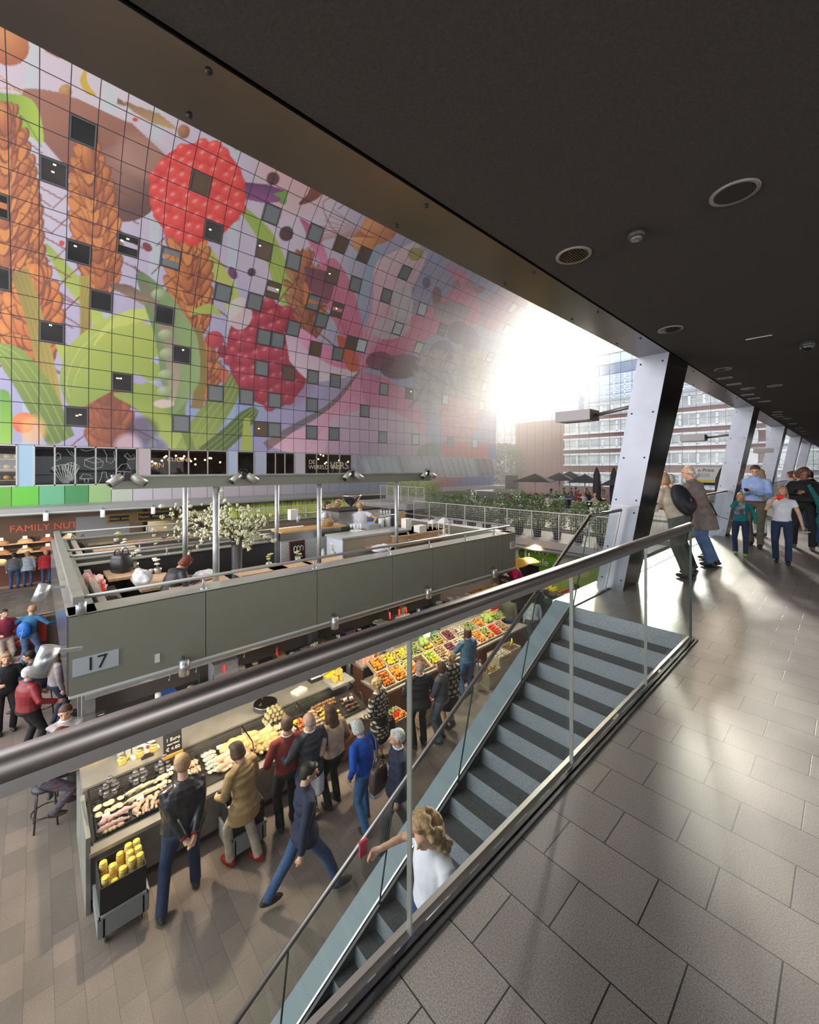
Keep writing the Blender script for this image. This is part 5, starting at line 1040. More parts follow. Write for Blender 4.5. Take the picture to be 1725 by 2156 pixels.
for i in range(5):
    for j in range(3):
        p=cl+Vector((.14-j*.13,-.17+i*.088,.52+(.055 if i>2 else 0)));l='mustard jar with yellow and orange label in the black box'
        if mj is None: mj=mkjar('mustard_jar',l,'jar',.044,.1,must,mat('yellow_lid',(.8,.65,.1)),yel_l,p,'mustard jars in the black box')
        else:dup(mj,p,label=l,group='mustard jars in the black box')
        if (i+j)%2==0 or i>2: o=dup(mj,p+Vector((0,0,.10)),label=l,group='mustard jars in the black box')
c2=W(6.28,2.32,MK);cart(c2,'grey crate trolley with egg boxes between leather jacket man and beige coat woman')
eg=mat('egg_box',(.45,.5,.3),.6,col2=(.7,.7,.65),nscale=25)
for i,(x,y) in enumerate([(-.05,-.14),(.12,-.12),(-.05,.06),(.12,.08)]):
    q=MB();q.b6(-.07,.07,-.08,.08,0,.06)
    for u in (-.035,.035):
        for v in (-.04,.04): q.ell((u,v,.06),(.03,.034,.02),8,5)
    one('egg_box','green and yellow printed egg box in the black trolley box','egg box',q,eg,c2+Vector((x,y,.52)),.2,'egg boxes in the trolley')
# ---- produce stand
slat=brickmat('stand_wood_slats',(.30,.14,.08),(.22,.10,.055),(.03,.015,.01),.035,3,.006,rough=.5,granite=.1,axes='yz',offset=0)
slat2=brickmat('stand_wood_slats_end',(.30,.14,.08),(.22,.10,.055),(.03,.015,.01),.035,3,.006,rough=.5,granite=.1,axes='xz',offset=0)
t=thing('produce_stand','long produce stand with red wood slat sides and slanted crates','market stand',W(6.9,5.6,MK))
def E_(a,b,z): return Vector((6.9-a,b-5.6,z))
def be(q,a0,a1,b0,b1,z0,z1): p=E_(a0,b0,z0);r=E_(a1,b1,z1);q.b6(p.x,r.x,p.y,r.y,p.z,r.z)
q=MB();be(q,6.98,7.02,5.62,11.4,.05,.72);part('slat_front',q,slat,t);q=MB();be(q,6.98,8.1,5.6,5.64,.05,.72);part('slat_end',q,slat2,t);q=MB();be(q,7.7,8.1,5.6,5.64,.72,1.0);part('slat_end_upper',q,slat2,t)
q=MB();be(q,7.02,8.05,5.64,11.38,0,.7);part('core',q,dark,t);q=MB();be(q,6.92,7.75,5.58,11.42,.72,.77);part('front_ledge',q,mat('stand_ledge',(.42,.38,.34),.5),t);q=MB();be(q,7.75,8.3,5.6,11.4,1.0,1.05);part('rear_worktop',q,steelw,t);q=MB();be(q,7.78,8.25,5.64,11.38,.7,1.0);part('rear_cabinet',q,dark,t)
FR={}
def fruit(kind):
    if kind in FR:return FR[kind]
    q=MB();c={'orange':(.85,.32,.03),'clementine':(.88,.25,.02),'lemon':(.85,.66,.05),'apple':(.45,.55,.08),'tomato':(.72,.05,.02),'pepper':(.8,.45,.03),'aubergine':(.06,.02,.07),'potato':(.42,.28,.15),'mushroom':(.72,.66,.58),'cabbage':(.33,.45,.12),'nut':(.25,.12,.05),'carrot':(.85,.35,.05),'leek':(.30,.42,.12),'pear':(.55,.55,.12),'beet':(.22,.05,.09),'plum':(.12,.04,.14)}[kind]
    if kind in('carrot','leek'): q.tube([(-.09,0,.02),(0,.005,.02),(.09,0,.018)],[.02,.018,.008] if kind=='carrot' else [.014,.016,.02],8)
    elif kind=='lemon': q.ell((0,0,.033),(.045,.033,.033),12,8)
    elif kind=='pear': q.lathe([(.01,0),(.034,.01),(.04,.035),(.026,.065),(.014,.085),(.004,.09)],n=12)
    elif kind=='aubergine': q.ell((0,0,.04),(.08,.04,.04),12,8)
    elif kind=='mushroom': q.ell((0,0,.03),(.035,.035,.02),10,6);q.cyl((0,0,0),(0,0,.03),.014)
    elif kind=='cabbage': q.ell((0,0,.065),.075,12,8)
    elif kind=='nut': q.ell((0,0,.015),(.02,.016,.015),6,4)
    elif kind=='potato': q.ell((0,0,.03),(.045,.032,.03),10,6)
    elif kind=='pepper': q.lathe([(.012,0),(.034,.012),(.042,.05),(.03,.075),(.008,.068)],n=10)
    else: q.ell((0,0,.04 if kind in('orange','apple') else .032),.04 if kind in('orange','apple') else .032,12,8)
    FR[kind]=q.mesh(kind,mat('fruit_'+kind,c,.4,noise=.12,nscale=30));return FR[kind]
fr_=random.Random(4)
def crate(loc,sx,sy,h,label,tilt=0,rz=0,m_=crate_w,fill=None,n=14,flabel='',sc=1.0,slats=3,top=True):
    t3=thing('wooden_crate',label,'crate',loc,rz);t3.rotation_euler=(0,tilt,rz)
    q=MB();q.b6(-sx/2,sx/2,-sy/2,sy/2,0,.012);part('bottom',q,m_,t3)
    for nm,(x,y) in (('side',(-1,0)),('side',(1,0)),('side',(0,-1)),('side',(0,1))):
        q=MB()
        for k in range(slats):
            z0=h*k/slats+.006;z1=h*(k+1)/slats-.006
            if x:q.b6(x*sx/2-.007,x*sx/2+.007,-sy/2,sy/2,z0,z1)
            else:q.b6(-sx/2,sx/2,y*sy/2-.007,y*sy/2+.007,z0,z1)
        part(nm,q,m_,t3)
    q=MB()
    for x in(-1,1):
        for y in(-1,1): q.b6(x*(sx/2-.015)-.012,x*(sx/2-.015)+.012,y*(sy/2-.015)-.012,y*(sy/2-.015)+.012,0,h)
    part('corner_posts',q,m_,t3)
    if fill:
        kinds=fill if isinstance(fill,(list,tuple)) else [fill];M_=Matrix.Translation(Vector(loc))@Matrix.Rotation(rz,4,'Z')@Matrix.Rotation(tilt,4,'Y')
        big=max(.055,.075*sc) if kinds[0] not in('nut',) else .05;nx=max(2,int((sx-.03)/big));ny=max(2,int((sy-.03)/big));zb=(h-.045) if top else .02
        q=MB();q.b6(-sx/2+.01,sx/2-.01,-sy/2+.01,sy/2-.01,.01,max(.03,zb));part('liner',q,mat('crate_liner',(.08,.06,.05),.8),t3)
        cnt=0
        for L_ in range(2):
            for i in range(nx-L_):
                for j in range(ny-L_):
                    if L_ and fr_.random()<(.75 if 'nut' in kinds else .35):continue
                    k=kinds[min(len(kinds)-1,int((i+j*.3+fr_.random()*.6)/(nx+.9)*len(kinds)))] if len(kinds)>1 else kinds[0]
                    p=Vector(((i-(nx-L_-1)/2)*(sx-.05)/nx+fr_.uniform(-.008,.008),(j-(ny-L_-1)/2)*(sy-.05)/ny+fr_.uniform(-.008,.008),zb+L_*.045))
                    o=link(k,fruit(k),None,M_@p);o.rotation_euler=(fr_.uniform(-.4,.4),tilt+fr_.uniform(-.3,.3),fr_.uniform(0,6.3));s=sc*fr_.uniform(.88,1.1);o.scale=(s,s,s)
                    tag(o,flabel%k if '%s' in flabel else flabel,'mushroom' if k=='mushroom' else 'vegetable' if k in('leek','carrot','potato','cabbage','aubergine','pepper','beet','tomato') else 'fruit',(flabel%k if '%s' in flabel else flabel)+' group');cnt+=1
    return t3
def sl(a,b,z): return W(a,b,MK+z)
TI=.42
rows=[(5.86,'clementine','netted clementines'),(6.24,'orange','oranges'),(6.62,('pear','orange'),'citrus mix'),(7.0,('nut',),'dark figs'),(7.38,('apple','lemon'),'avocados'),(7.76,'potato','shallots'),(8.14,'beet','beets'),(8.52,('mushroom',),'mushrooms'),(8.9,('nut',),'chestnuts'),(9.28,'carrot','parsnips'),(9.66,('leek','carrot'),'asparagus'),(10.04,'tomato','tomatoes'),(10.42,'potato','potatoes')]
nm={'clementine':'clementine','orange':'orange'}
for i,(b,k,nme) in enumerate(rows):
    crate(sl(7.22,b,.83),.42,.35,.12,'slanted wooden crate of %s in the front row of the produce stand'%nme,tilt=TI,fill=k,flabel='%s in the front row '+'crate of %s'%nme,sc=1.0 if k!=('nut',) else 1.3)
rows2=[(5.95,'orange','blue-tinted punnets',1),(6.35,'lemon','lemons',1),(6.75,('lemon','pear'),'quinces',1),(7.15,('leek',),'green beans',1),(7.55,('cabbage','pepper'),'yellow cauliflowers',1),(8.0,('leek','carrot'),'pointed carrots',1),(8.45,'beet','brown beans',1),(8.9,'mushroom','bagged mushrooms',1),(9.35,('leek',),'chicory',1),(9.8,('carrot',),'bread sticks',1),(10.2,'cabbage','pale cabbages',1),(10.6,('apple','leek'),'lettuces',1),(11.05,'leek','green herbs',1)]
for i,(b,k,nme,_x) in enumerate(rows2):
    crate(sl(7.62,b,1.0),.36,.36,.10,'slanted wooden crate of %s in the back row of the produce stand'%nme,tilt=TI,fill=k,flabel='%s in the back row '+'crate of %s'%nme,sc=1.15 if 'cabbage' in k else 1)
# front floor crates
t_=None
cb_=[(6.55,5.62,.42,.42,.5,('leek','tomato','orange'),'tall wooden crate of leeks and tomatoes on the floor at the produce stand corner'),(6.6,6.45,.4,.5,.5,'tomato','pale wooden crate of tomatoes on the floor behind the man in black'),(6.5,8.85,.36,.5,.42,('potato',),'lower pale wooden crate of nuts beside the denim jacket woman'),(6.6,9.42,.4,.5,.62,('mushroom',),'tall wooden crate, middle of three beyond the denim jacket'),(6.62,10.0,.4,.5,.62,('nut',),'tall wooden crate with a yellow scoop beyond the denim jacket')]
for a,b,sx,sy,h,k,l in cb_: crate(W(a,b,MK),sx,sy,h,l,fill=k,flabel='%s in the '+l.split(' on the')[0].split(' beside')[0],slats=6,m_=crate_w)
q=MB();q.tube([(0,0,0),(.02,.02,.12),(0,.04,.2)],[.05,.03,.015],8);one('scoop','yellow scoop sticking out of a crate of nuts','scoop',q,mat('knife_yellow',(.8,.7,.02)),W(6.62,10.05,MK+.62))
# boxes of clementines on the stand corner, fruit pyramid, tub, scale
cl_b=mat('orange_box_print',(.75,.18,.06),.5,col2=(.75,.72,.68),nscale=30)
for k in range(4):
    q=MB();q.b6(-.14,.14,-.18,.18,0,.075);one('fruit_box',['lowest','second','third','topmost'][k]+' red and white clementine box in the stack on the stand corner','box',q,cl_b,W(7.95,5.85,MK+1.05+k*.078))
for i in range(3):
    o=link('orange',fruit('orange'),None,W(7.9,6.2,MK+1.05+i*.07));tag(o,['lowest','middle','top'][i]+' orange of the little fruit tower on the stand worktop','fruit')
t3=thing('plastic_tub','white tub of roots standing on the produce stand','tub',W(7.75,7.72,MK+1.12));q=MB();q.lathe([(.11,0),(.13,.2),(.12,.2)],n=20);part('tub',q,white,t3);q=MB()
for k in range(9): q.ell((fr_.uniform(-.07,.07),fr_.uniform(-.07,.07),.22),(.04,.03,.03),8,5)
part('roots',q,mat('fruit_potato',(.4,.3,.2)),t3)
q=MB();q.b6(-.2,.2,-.28,.28,0,.03);one('green_board','green cutting board on the produce worktop','cutting board',q,mat('board_green',(.05,.35,.18),.5),W(8.12,8.0,MK+1.05),.2)
t3=thing('hanging_scale','steel market scale pan by the saleswoman leaning over the produce','scale',W(8.1,8.6,MK+1.05));q=MB();q.lathe([(.05,.0),(.06,.2),(.03,.2)],n=14);part('base',q,dark,t3);q=MB();q.lathe([(.05,.2),(.15,.23),(.19,.28),(.17,.28)],n=20);part('pan',q,steel,t3)
q=MB();q.lathe([(.16,0),(.19,.1),(.16,.12)],n=20);one('basket','wicker basket of mushrooms at the far end of the produce worktop','basket',q,mat('wicker',(.5,.38,.22),.8,noise=.3,nscale=60),W(7.9,10.55,MK+1.12))
rb=mat('berry_punnet',(.6,.03,.05),.4,noise=.4,nscale=40)
for k in range(4):
    q=MB();q.b6(-.15,.15,-.22,.22,0,.06);one('berry_box',['lowest','second','third','topmost'][k]+' red berry box in the stack at the far end of the produce stand','box',q,rb,W(7.95,11.0,MK+1.12+k*.065))
sack(W(7.85,6.55,MK+1.08),(.1,.14,.08),mat('net_grey',(.25,.22,.24),.5,noise=.6,nscale=30),'fruit_bag','bag of dark plums on the produce worktop','bag')
# tiled back counter further
q=MB();q.b6(-.35,.35,-1.0,1.3,0,1.05);one('tiled_counter','pale tiled counter block behind the far end of the produce stand','counter',q,brickmat('tiled_counter_mat',(.45,.45,.42),(.4,.4,.38),(.25,.25,.24),.14,.07,.004,granite=.05,axes='yz'),W(8.9,10.9,MK))
# ---- far produce: yellow / red stand
t=thing('far_produce_stand','far fruit stand with yellow awning and heaps of red and yellow fruit','market stand',W(7.5,16.5,MK));q=MB();q.b6(-.9,.9,-1.6,2.5,0,.8);part('base',q,mat('stand_green',(.10,.16,.07),.6),t);q=MB();q.b6(-1.0,1.0,-1.7,2.6,.8,.84);part('top',q,wood,t)
fk=['lemon','tomato','orange','apple','clementine','tomato','pepper','lemon','tomato','orange']
for i in range(10):
    a=8.2-(i%2)*.9-.1;b=15.0+(i//2)*.8
    crate(W(a,b,MK+.84),.7,.7,.14,'crate of %s on the far fruit stand, %s row, %s from the near end'%({'lemon':'lemons','tomato':'tomatoes','orange':'oranges','apple':'apples','clementine':'clementines','pepper':'peppers'}[fk[i]],['hall side','gallery side'][i%2],['first','second','third','fourth','fifth'][i//2]),tilt=.12,fill=fk[i],flabel='%s on the far fruit stand, '+['hall side','gallery side'][i%2]+' row '+['one','two','three','four','five'][i//2],sc=1.5)
t=thing('fruit_display','near half of the far stand with heaped orange bags and price cards','market stand',W(9.3,13.0,MK));q=MB();q.b6(-.5,.5,-1.2,1.2,0,.9);part('base',q,mat('stand_green',(.1,.16,.07)),t)
for i in range(4): crate(W(9.3,12.1+i*.6,MK+.9),.8,.52,.14,'crate of %s on the fruit display beyond the produce stand'%['oranges','peppers','lemons','clementines'][i],tilt=.15,fill=['orange','pepper','lemon','clementine'][i],flabel='%s heaped on the fruit display beyond the produce stand',sc=1.4)
q=MB();q.grid(lambda u,v:Vector((-.4+.8*v,-1.5+3*u,.12*math.sin(v*PI)+.02*math.sin(u*18))),16,8);one('yellow_awning','yellow banner strip above the far fruit stand','awning',q,mat('awning_yellow',(.85,.50,.02),.6),W(8.6,12.9,MK+2.1))
bal=mat('magenta_balloon',(.55,.01,.10),.25)
for px,py,s,l in [(1087,1215,.30,'large magenta balloon below the black screen'),(1077,1200,.24,'magenta balloon half hidden behind the larger one')]:
    q=MB();q.ell((0,0,0),(s*.8,s*.8,s),20,14);q.cyl((0,0,-s),(0,0,-s-.04),.02,.03,8);one('balloon',l,'balloon',q,bal,GW(px,py,b=12.6 if s>.25 else 12.9))
t3=thing('grill_sign','small dark chalk sign with a red emblem above the yellow banner','sign',GW(1064,1224,b=12.2));q=MB();q.box((0,0,0),(.5,.04,.34));part('panel',q,mat('sign_brown',(.08,.05,.04),.6),t3);text('lettering','PROEF',.11,t3,(0,-.03,.03),(PI/2,0,0),paper);q=MB();q.ell((0,-.03,.11),(.03,.01,.03),8,6);part('emblem',q,rp,t3)
# fabric-draped number of round high tables
def rtable(px,py,l,z=MK):
    a,b,_=G(px,py,z=z+1.05);t4=thing('high_table',l,'table',W(a,b,z));q=MB();q.lathe([(.33,1.03),(.34,1.05),(.33,1.07)],n=24);part('tabletop',q,wood_y,t4);q=MB();q.cyl((0,0,0),(0,0,1.03),.035);part('pedestal',q,dark,t4);q=MB();q.lathe([(.22,0),(.2,.02)],n=18);part('foot',q,dark,t4)
rtable(1208,1255,'round high table with a red cup at the right of the far fruit stand')
# ================= PEOPLE =================
DG=bpy.context.evaluated_depsgraph_get
RM=[]
WF=1.14
def remesh(mb,name,m_,vox,parent,smooth=2,label=None,mats=None):
    me=bpy.data.meshes.new(name);me.from_pydata(mb.v,[],mb.f);me.materials.append(m_);o=tag(link(name,me,parent),label)
    r=o.modifiers.new('r','REMESH');r.mode='VOXEL';r.voxel_size=vox
    if smooth: s=o.modifiers.new('s','SMOOTH');s.iterations=smooth;s.factor=.5
    RM.append((o,m_));return o
def bake():
    bpy.context.view_layer.update();dg=bpy.context.evaluated_depsgraph_get()
    for o,m_ in RM:
        n=bpy.data.meshes.new_from_object(o.evaluated_get(dg));n.materials.clear();n.materials.append(m_);n.polygons.foreach_set('use_smooth',[True]*len(n.polygons))
        n.name=o.name;o['_n']=0;del o['_n'];RN.append((o,n))
    for o,n in RN: o.modifiers.clear();o.data=n
RN=[]
skin=mat('skin',(.62,.36,.25),.5,noise=.08,nscale=20);skin_d=mat('skin_dark',(.30,.15,.09),.5,noise=.08,nscale=20)
def cl(name,c,**k): return mat('cloth_'+name,c,k.pop('rough',.85),noise=k.pop('noise',.15),nscale=k.pop('nscale',12),**k)
HAIR={'brown':(.10,.05,.03),'dark':(.02,.015,.012),'blond':(.50,.33,.15),'grey':(.42,.41,.40),'white':(.62,.61,.60),'red':(.16,.03,.02),'sand':(.35,.22,.11)}
def ik(p,q,l1,l2,hint):
    p=Vector(p);q=Vector(q);d=q-p;L=min(d.length,(l1+l2)*.995);q=p+d.normalized()*L
    x=(l1*l1-l2*l2+L*L)/(2*L);h=math.sqrt(max(0,l1*l1-x*x));u=d.normalized();hv=Vector(hint);hv=(hv-u*hv.dot(u)).normalized();return p+u*x+hv*h,q
def person(label,loc,yaw,h=1.75,top=None,bottom=None,hair='brown',style='short',feet=None,hands=None,lean=0,sit=None,coat=None,skirt=None,sleeve=1.0,shoes=black,vox=.016,sk=None,bulk=1.0,head=(0,0),face=False,elb=None,collar=None,group=None,cuffs=None,extra=None,poncho=False,cap=None):
    sk=sk or skin;s=h/1.75;t=thing('person',label,'person',loc,math.radians(yaw),group);v=vox
    hz=.93 if sit is None else sit/s+.10
    def V3(x,y,z): return Vector((x,y,z))*s
    hipc=Vector((0,0,hz))
    R=Matrix.Rotation(-lean,3,'X')
    def U(x,y,z): # z measured as in standing figure, .93 = hip
        return (hipc+R@Vector((x,y,z-.93)))*s
    feet=feet or ([(-.10,.0,0),(.10,.03,0)] if sit is None else [(-.13,.38,0),(.13,.40,0)])
    hands=hands or [(-.24,.06,.82),(.24,.06,.82)]
    legs=[]
    for sg,f in zip((-1,1),feet):
        hp=(hipc+Vector((sg*.095,0,-.02)));an=Vector((f[0],f[1],f[2]+.085));kn,an2=ik(hp,an,.425,.44,(sg*.12,1,.0 if sit is None else .6));legs.append((hp*s,kn*s,an2*s))
    arms=[]
    for i,(sg,hd) in enumerate(zip((-1,1),hands)):
        sh=U(sg*.178,0,1.39)/s;eh=elb[i] if elb else (sg*.5,-.6,-.5);e,wr=ik(sh,hd,.285,.26,eh);arms.append((sh*s,e*s,wr*s))
    # --- body
    q=MB()
    for hp,kn,an in legs: q.tube([hp,kn,an],[.075*s,.052*s,.036*s],10);q.ell(an-Vector((0,0,.03*s)),(.035*s,.06*s,.035*s),8,6)
    for sh,e,wr in arms: q.tube([sh,e,wr],[.045*s,.038*s,.026*s],10)
    def ring(z,rx,ry,y=0): c=U(0,y,z);X=Vector((rx*s,0,0));Y=R@Vector((0,ry*s,0));return q.ring(c,X,Y,16)
    q.loft([ring(.88,.10,.09),ring(.93,.15,.105),ring(1.1,.125,.09),ring(1.3,.155,.10),ring(1.39,.14,.075),ring(1.46,.06,.055)])
    Hr=R@Matrix.Rotation(head[1],3,'X')@Matrix.Rotation(head[0],3,'Z') if True else R
    Hr=Matrix.Rotation(-lean*.6-head[1],3,'X')@Matrix.Rotation(head[0],3,'Z')
    nb_=U(0,-.005,1.46);hc=nb_+Hr@Vector((0,.02,.165))*s
    q.tube([U(0,-.01,1.44),hc+Hr@Vector((0,-.01,-.05))*s],[.058*s,.05*s],10)
    def Hd(x,y,z): return hc+Hr@Vector((x,y,z))*s
    def he(c,r): q.ell(Hd(*c),tuple(k*s for k in r),14,10,M=Hr)
    he((0,-.005,.015),(.075,.092,.098));he((0,.022,-.045),(.056,.062,.062));he((0,.055,-.082),(.03,.028,.024));he((0,.078,.035),(.045,.016,.012))
    q.tube([Hd(0,.086,.02),Hd(0,.112,-.022)],[.009*s,.017*s],7);he((0,.088,-.058),(.026,.012,.012))
    for x in(-1,1): he((x*.078,-.005,-.01),(.012,.022,.032))
    for i,(sh,e,wr) in enumerate(arms):
        d=(wr-e).normalized();sg=(-1,1)[i];sd=Vector((-sg,0,0));sd=(sd-d*sd.dot(d)).normalized() if abs(d.x)<.9 else Vector((0,0,1));nr_=d.cross(sd)
        hc_=wr+d*.045*s;q.tube([wr,wr+d*.03*s,wr+d*.075*s],[.026*s,.034*s,.036*s],8)
        for k in range(4):
            o_=wr+d*.075*s+nr_*((k-1.5)*.019*s);L=(.066,.076,.072,.058)[k]*s;q.tube([o_,o_+d*L*.5+sd*.008*s,o_+d*L*.8+sd*.03*s,o_+d*L*.85+sd*.045*s],[.0105*s,.0095*s,.009*s,.008*s],6)
        q.tube([wr+d*.02*s+nr_*-.02*s,wr+d*.05*s-nr_*.045*s+sd*.012*s,wr+d*.085*s-nr_*.048*s+sd*.028*s],[.014*s,.012*s,.009*s],6)
    tb_=.84 if coat else 1
    remesh(q,'body',sk,min(v,.013) if v<.02 else v,t,1)
    # --- trousers / skirt
    q=MB()
    hem=.05
    if skirt:
        kz=skirt;q.loft([q.ring(V3(0,0,hz*1.0+.1),Vector((.15*s,0,0)),Vector((0,.115*s,0)),16),q.ring(V3(0,0,hz-.08),Vector((.19*s,0,0)),Vector((0,.15*s,0)),16),q.ring(V3(0,.02,kz),Vector((.21*s,0,0)),Vector((0,.17*s,0)),16)])
        remesh(q,'skirt',bottom,max(v,.012),t)
    else:
        for hp,kn,an in legs:
            q.tube([hp+Vector((0,0,.03*s)),hp.lerp(kn,.5),kn,kn.lerp(an,.5),an+Vector((0,0,-.02*s))],[.095*s*bulk*tb_,.084*s*tb_,.066*s,.06*s,.058*s],12)
        q.ell((hipc+Vector((0,-.01,.0)))*s,(.165*s*bulk*tb_,.125*s*bulk*tb_,.12*s),16,10);q.loft([ring(.92,.16*bulk*tb_,.12*bulk*tb_),ring(1.06,.145*bulk*tb_,.11*bulk*tb_)])
        remesh(q,'trousers',bottom,max(v,.012),t)
    # --- top
    q=MB();B=bulk;BA=min(B,1.1);zh=coat if coat else .93;R_=[]
    if coat:
        n=4
        for k in range(n):
            z=coat+(.93-coat)*k/n;f=1+(.93-z)*.22;c=(hipc+Vector((0,(feet[0][1]+feet[1][1])/2*(.93-z)*1.0,z-.93)))*s;f*=1.08;R_.append(q.ring(c,Vector((.185*B*f*s,0,0)),Vector((0,.14*B*f*s,0)),18))
    q.loft(R_+[ring(.94,.178*B,.128*B) if coat or True else 0,ring(1.08,.16*B,.12*B),ring(1.25,.18*B,.128*B),ring(1.35,.175*B,.118*B),ring(1.41,.145*B,.092*B),ring(1.455,.09,.072),ring(1.475,.068,.06)]+([ring(1.50,.068,.062)] if collar or coat else []))
    for i,(sh,e,wr) in enumerate(arms):
        if sleeve>=1: q.tube([U((-1,1)[i]*.10,0,1.395),sh,sh.lerp(e,.5),e,e.lerp(wr,.95)],[.062*s*BA,.064*s*BA,.060*s*BA,.052*s*BA,.042*s*BA],12)
        else: q.tube([U((-1,1)[i]*.10,0,1.395),sh,sh.lerp(e,sleeve)],[.062*s*BA,.062*s*BA,.062*s*BA],12)
    if poncho: q.loft([ring(1.46,.09,.085),ring(1.36,.25,.17),ring(1.2,.33,.22),ring(1.02,.36,.24)],True)
    remesh(q,'coat' if coat else 'top',top,max(v,.011),t)
    if collar:
        q=MB();q.tube([U(.07*math.cos(u),.062*math.sin(u)+.0,1.485+.012*math.sin(u)) for u in [2*PI*k/12 for k in range(13)]],.014*s,6);part('collar',q,collar,t)
    if cuffs:
        for sh,e,wr in arms:
            q=MB();d=(wr-e).normalized();q.cyl(wr-d*.03*s,wr,.046*s,.044*s,14);part('cuff',q,cuffs,t)
    # --- shoes
    for (hp,kn,an),f in zip(legs,feet):
        q=MB();c=an+Vector((0,.045*s,-.045*s));q.ell(c,(.046*s,.135*s,.044*s),14,10);q.ell(an+Vector((0,-.01*s,-.02*s)),(.045*s,.055*s,.055*s),12,8);q.v=[(x,y,max(z,an.z-.085*s)) for x,y,z in q.v];q.smooth=True
        a_=remesh(q,'shoe',shoes,max(v,.012),t,1)
    # --- hair
    if style!='none':
        q=MB();hm=mat('hair_'+hair,HAIR[hair],.6,noise=.35,nscale=60)
        def hh(c,r): q.ell(Hd(*c),tuple(k*s for k in r),14,10,M=Hr)
        if style=='bald': 
            hh((0,-.065,-.02),(.07,.035,.045));[hh((x*.07,-.03,-.01),(.014,.035,.035)) for x in(-1,1)]
        else:
            hh((0,-.022,.035),(.086,.092,.092));hh((0,-.05,-.005),(.08,.06,.075))
            if style=='short': hh((0,.05,.085),(.06,.04,.028))
            if style in('bob','long','pony'): hh((0,.035,.08),(.068,.05,.035));[hh((x*.072,-.01,-.03),(.022,.05,.075)) for x in(-1,1)]
            if style=='bob': hh((0,-.05,-.06),(.085,.055,.06))
            if style=='long': hh((0,-.06,-.09),(.10,.055,.14));[hh((x*.08,.0,-.12),(.03,.035,.10)) for x in(-1,1)];hh((0,-.07,-.2),(.10,.045,.10))
            if style=='pony': q.tube([Hd(0,-.1,.02),Hd(0,-.15,-.05),Hd(0,-.14,-.18)],[.03*s,.035*s,.012*s],8)
            if style in('curly','wild'):
                r_=random.Random(int(h*100));n=70 if style=='curly' else 60;W_=1.0 if style=='curly' else 1.25
                for k in range(n):
                    u=r_.uniform(0,2*PI);w_=r_.uniform(-.6 if style=='wild' else -.35,1.5);R2=.098*W_
                    y=math.sin(u)*math.cos(w_)*R2-.02
                    if y>.05 and math.sin(w_)<.5:continue
                    c=Hd(math.cos(u)*math.cos(w_)*R2,y,math.sin(w_)*R2+.025);q.ell(c,.027*s*W_,6,5)
                if style=='wild': hh((0,-.06,-.1),(.12,.07,.15));hh((0,-.06,-.2),(.13,.06,.1));[q.ell(Hd(r_.uniform(-.13,.13),-.05+r_.uniform(-.05,.05),r_.uniform(-.3,.0)),.03*s,6,5) for _ in range(50)]
        remesh(q,'hair',hm,max(min(v,.012),.009) if v<.02 else v,t,1)
    if face:
        for x in(-1,1):
            q=MB();q.ell(Hd(x*.031,.080,.012),(.011*s,.006*s,.006*s),8,6,M=Hr);part('eye',q,mat('eye_dark',(.02,.015,.01),.2),t)
            q=MB();q.ell(Hd(x*.031,.086,.031),(.017*s,.006*s,.004*s),8,6,M=Hr);part('eyebrow',q,mat('hair_'+hair,HAIR[hair],.6),t)
        q=MB();q.ell(Hd(0,.098,-.058),(.019*s,.006*s,.005*s),8,6,M=Hr);part('mouth',q,mat('lips',(.45,.12,.10),.5),t)
    t.scale=(WF if loc[2]<-.01 else 1.04,WF if loc[2]<-.01 else 1.04,1);return t,arms,U,Hd,s
def HT(pf,pt,z): # height of a figure from its foot and head-top rows
    a,b,_=G(pf[0],pf[1],z=z);d=S*a+C_*b;return a,b,EYE-(pt-HY)*d/F-z
def adopt(o,par):
    o.parent=par;o.matrix_parent_inverse=Matrix.LocRotScale(par.location,par.rotation_euler,par.scale).inverted()
    for k in ('label','category','group'):
        if k in o: del o[k]
def P(px,py,ptop,z=MK): a,b,h=HT((px,py),ptop,z);return W(a,b,z),h
def wpt(t,p): # local to world
    return Matrix.Translation(t.location)@Matrix.Rotation(t.rotation_euler.z,4,'Z')@Vector((p[0]*WF,p[1]*WF,p[2]))
navy=cl('navy',(.022,.028,.06));denim=cl('denim',(.035,.08,.18),nscale=30);ddenim=cl('dark_denim',(.02,.035,.085),nscale=30);blk=cl('black',(.015,.015,.018));grey=cl('grey',(.12,.12,.13));beige=cl('beige',(.45,.34,.22));cream=cl('cream',(.60,.52,.42));wht=cl('white',(.72,.74,.82),noise=.05);mar=cl('maroon',(.20,.02,.02));tan_=cl('tan_coat',(.42,.28,.13),rough=.5);teal=cl('teal',(.01,.20,.21));blue=cl('bright_blue',(.01,.09,.50));olv=cl('olive_trousers',(.10,.09,.06))
leaj=mat('leather_jacket',(.018,.018,.022),.28,noise=.5,nscale=14,bump=.5,coat=.3)
pat=mat('patterned_knit',(.6,.55,.45),.9);
def patmat(name,c1,c2,sx=.09,sz=.07):
    m_=brickmat(name,c1,c1,c2,sx,sz,sz*.22,rough=.9,granite=.2,gscale=60,axes='xz',bumpd=0);return m_
pat=patmat('patterned_knit_bw',(.55,.5,.4),(.02,.02,.02))
redshoe=mat('red_shoe_leather',(.35,.01,.01),.35)
L_,h=P(388,1888,1600);person('person in a black leather jacket with hands clasped behind the back, before the deli case',L_,88,1.84,leaj,ddenim,'sand','short',feet=[(-.24,-.12,0),(.13,.06,0)],hands=[(-.03,-.22,.90),(.05,-.22,.88)],vox=.011,bulk=1.34,lean=.10,head=(0,.25),elb=[(-1,-.2,-.3),(1,-.2,-.3)],cuffs=mar)
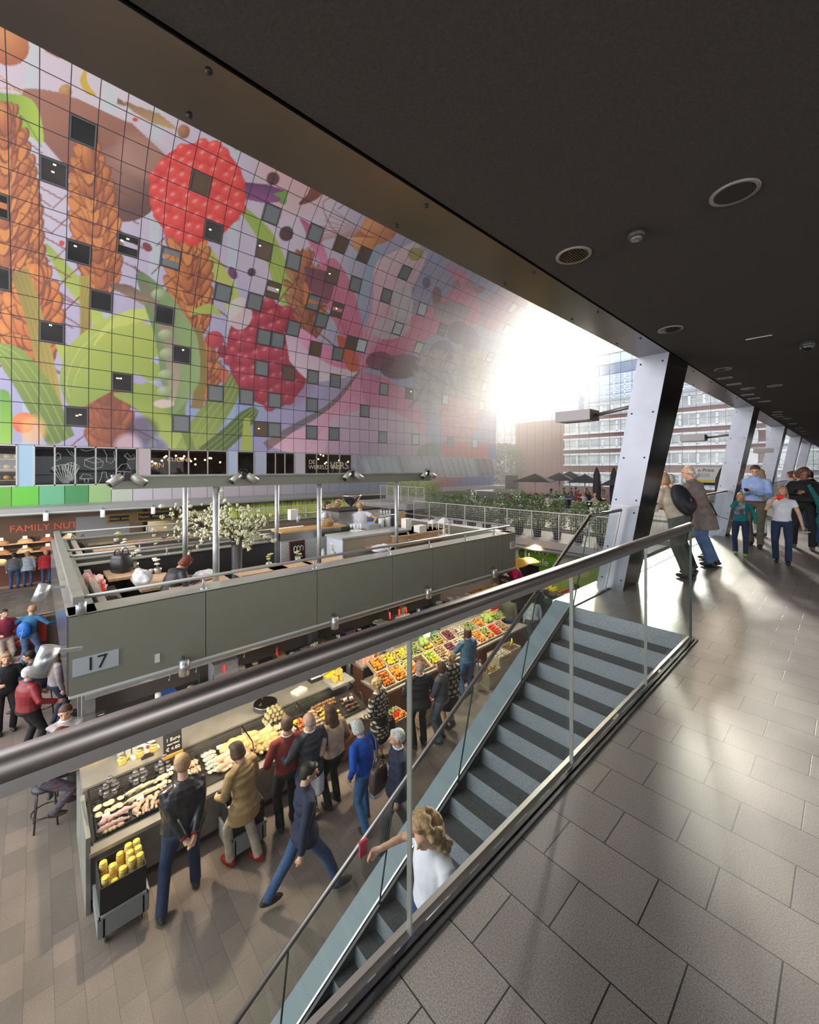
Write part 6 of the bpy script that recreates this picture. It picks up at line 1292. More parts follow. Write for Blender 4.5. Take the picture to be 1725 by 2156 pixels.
L_,h=P(515,1815,1580);person('person in a tan coat, beige trousers and red shoes looking into the deli case',L_,112,1.72,tan_,cl('beige_trousers',(.48,.40,.30)),'brown','bob',feet=[(-.10,.14,0),(.10,-.14,0)],hands=[(-.17,.28,.98),(.2,.12,.86)],coat=.70,shoes=redshoe,vox=.012,lean=.12,head=(0,.35),bulk=1.05)
L_,h=P(642,1893,1620);person('person in a navy jacket and jeans striding past with back to the railing',L_,-12,1.80,navy,denim,'dark','short',feet=[(-.1,-.42,.0),(.1,.38,0)],hands=[(-.28,.18,.86),(.26,-.12,.84)],coat=.82,vox=.012,bulk=1.0,head=(-.2,.2))
L_,h=P(606,1742,1512);person('person in a dark red sweater at the deli case, a companion touching the back',L_,85,1.74,mar,blk,'brown','short',collar=white,hands=[(-.2,.22,1.05),(.2,.25,1.05)],vox=.012,bulk=1.05,lean=.05)
L_,h=P(652,1733,1508);tb,ar,*_=person('bald person in a dark grey blazer with one hand on the red sweater',L_,95,1.78,cl('charcoal_blazer',(.04,.045,.06)),blk,'grey','bald',collar=white,hands=[(-.34,.26,1.22),(.22,.15,.95)],coat=.80,vox=.012,bulk=1.08,elb=[(-.6,-.2,-1),(.5,-.5,-.5)])
L_,h=P(703,1696,1478);tq,ar,*_=person('person with long brown hair in a beige shawl carrying a brown shoulder bag',L_,100,1.68,cl('beige_shawl',(.50,.36,.26)),blk,'brown','long',hands=[(-.24,.1,.95),(.22,.22,1.0)],poncho=False,vox=.012,bulk=1.15,lean=.08,head=(0,.2))
lw=ar[0][2];bag(wpt(tq,(-.27,.12,.38)),.34,.16,.46,wb,'plastic_bag','white plastic carrier bag held by the person in the beige shawl','bag',.3);bag(wpt(tq,(.26,-.02,.72)),.36,.16,.32,mat('brown_leather_bag',(.26,.09,.03),.45,noise=.2),'handbag','brown leather shoulder bag of the person in the beige shawl','bag',1.9)
person('person in a cream cardigan serving behind the right end of the deli counter',W(8.5,5.05,MK),-120,1.68,cream,blk,'brown','bob',hands=[(-.3,.36,1.12),(.1,.32,1.2)],vox=.013,lean=.12,face=True)
L_,h=P(800,1606,1455);tp,ar,*_=person('person with curly blond hair in a black and cream patterned coat holding a black handbag',L_,105,1.62,pat,blk,'blond','curly',coat=.58,hands=[(-.2,.2,1.0),(.24,.02,.74)],vox=.012,lean=.1,skirt=.5)
bag(wpt(tp,(.28,.02,.36)),.34,.14,.30,leather,'handbag','black handbag carried by the person in the patterned coat','bag',1.8)
L_,h=P(772,1740,1530);tb,ar,*_=person('person with short white hair in a bright blue sweater and jeans bending towards the case',L_,100,1.66,blue,cl('light_jeans',(.05,.15,.33)),'white','bob',feet=[(-.12,-.12,0),(.12,.12,0)],hands=[(-.24,.1,.92),(.22,.3,1.05)],lean=.22,vox=.012,head=(0,.35),shoes=cl('brown_shoe',(.06,.03,.02)))
bg_=bag(wpt(tb,(-.02,-.24,.74)),.32,.14,.36,mat('taupe_bag',(.13,.09,.08),.4,noise=.2),'handbag','taupe leather bag on the back of the person in the blue sweater','bag',1.75);bag(wpt(tb,(.30,.05,.28)),.3,.14,.42,wb,'plastic_bag','white shopping bag beside the person in the blue sweater','bag',1.75)
q=MB();q.tube([wpt(tb,(.02,-.2,1.06)),wpt(tb,(.1,-.08,1.36)),wpt(tb,(.14,.02,1.40)),wpt(tb,(.14,.1,1.3))],.012,6);adopt(one('shoulder_strap','x','strap',q,mat('taupe_bag',(.1,.1,.1))),bg_)
L_,h=P(838,1775,1570);person('grey-haired person in a dark navy jacket walking behind the stair railing',L_,150,1.74,navy,grey,'white','short',collar=wht,feet=[(-.1,.2,0),(.1,-.2,0)],vox=.012,bulk=1.08,coat=.8)
L_,h=P(884,1572,1388);person('bald person in a black suit seen from behind at the produce stand',L_,70,1.76,blk,blk,'grey','bald',collar=white,hands=[(-.2,.25,1.05),(.2,.25,1.05)],coat=.82,vox=.013,bulk=1.1)
L_,h=P(930,1560,1392);person('dark-haired person in a grey jacket and grey jeans facing the black suit',L_,110,1.66,cl('slate_jacket',(.07,.08,.10)),cl('grey_jeans',(.14,.16,.20)),'brown','bob',hands=[(-.12,.3,1.12),(.12,.28,1.1)],vox=.013,bulk=1.1)
L_,h=P(948,1530,1372);person('blond person in a black and cream chequered cardigan and dark skirt',L_,80,1.64,patmat('patterned_cardigan',(.5,.48,.38),(.03,.03,.03),.12,.10),blk,'blond','curly',skirt=.45,vox=.013,bulk=1.12,coat=.78)
L_,h=P(985,1465,1332);td,ar,*_=person('brown-haired person in a denim jacket and jeans reaching for produce',L_,78,1.70,cl('denim_jacket',(.06,.13,.22)),cl('light_jeans',(.1,.2,.3)),'brown','bob',feet=[(-.12,0,0),(.14,.06,0)],hands=[(-.26,.34,1.05),(.22,.1,.85)],vox=.014,bulk=1.12)
bag(wpt(td,(.3,.0,.30)),.26,.14,.4,mat('paper_bag_grey',(.35,.33,.3),.7,noise=.2),'shopping_bag','grey shopping bag beside the denim jacket','bag',1.7)
person('person in a black top leaning over the rear worktop of the produce stand',W(8.75,8.9,MK),-90,1.66,blk,blk,'sand','pony',hands=[(-.3,.42,1.08),(.3,.42,1.08)],lean=.55,sleeve=.4,vox=.014)
person('red-haired person in a white print shirt working in the kitchen below the terrace',GW(848,1385,a=9.0)*1,-100,1.68,cl('white_print',(.65,.62,.6)),blk,'sand','pony',hands=[(-.2,.3,1.0),(.2,.3,1.0)],vox=.015,sleeve=.4)[0].location.z=MK
L_,h=P(1070,1362,1262);person('grey-haired person in a dark green jacket walking away past the crates',L_,20,1.74,cl('green_jacket',(.07,.075,.05)),denim,'grey','short',vox=.016,bulk=1.15,feet=[(-.1,-.1,0),(.1,.15,0)])
L_,h=P(1092,1352,1262);person('person in black with orange shoes just right of the green jacket',L_,15,1.76,blk,blk,'dark','short',vox=.016,shoes=mat('orange_shoe',(.6,.15,.05),.5))
L_,h=P(1122,1362,1278);person('person in a pale blue jacket seen through the stair glass',L_,40,1.66,cl('pale_blue',(.35,.42,.50)),grey,'brown','bob',vox=.018,bulk=1.1)
L_,h=P(1150,1350,1258);person('person in a dark green top beside the pale blue jacket',L_,60,1.70,cl('bottle_green',(.08,.12,.10)),denim,'dark','short',vox=.018)
L_,h=P(1215,1332,1262);person('dark figure with short hair at the far round table, right end of the market',L_,60,1.68,grey,grey,'dark','short',vox=.02)
# left group at the bar
L_,h=P(60,1402,1280);tb,ar,*_=person('person with a bright blue backpack leaning on the rail by the red poster',L_,60,1.72,cl('blue_sweater',(.03,.14,.28)),cl('pale_jeans',(.10,.17,.32)),'sand','short',hands=[(-.55,.25,1.12),(.5,.3,1.12)],lean=.2,vox=.014,head=(.9,.1),feet=[(-.1,-.1,0),(.12,.1,0)])
bpk=mat('blue_backpack_fabric',(.01,.14,.55),.5,noise=.25)
t2=thing('backpack','bright blue backpack with a grey stripe worn by the person at the rail','backpack',wpt(tb,(0,-.02,1.1)),math.radians(60));q=MB();q.ell((0,-.17,.0),(.17,.11,.24),16,10);q.ell((0,-.22,-.08),(.13,.08,.12),12,8);part('pack',q,bpk,t2);q=MB();q.bar((.0,-.30,-.2),(.04,-.27,.08),.035,.01);part('stripe',q,mat('reflective_stripe',(.6,.62,.65),.4),t2)
L_,h=P(8,1410,1292);person('person in a maroon hooded top at the left edge by the red poster',L_,-60,1.72,cl('maroon_top',(.25,.03,.06)),cream,'dark','short',hands=[(-.25,.3,1.1),(.3,.35,1.15)],vox=.016,bulk=1.1)
L_,h=P(60,1592,1395);person('white-haired person in a dark red jacket with back to the camera at the bar',L_,20,1.78,cl('red_jacket',(.22,.015,.02),rough=.5),blk,'white','short',vox=.013,bulk=1.28,feet=[(-.15,0,0),(.18,.05,0)],hands=[(-.35,.3,1.0),(.38,.25,1.05)],collar=cl('blue_sweater',(.1,.1,.1)))
L_,h=P(12,1540,1388);tb,ar,*_=person('reddish-blond person in black holding a wine glass at the left edge',L_,-80,1.70,blk,blk,'sand','bob',hands=[(-.2,.28,1.05),(.16,.34,1.2)],vox=.014,bulk=1.1)
glass_obj(wpt(tb,(.16,.44,1.18)),'wine glass held by the person in black at the left edge',None)
L_,h=P(118,1525,1392);person('person with long brown hair in a grey sweater and dark trousers under the stall end',L_,10,1.70,cl('grey_sweater',(.30,.26,.28)),navy,'brown','long',vox=.014,bulk=1.05)
L_,h=P(84,1490,1362);person('dark-haired young person in a navy jacket seated facing the red jacket',W(*G(88,1500,z=MK)[:2],MK),170,1.72,cl('navy_jacket',(.03,.045,.09)),navy,'dark','short',sit=.62,hands=[(-.1,.35,1.0),(.1,.36,1.0)],lean=.3,vox=.014,face=True,feet=[(-.12,.35,.2),(.12,.35,.2)])
# two people on bar stools at the left end of the counter
a1,b1=8.85,.25
person('seated person in a pale grey sweater resting an arm on the wooden bar top',W(9.5,.42,MK),-100,1.78,cl('pale_grey_sweater',(.42,.41,.42)),navy,'brown','short',sit=.68,hands=[(.05,.50,1.08),(-.25,.50,1.10)],lean=.3,vox=.012,face=True,collar=wht,feet=[(-.15,.25,.15),(.15,.25,.15)])
person('seated person with auburn hair, cream top and patterned trousers on a black bar stool',W(8.75,.12,MK),-20,1.66,cl('cream_top',(.60,.54,.46)),patmat('patterned_trousers',(.16,.03,.03),(.08,.09,.14),.04,.05),'red','bob',sit=.66,hands=[(-.05,.40,1.05),(.25,.38,1.05)],lean=.28,vox=.012,feet=[(-.08,.22,.22),(.10,.12,.16)],shoes=cl('brown_shoe',(.1,.1,.1)))
def barstool(loc,l):
    t2=thing('bar_stool',l,'stool',loc);q=MB();q.lathe([(.17,.60),(.18,.62),(.17,.655)],n=20);part('seat',q,dark,t2)
    for k in range(4):
        c,s_=math.cos(PI/4+k*PI/2),math.sin(PI/4+k*PI/2);q=MB();q.cyl((c*.14,s_*.14,.61),(c*.2,s_*.2,0),.013,n=8);part('leg',q,dark,t2)
    q=MB();q.tube([(.18*math.cos(u),.18*math.sin(u),.22) for u in [2*PI*k/20 for k in range(21)]],.011,6);part('foot_ring',q,dark,t2)
barstool(W(8.75,.12,MK),'black round bar stool under the person with patterned trousers');barstool(W(9.5,.42,MK),'black round bar stool under the pale grey sweater');barstool(W(*G(95,1505,z=MK)[:2],MK),'black bar stool under the seated person in a navy jacket');barstool(W(10.9,.55,MK),'empty black bar stool beside the red jacket')
t2=thing('bar_corner','wooden bar top with glasses at the left end of the stall','counter',W(8.75,.7,MK));q=MB();q.b6(-.55,.6,-.25,.25,1.04,1.09);part('bar_top',q,wood_y,t2);q=MB();q.b6(-.5,.5,-.05,.2,0,1.04);part('bar_front',q,grani,t2)
q=MB();q.lathe([(.09,0),(.13,.015),(.12,.02)],n=20);one('plate','white plate with food on the wooden bar top','plate',q,paper,W(8.65,.6,MK+1.09))
t2=thing('menu_stand','black chalk menu card standing on the wooden bar top','board',W(8.95,.85,MK+1.09));q=MB();q.box((0,0,.17),(.02,.12,.34));part('slate',q,chalk,t2)
for z in (.1,.16,.22,.28): q=MB();q.b6(.011,.013,-.04,.04,z,z+.01);part('chalk_line',q,chalkw,t2)
for i in range(3): q=MB();q.lathe([(.03,0),(.035,.06),(.03,.07)],n=12);one('spice_pot',['red','dark red','white'][i]+' spice pot before the chalk menu card','pot',q,mat('spot_%d'%i,[(.5,.03,.03),(.25,.02,.02),(.7,.68,.62)][i],.4),W(8.85-.07*i,.78,MK+1.09))
# terrace people
a,b,_=G(350,1275,z=TR+.45);person('red-haired person in a black hooded coat bent over the table on the terrace',W(8.35,b*8.35/a,TR),15,1.66,cl('black_hood',(.02,.02,.026),rough=.5),blk,'red','bob',sit=.45,hands=[(-.15,.42,.80),(.2,.38,.82)],lean=.42,vox=.013,bulk=1.15,head=(.2,.5))
for px,py,l,yw,st_,hr,hd in [(690,1055,'dark-haired waiter in a white shirt at the left of the three behind the bar',-60,'short','dark',None),(712,1051,'waiter in a white printed shirt touching the chin, middle of three behind the bar',-150,'short','sand',[(-.2,.3,1.15),(.05,.2,1.42)]),(758,1056,'waiter in a white shirt with hands on hips and back to the bar',60,'short','sand',[(-.3,-.05,1.02),(.3,-.05,1.02)])]:
    a,b,_=G(px,py,a=11.2 if px!=758 else 10.3)
    a_=11.2 if px!=758 else 10.3;d=S*a_+C_*b;zt=EYE-(py-HY)*d/F;person('person, '+l,W(a_,b,TR),yw,max(1.6,min(1.9,zt-TR)),wht,blk,hr,st_,sleeve=.45,vox=.016,hands=hd,bulk=1.05,elb=[(-1,-.3,0),(1,-.3,0)] if px==758 else None,face=px==712)
# gallery people
L_,h=P(1478,1184,1003,0);tb,ar,*_=person('bald elderly person in a mauve-grey trench coat leaning on the gallery rail',W(1.80,8.75,0),75,1.80,cl('trench_coat',(.24,.19,.18),rough=.7),cl('pale_jeans',(.1,.2,.3)),'white','bald',coat=.62,feet=[(-.14,-.2,0),(.12,-.14,0)],hands=[(-.12,.45,1.15),(.12,.45,1.18)],lean=.30,vox=.011,bulk=1.08,face=True,head=(.3,.1))
q=MB();q.tube([wpt(tb,p) for p in [(-.14,.12,1.42),(.0,.02,1.30),(.17,-.05,1.05),(.22,-.1,.86)]],.012,6);q.bar(wpt(tb,(.22,-.1,.86)),wpt(tb,(.34,-.26,.78)),.03,.012);adopt(one('coat_belt','x','strap',q,leather),tb)
L_,h=P(1400,1200,1025,0);tb,ar,*_=person('person in a beige jacket with a black backpack leaning behind the steel column',W(1.86,7.55,0),70,1.70,cl('beige_jacket',(.50,.44,.34)),cl('grey_green_trousers',(.10,.11,.10)),'sand','bob',feet=[(-.12,-.2,0),(.12,-.1,0)],hands=[(-.15,.42,1.1),(.15,.42,1.1)],lean=.42,vox=.012,bulk=1.1)
t2=thing('backpack','black backpack with small pink zip pulls on the bending person','backpack',wpt(tb,(.02,.1,1.12)),math.radians(70));M_=Matrix.Rotation(-.42,3,'X');q=MB();q.ell(M_@Vector((0,-.18,.02)),(.18,.12,.27),18,12,M=M_);q.ell(M_@Vector((0,-.25,-.06)),(.14,.08,.15),14,10,M=M_);part('pack',q,cl('backpack_black',(.02,.022,.03),rough=.6),t2)
for x in (-.05,.06): q=MB();q.bar(M_@Vector((x,-.335,-.02)),M_@Vector((x,-.33,-.06)),.012,.008);part('zip_pull',q,mat('zip_pink',(.8,.05,.2),.4),t2)
person('grey-haired person in a dark red jacket just behind the beige jacket at the rail',W(1.95,8.15,0),75,1.66,cl('red_scarf_jacket',(.30,.015,.03)),blk,'grey','short',lean=.38,hands=[(-.15,.42,1.1),(.15,.42,1.1)],vox=.013,feet=[(-.12,-.2,0),(.12,-.1,0)])
person('white-haired person almost hidden behind the trench coat',W(1.93,9.35,0),80,1.70,grey,grey,'white','curly',lean=.25,hands=[(-.15,.4,1.1),(.15,.4,1.1)],vox=.014,feet=[(-.12,-.15,0),(.12,-.1,0)])
L_,h=P(1592,1150,985,0);tm,am,*_=person('tall person in a pale blue shirt reading a phone and holding a magazine',L_,176,1.80,cl('pale_blue_shirt',(.30,.42,.72),noise=.08),olv,'brown','short',feet=[(-.10,.16,0),(.10,-.12,0)],hands=[(-.20,.30,1.08),(.05,.32,1.20)],vox=.011,face=True,head=(.1,.35),collar=cl('pale_blue_shirt',(.3,.4,.7)),bulk=1.04,shoes=cl('brown_shoe',(.1,.1,.1)),sleeve=1,elb=[(-.3,-.8,-1),(.3,-.8,-1)])
q=MB();q.tube([wpt(tm,(.165*math.cos(u),.125*math.sin(u),.985)) for u in [2*PI*k/20 for k in range(21)]],.018,6);adopt(one('belt','x','belt',q,mat('belt_brown',(.12,.03,.02),.4)),tm)
q=MB();q.box((0,0,0),(.075,.13,.012));o=one('phone','dark phone in the hand of the person in the pale blue shirt','phone',q,black,wpt(tm,(.05,.44,1.25)),math.radians(176));o.rotation_euler.x=.5
q=MB();q.box((0,0,0),(.22,.3,.012));q.box((.0,0,.008),(.21,.29,.004));o=one('magazine','rolled magazine with blue and green print held by the same person','magazine',q,mat('magazine_print',(.12,.25,.5),.4,col2=(.6,.65,.45),nscale=12),wpt(tm,(-.20,.42,1.10)),math.radians(150));o.rotation_euler.x=.5
L_,h=P(1560,1168,1036,0);tm,am,*_=person('child with blond hair in a teal sweater and jeans walking and touching the mouth',L_,182,1.24,teal,ddenim,'blond','bob',feet=[(-.12,.14,0),(.12,-.12,0)],hands=[(-.31,.06,.88),(.03,.17,1.52)],vox=.011,face=True,head=(.1,.2),shoes=mat('lime_trainer',(.3,.6,.05),.5),bulk=.92,elb=[(-.5,-.4,-.5),(.7,0,-1)])
q=MB();q.b6(-.08,.08,-.0,.012,-.12,.12);o=one('shirt_print','collage picture print on the front of the teal sweater','print',q,mat('photo_print',(.35,.4,.45),.6,col2=(.05,.05,.08),nscale=16),wpt(tm,(0,.105,.92)),math.radians(182));adopt(o,tm)
L_,h=P(1647,1185,1034,0);tm,am,_u,Hd_,s_=person('child with long wavy hair in a white T-shirt licking a red heart lollipop',L_,184,1.40,wht,ddenim,'sand','long',feet=[(-.10,.14,0),(.10,-.10,0)],hands=[(-.33,.06,.84),(.13,.24,1.44)],sleeve=.45,vox=.011,face=True,head=(.3,.0),elb=[(-.5,-.4,-.5),(.5,.0,-1)],bulk=.92)
t2=thing('lollipop','red heart-shaped lollipop at the mouth of the child in the white T-shirt','lollipop',wpt(tm,(.03,.20,1.16)),math.radians(184));q=MB();q.ell((-.028,0,.04),(.036,.014,.034),12,8,M=Matrix.Rotation(.5,3,'Y'));q.ell((.028,0,.04),(.036,.014,.034),12,8,M=Matrix.Rotation(-.5,3,'Y'));q.hexa([(-.052,-.012,.03),(.052,-.012,.03),(.052,.012,.03),(-.052,.012,.03)],[(0,-.005,-.03),(.001,-.005,-.03),(.001,.005,-.03),(0,.005,-.03)]);part('candy_heart',q,mat('candy_red',(.8,.01,.01),.12),t2);q=MB();q.cyl((0,0,-.1),(0,0,.0),.004,n=6);part('stick',q,paper,t2)
q=MB();q.box((0,0,0),(.05,.14,.012));o=one('wrapper','clear wrapper in the hand of the child in the white T-shirt','wrapper',q,mat('clear_plastic',(.6,.6,.6)),wpt(tm,(-.27,.09,.60)),math.radians(150))
L_,h=P(1692,1155,992,0);tm,am,*_=person('person with brown curly hair in a black poncho and black trousers looking at a phone',L_,186,1.74,cl('black_poncho',(.012,.013,.016)),blk,'brown','curly',feet=[(-.12,.12,0),(.14,-.16,0)],hands=[(-.28,.1,.85),(.12,.36,1.22)],vox=.011,face=True,head=(.15,.4),poncho=True,sk=skin_d,bulk=1.0,shoes=grey,elb=[(-1,-.3,-.3),(1,-.1,-.8)])
q=MB();q.box((0,0,0),(.07,.13,.012));o=one('phone','dark phone held by the person in the black poncho','phone',q,black,wpt(tm,(.12,.42,1.24)),math.radians(186));o.rotation_euler.x=.5
tgb=patmat('teal_pattern_bag',(.03,.22,.22),(.01,.06,.07),.05,.02);t2=thing('sling_bag','large teal patterned sling bag of the person in the black poncho','bag',wpt(tm,(-.28,.16,.62)),math.radians(186));q=MB();q.ell((0,0,0),(.15,.09,.2),18,12);q.tube([(0,0,.15),(.10,.02,.4),(.25,.03,.75)],[.09,.06,.03],10);part('bag_body',q,tgb,t2)
L_,h=P(1722,1150,1020,0);person('child in a bright teal T-shirt and jeans at the right edge',W(.44,12.7,0),184,1.36,cl('bright_teal',(.03,.42,.40)),denim,'blond','bob',sleeve=.5,vox=.013,face=True,feet=[(-.1,.1,0),(.1,-.1,0)])
person('person in a pale blue top and shorts half hidden behind the phone reader',W(1.55,13.4,0),30,1.70,cl('pale_blue',(.3,.4,.5)),cl('shorts_white',(.6,.65,.7)),'sand','long',vox=.016)
for (px,dd,l,c,hr) in [(1684,17.0,'auburn-haired person leaning far back at the gallery rail',cream,'red'),(1698,16.6,'person in a white blouse and denim skirt leaning at the far gallery rail',wht,'brown'),(1712,17.4,'person in a dark blue jacket at the far gallery rail',navy,'dark'),(1722,18.0,'person in black at the right end of the far rail group',blk,'dark'),(1690,18.6,'person with a dark hat behind the leaning group at the far rail',grey,'dark')]:
    a,b,_=G(px,1000,b=dd);person(l,W(a,b,0),80,1.66,c,denim,hr,'bob',lean=.3,vox=.02,hands=[(-.15,.4,1.1),(.15,.4,1.1)])
# person on the stairs
tm,am,*_=person('person with wild brown and blond hair in a white T-shirt going down the stairs',W(2.20,2.27,-.1772*14),170,1.52,wht,cl('bright_jeans',(.02,.05,.16)),'sand','wild',feet=[(-.08,.0,0),(.1,.06,0)],hands=[(.36,.28,1.25),(-.36,.1,.78)][::-1],sleeve=.4,vox=.012,bulk=1.1,head=(.3,.4))
q=MB();q.box((0,0,0),(.02,.07,.12));one('card','small red card held out by the person on the stairs','card',q,mat('card_red',(.45,.03,.08),.4),wpt(tm,(.34,.36,1.14)))
# ================= GREENERY, OPPOSITE SHOPS, TERRACES, OUTSIDE =================
r7=random.Random(77)
leafA=mat('shrub_leaf',(.12,.19,.07),.45,noise=.6,nscale=9);leafB=mat('shrub_leaf_light',(.30,.38,.10),.5,noise=.4,nscale=9);potb=mat('black_pot',(.02,.02,.024),.5);fence_m=mat('mesh_fence_white',(.55,.55,.54),.5)
def foliage(rad,h,n,size,m_,seed):
    r=random.Random(seed);vs=[];fs=[]
    for i in range(n):
        z=r.random();w=rad*(.45+.75*math.sin(PI*min(1,z*.8+.12)))*math.sqrt(r.random());u=r.uniform(0,6.283);c=Vector((w*math.cos(u),w*math.sin(u),h*z+r.uniform(-.03,.03)))
        d=Vector((math.cos(u),math.sin(u),r.uniform(-.3,1.2))).normalized();s_=d.cross(Vector((r.uniform(-1,1),r.uniform(-1,1),1))).normalized();L=size*r.uniform(.7,1.3);o=len(vs);nn=d.cross(s_)*L*.15
        vs+=[c,c+d*L*.5+s_*L*.24+nn,c+d*L,c+d*L*.5-s_*L*.24+nn];fs.append((o,o+1,o+2,o+3))
    q=MB();q.add(vs,fs,False);return q
protos=[]
def shrub(loc,l,grp,sc=1.0,light=False):
    key=1 if light else 0
    for k,pr in protos:
        if k==key and len([1 for z in protos if z[0]==key])>=3:
            pr=r7.choice([z[1] for z in protos if z[0]==key]);o=dup(pr,loc,r7.uniform(0,6),label=l,group=grp);s=sc*r7.uniform(.88,1.1);o.scale=(s,s,s*r7.uniform(.92,1.1));return o
    t=thing('potted_shrub',l,'plant',loc,0,grp);q=MB();q.lathe([(.13,0),(.17,.3),(.18,.34),(.16,.34)],n=14);part('pot',q,potb,t);q=MB()
    for k in range(5): q.tube([(0,0,.3),(r7.uniform(-.12,.12),r7.uniform(-.12,.12),.7),(r7.uniform(-.2,.2),r7.uniform(-.2,.2),1.2)],[.012,.009,.005],4)
    part('stems',q,barkm,t);f=foliage(.32,1.25,900,.085,None,len(protos)*7+1);f.v=[(x,y,z+.32) for x,y,z in f.v];tag(part('foliage',f,leafB if light else leafA,t),kind='stuff');KID[t.name]=list(t.children);t.scale=(sc,)*3;protos.append((key,t));return t
# row behind the mesh fence of stall 14's roof
for j in range(2):
    for i in range(11 if j==0 else 10):
        a=6.2+i*.88+j*.4;shrub(W(a,15.35+j*.75,TR+.02),'potted shrub in the %s row behind the white mesh fence'%['front','rear'][j],'%s row of potted shrubs'%['front','rear'][j],1.0)
def meshfence(p,q_,h,label,n=9,step=.09,posts=None,kind='fence'):
    t=thing('mesh_fence',label,'fence',p);p=Vector((0,0,0));d=q_-t.location;L=d.length;u=d.normalized();q=MB()
    k=int(L/step)
    for i in range(k+1): 
        c=u*(L*i/k);q.bar(c,c+Vector((0,0,h)),.006,.006,(1,0,0))
    for i in range(int(h/step)+1): z=h*i/int(h/step);q.bar(Vector((0,0,z)),u*L+Vector((0,0,z)),.006,.006)
    part('wire_mesh',q,fence_m,t)
    for i in range(n+1):
        c=u*(L*i/n);w=MB();w.bar(c+Vector((0,0,-.05)),c+Vector((0,0,h+.02)),.035,.035,(1,0,0));part('post',w,fence_m,t)
    w=MB();w.bar(Vector((0,0,h+.02)),u*L+Vector((0,0,h+.02)),.05,.03);part('top_rail',w,fence_m,t)
# roof 14 slab, with band, number 14
t=thing('market_stall','neighbouring market stall 14 with white mesh fence and shrubs on its roof','market stall',W(9,18,MK));
def S8(a,b,z): return Vector((9-a,b-18,z-MK))
def b8(q,a0,a1,b0,b1,z0,z1): p=S8(a0,b0,z0);r=S8(a1,b1,z1);q.b6(p.x,r.x,p.y,r.y,p.z,r.z)
pale=mat('roof_band_pale',(.40,.41,.43),.4,.2)
q=MB();b8(q,4.6,16.5,14.75,17.2,TR-.2,TR);part('roof_slab',q,mat('roof_white',(.55,.55,.55),.6),t);q=MB();b8(q,4.6,16.5,14.68,14.75,TR-.26,TR+.02);part('roof_band',q,pale,t);q=MB();q.cyl(S8(4.6,14.7,TR-.36),S8(16.5,14.7,TR-.36),.08,n=12);part('awning_roller',q,mat('roller',(.3,.3,.3)),t)
text('number','14',.2,t,S8(*[G(1253,1157,b=14.6)[0],14.66,G(1253,1157,b=14.6)[2]]),(PI/2,0,0),mat('number_grey',(.2,.2,.22)))
meshfence(W(15.8,14.85,TR+.0),W(5.3,14.85,TR+.0),1.12,'white mesh fence with round shrubs behind it, right of stall 17',9)
tele=lambda px,py:GW(px,py,b=15.15)
# photo wall with green circle
t=thing('photo_wall','large vegetable photo wall with a green round sign above the far fruit stand','wall sign',W(7.5,15.2,TR-.4))
A0=G(1085,1200,b=15.2)[0];A1=4.7
def T8(a,z,off=0): return Vector((7.5-a,-off,z-(TR-.4)))
q=MB();q.b6(7.5-A0-.6,7.5-A1,0,.05,MK+1.0-(TR-.4),TR-.3-(TR-.4));part('photo_panel',q,mat('salad_photo',(.45,.45,.22),.5,col2=(.62,.60,.55),nscale=1.6),t)
a,_,z=G(1140,1172,b=15.15);c=T8(a,z,.03)
q=MB();q.add([c+Vector((.78*math.cos(u),0,.78*math.sin(u))) for u in [2*PI*k/40 for k in range(40)]],[tuple(range(40))],False);part('badge_rim',q,paper,t)
q=MB();q.add([c+Vector((.70*math.cos(u),-.01,.70*math.sin(u))) for u in [2*PI*k/40 for k in range(40)]],[tuple(range(40))],False);part('badge',q,mat('badge_green',(.12,.30,.02),.5),t)
text('lettering','vers',.42,t,c+Vector((0,-.02,.22)),(PI/2,0,0),paper);text('lettering','VAN DE',.12,t,c+Vector((0,-.02,.02)),(PI/2,0,0),mat('badge_yellow',(.6,.6,.05)));text('lettering','tele',.42,t,c+Vector((0,-.02,-.22)),(PI/2,0,0),paper)
for i,(px,py,r_,cc) in enumerate([(1105,1160,.32,(.06,.14,.03)),(1128,1182,.22,(.75,.05,.04)),(1228,1240,1.3,(.28,.42,.08)),(1180,1195,.22,(.7,.35,.25)),(1192,1200,.16,(.65,.3,.05)),(1090,1190,.2,(.5,.5,.06)),(1205,1215,.25,(.5,.5,.12)),(1228,1205,.25,(.55,.5,.2))]):
    a,_,z=G(px,py,b=15.17);c=T8(a,min(z,TR-.75),.015+.002*i);q=MB();q.add([c+Vector((r_*math.cos(u),0,r_*.8*math.sin(u))) for u in [2*PI*k/28 for k in range(28)]],[tuple(range(28))],False);part('printed_vegetable',q,mat('printed_%d'%i,cc,.5),t)
a,_,z=G(1114,1202,b=14.5);t=thing('display_screen','black flat screen hanging in front of the vegetable photo wall','screen',W(a,14.5,z));q=MB();q.box((0,0,0),(.86,.06,.55));part('screen_body',q,black,t);q=MB();q.cyl((0,0,.27),(0,0,.7),.02);part('mount',q,dark,t)
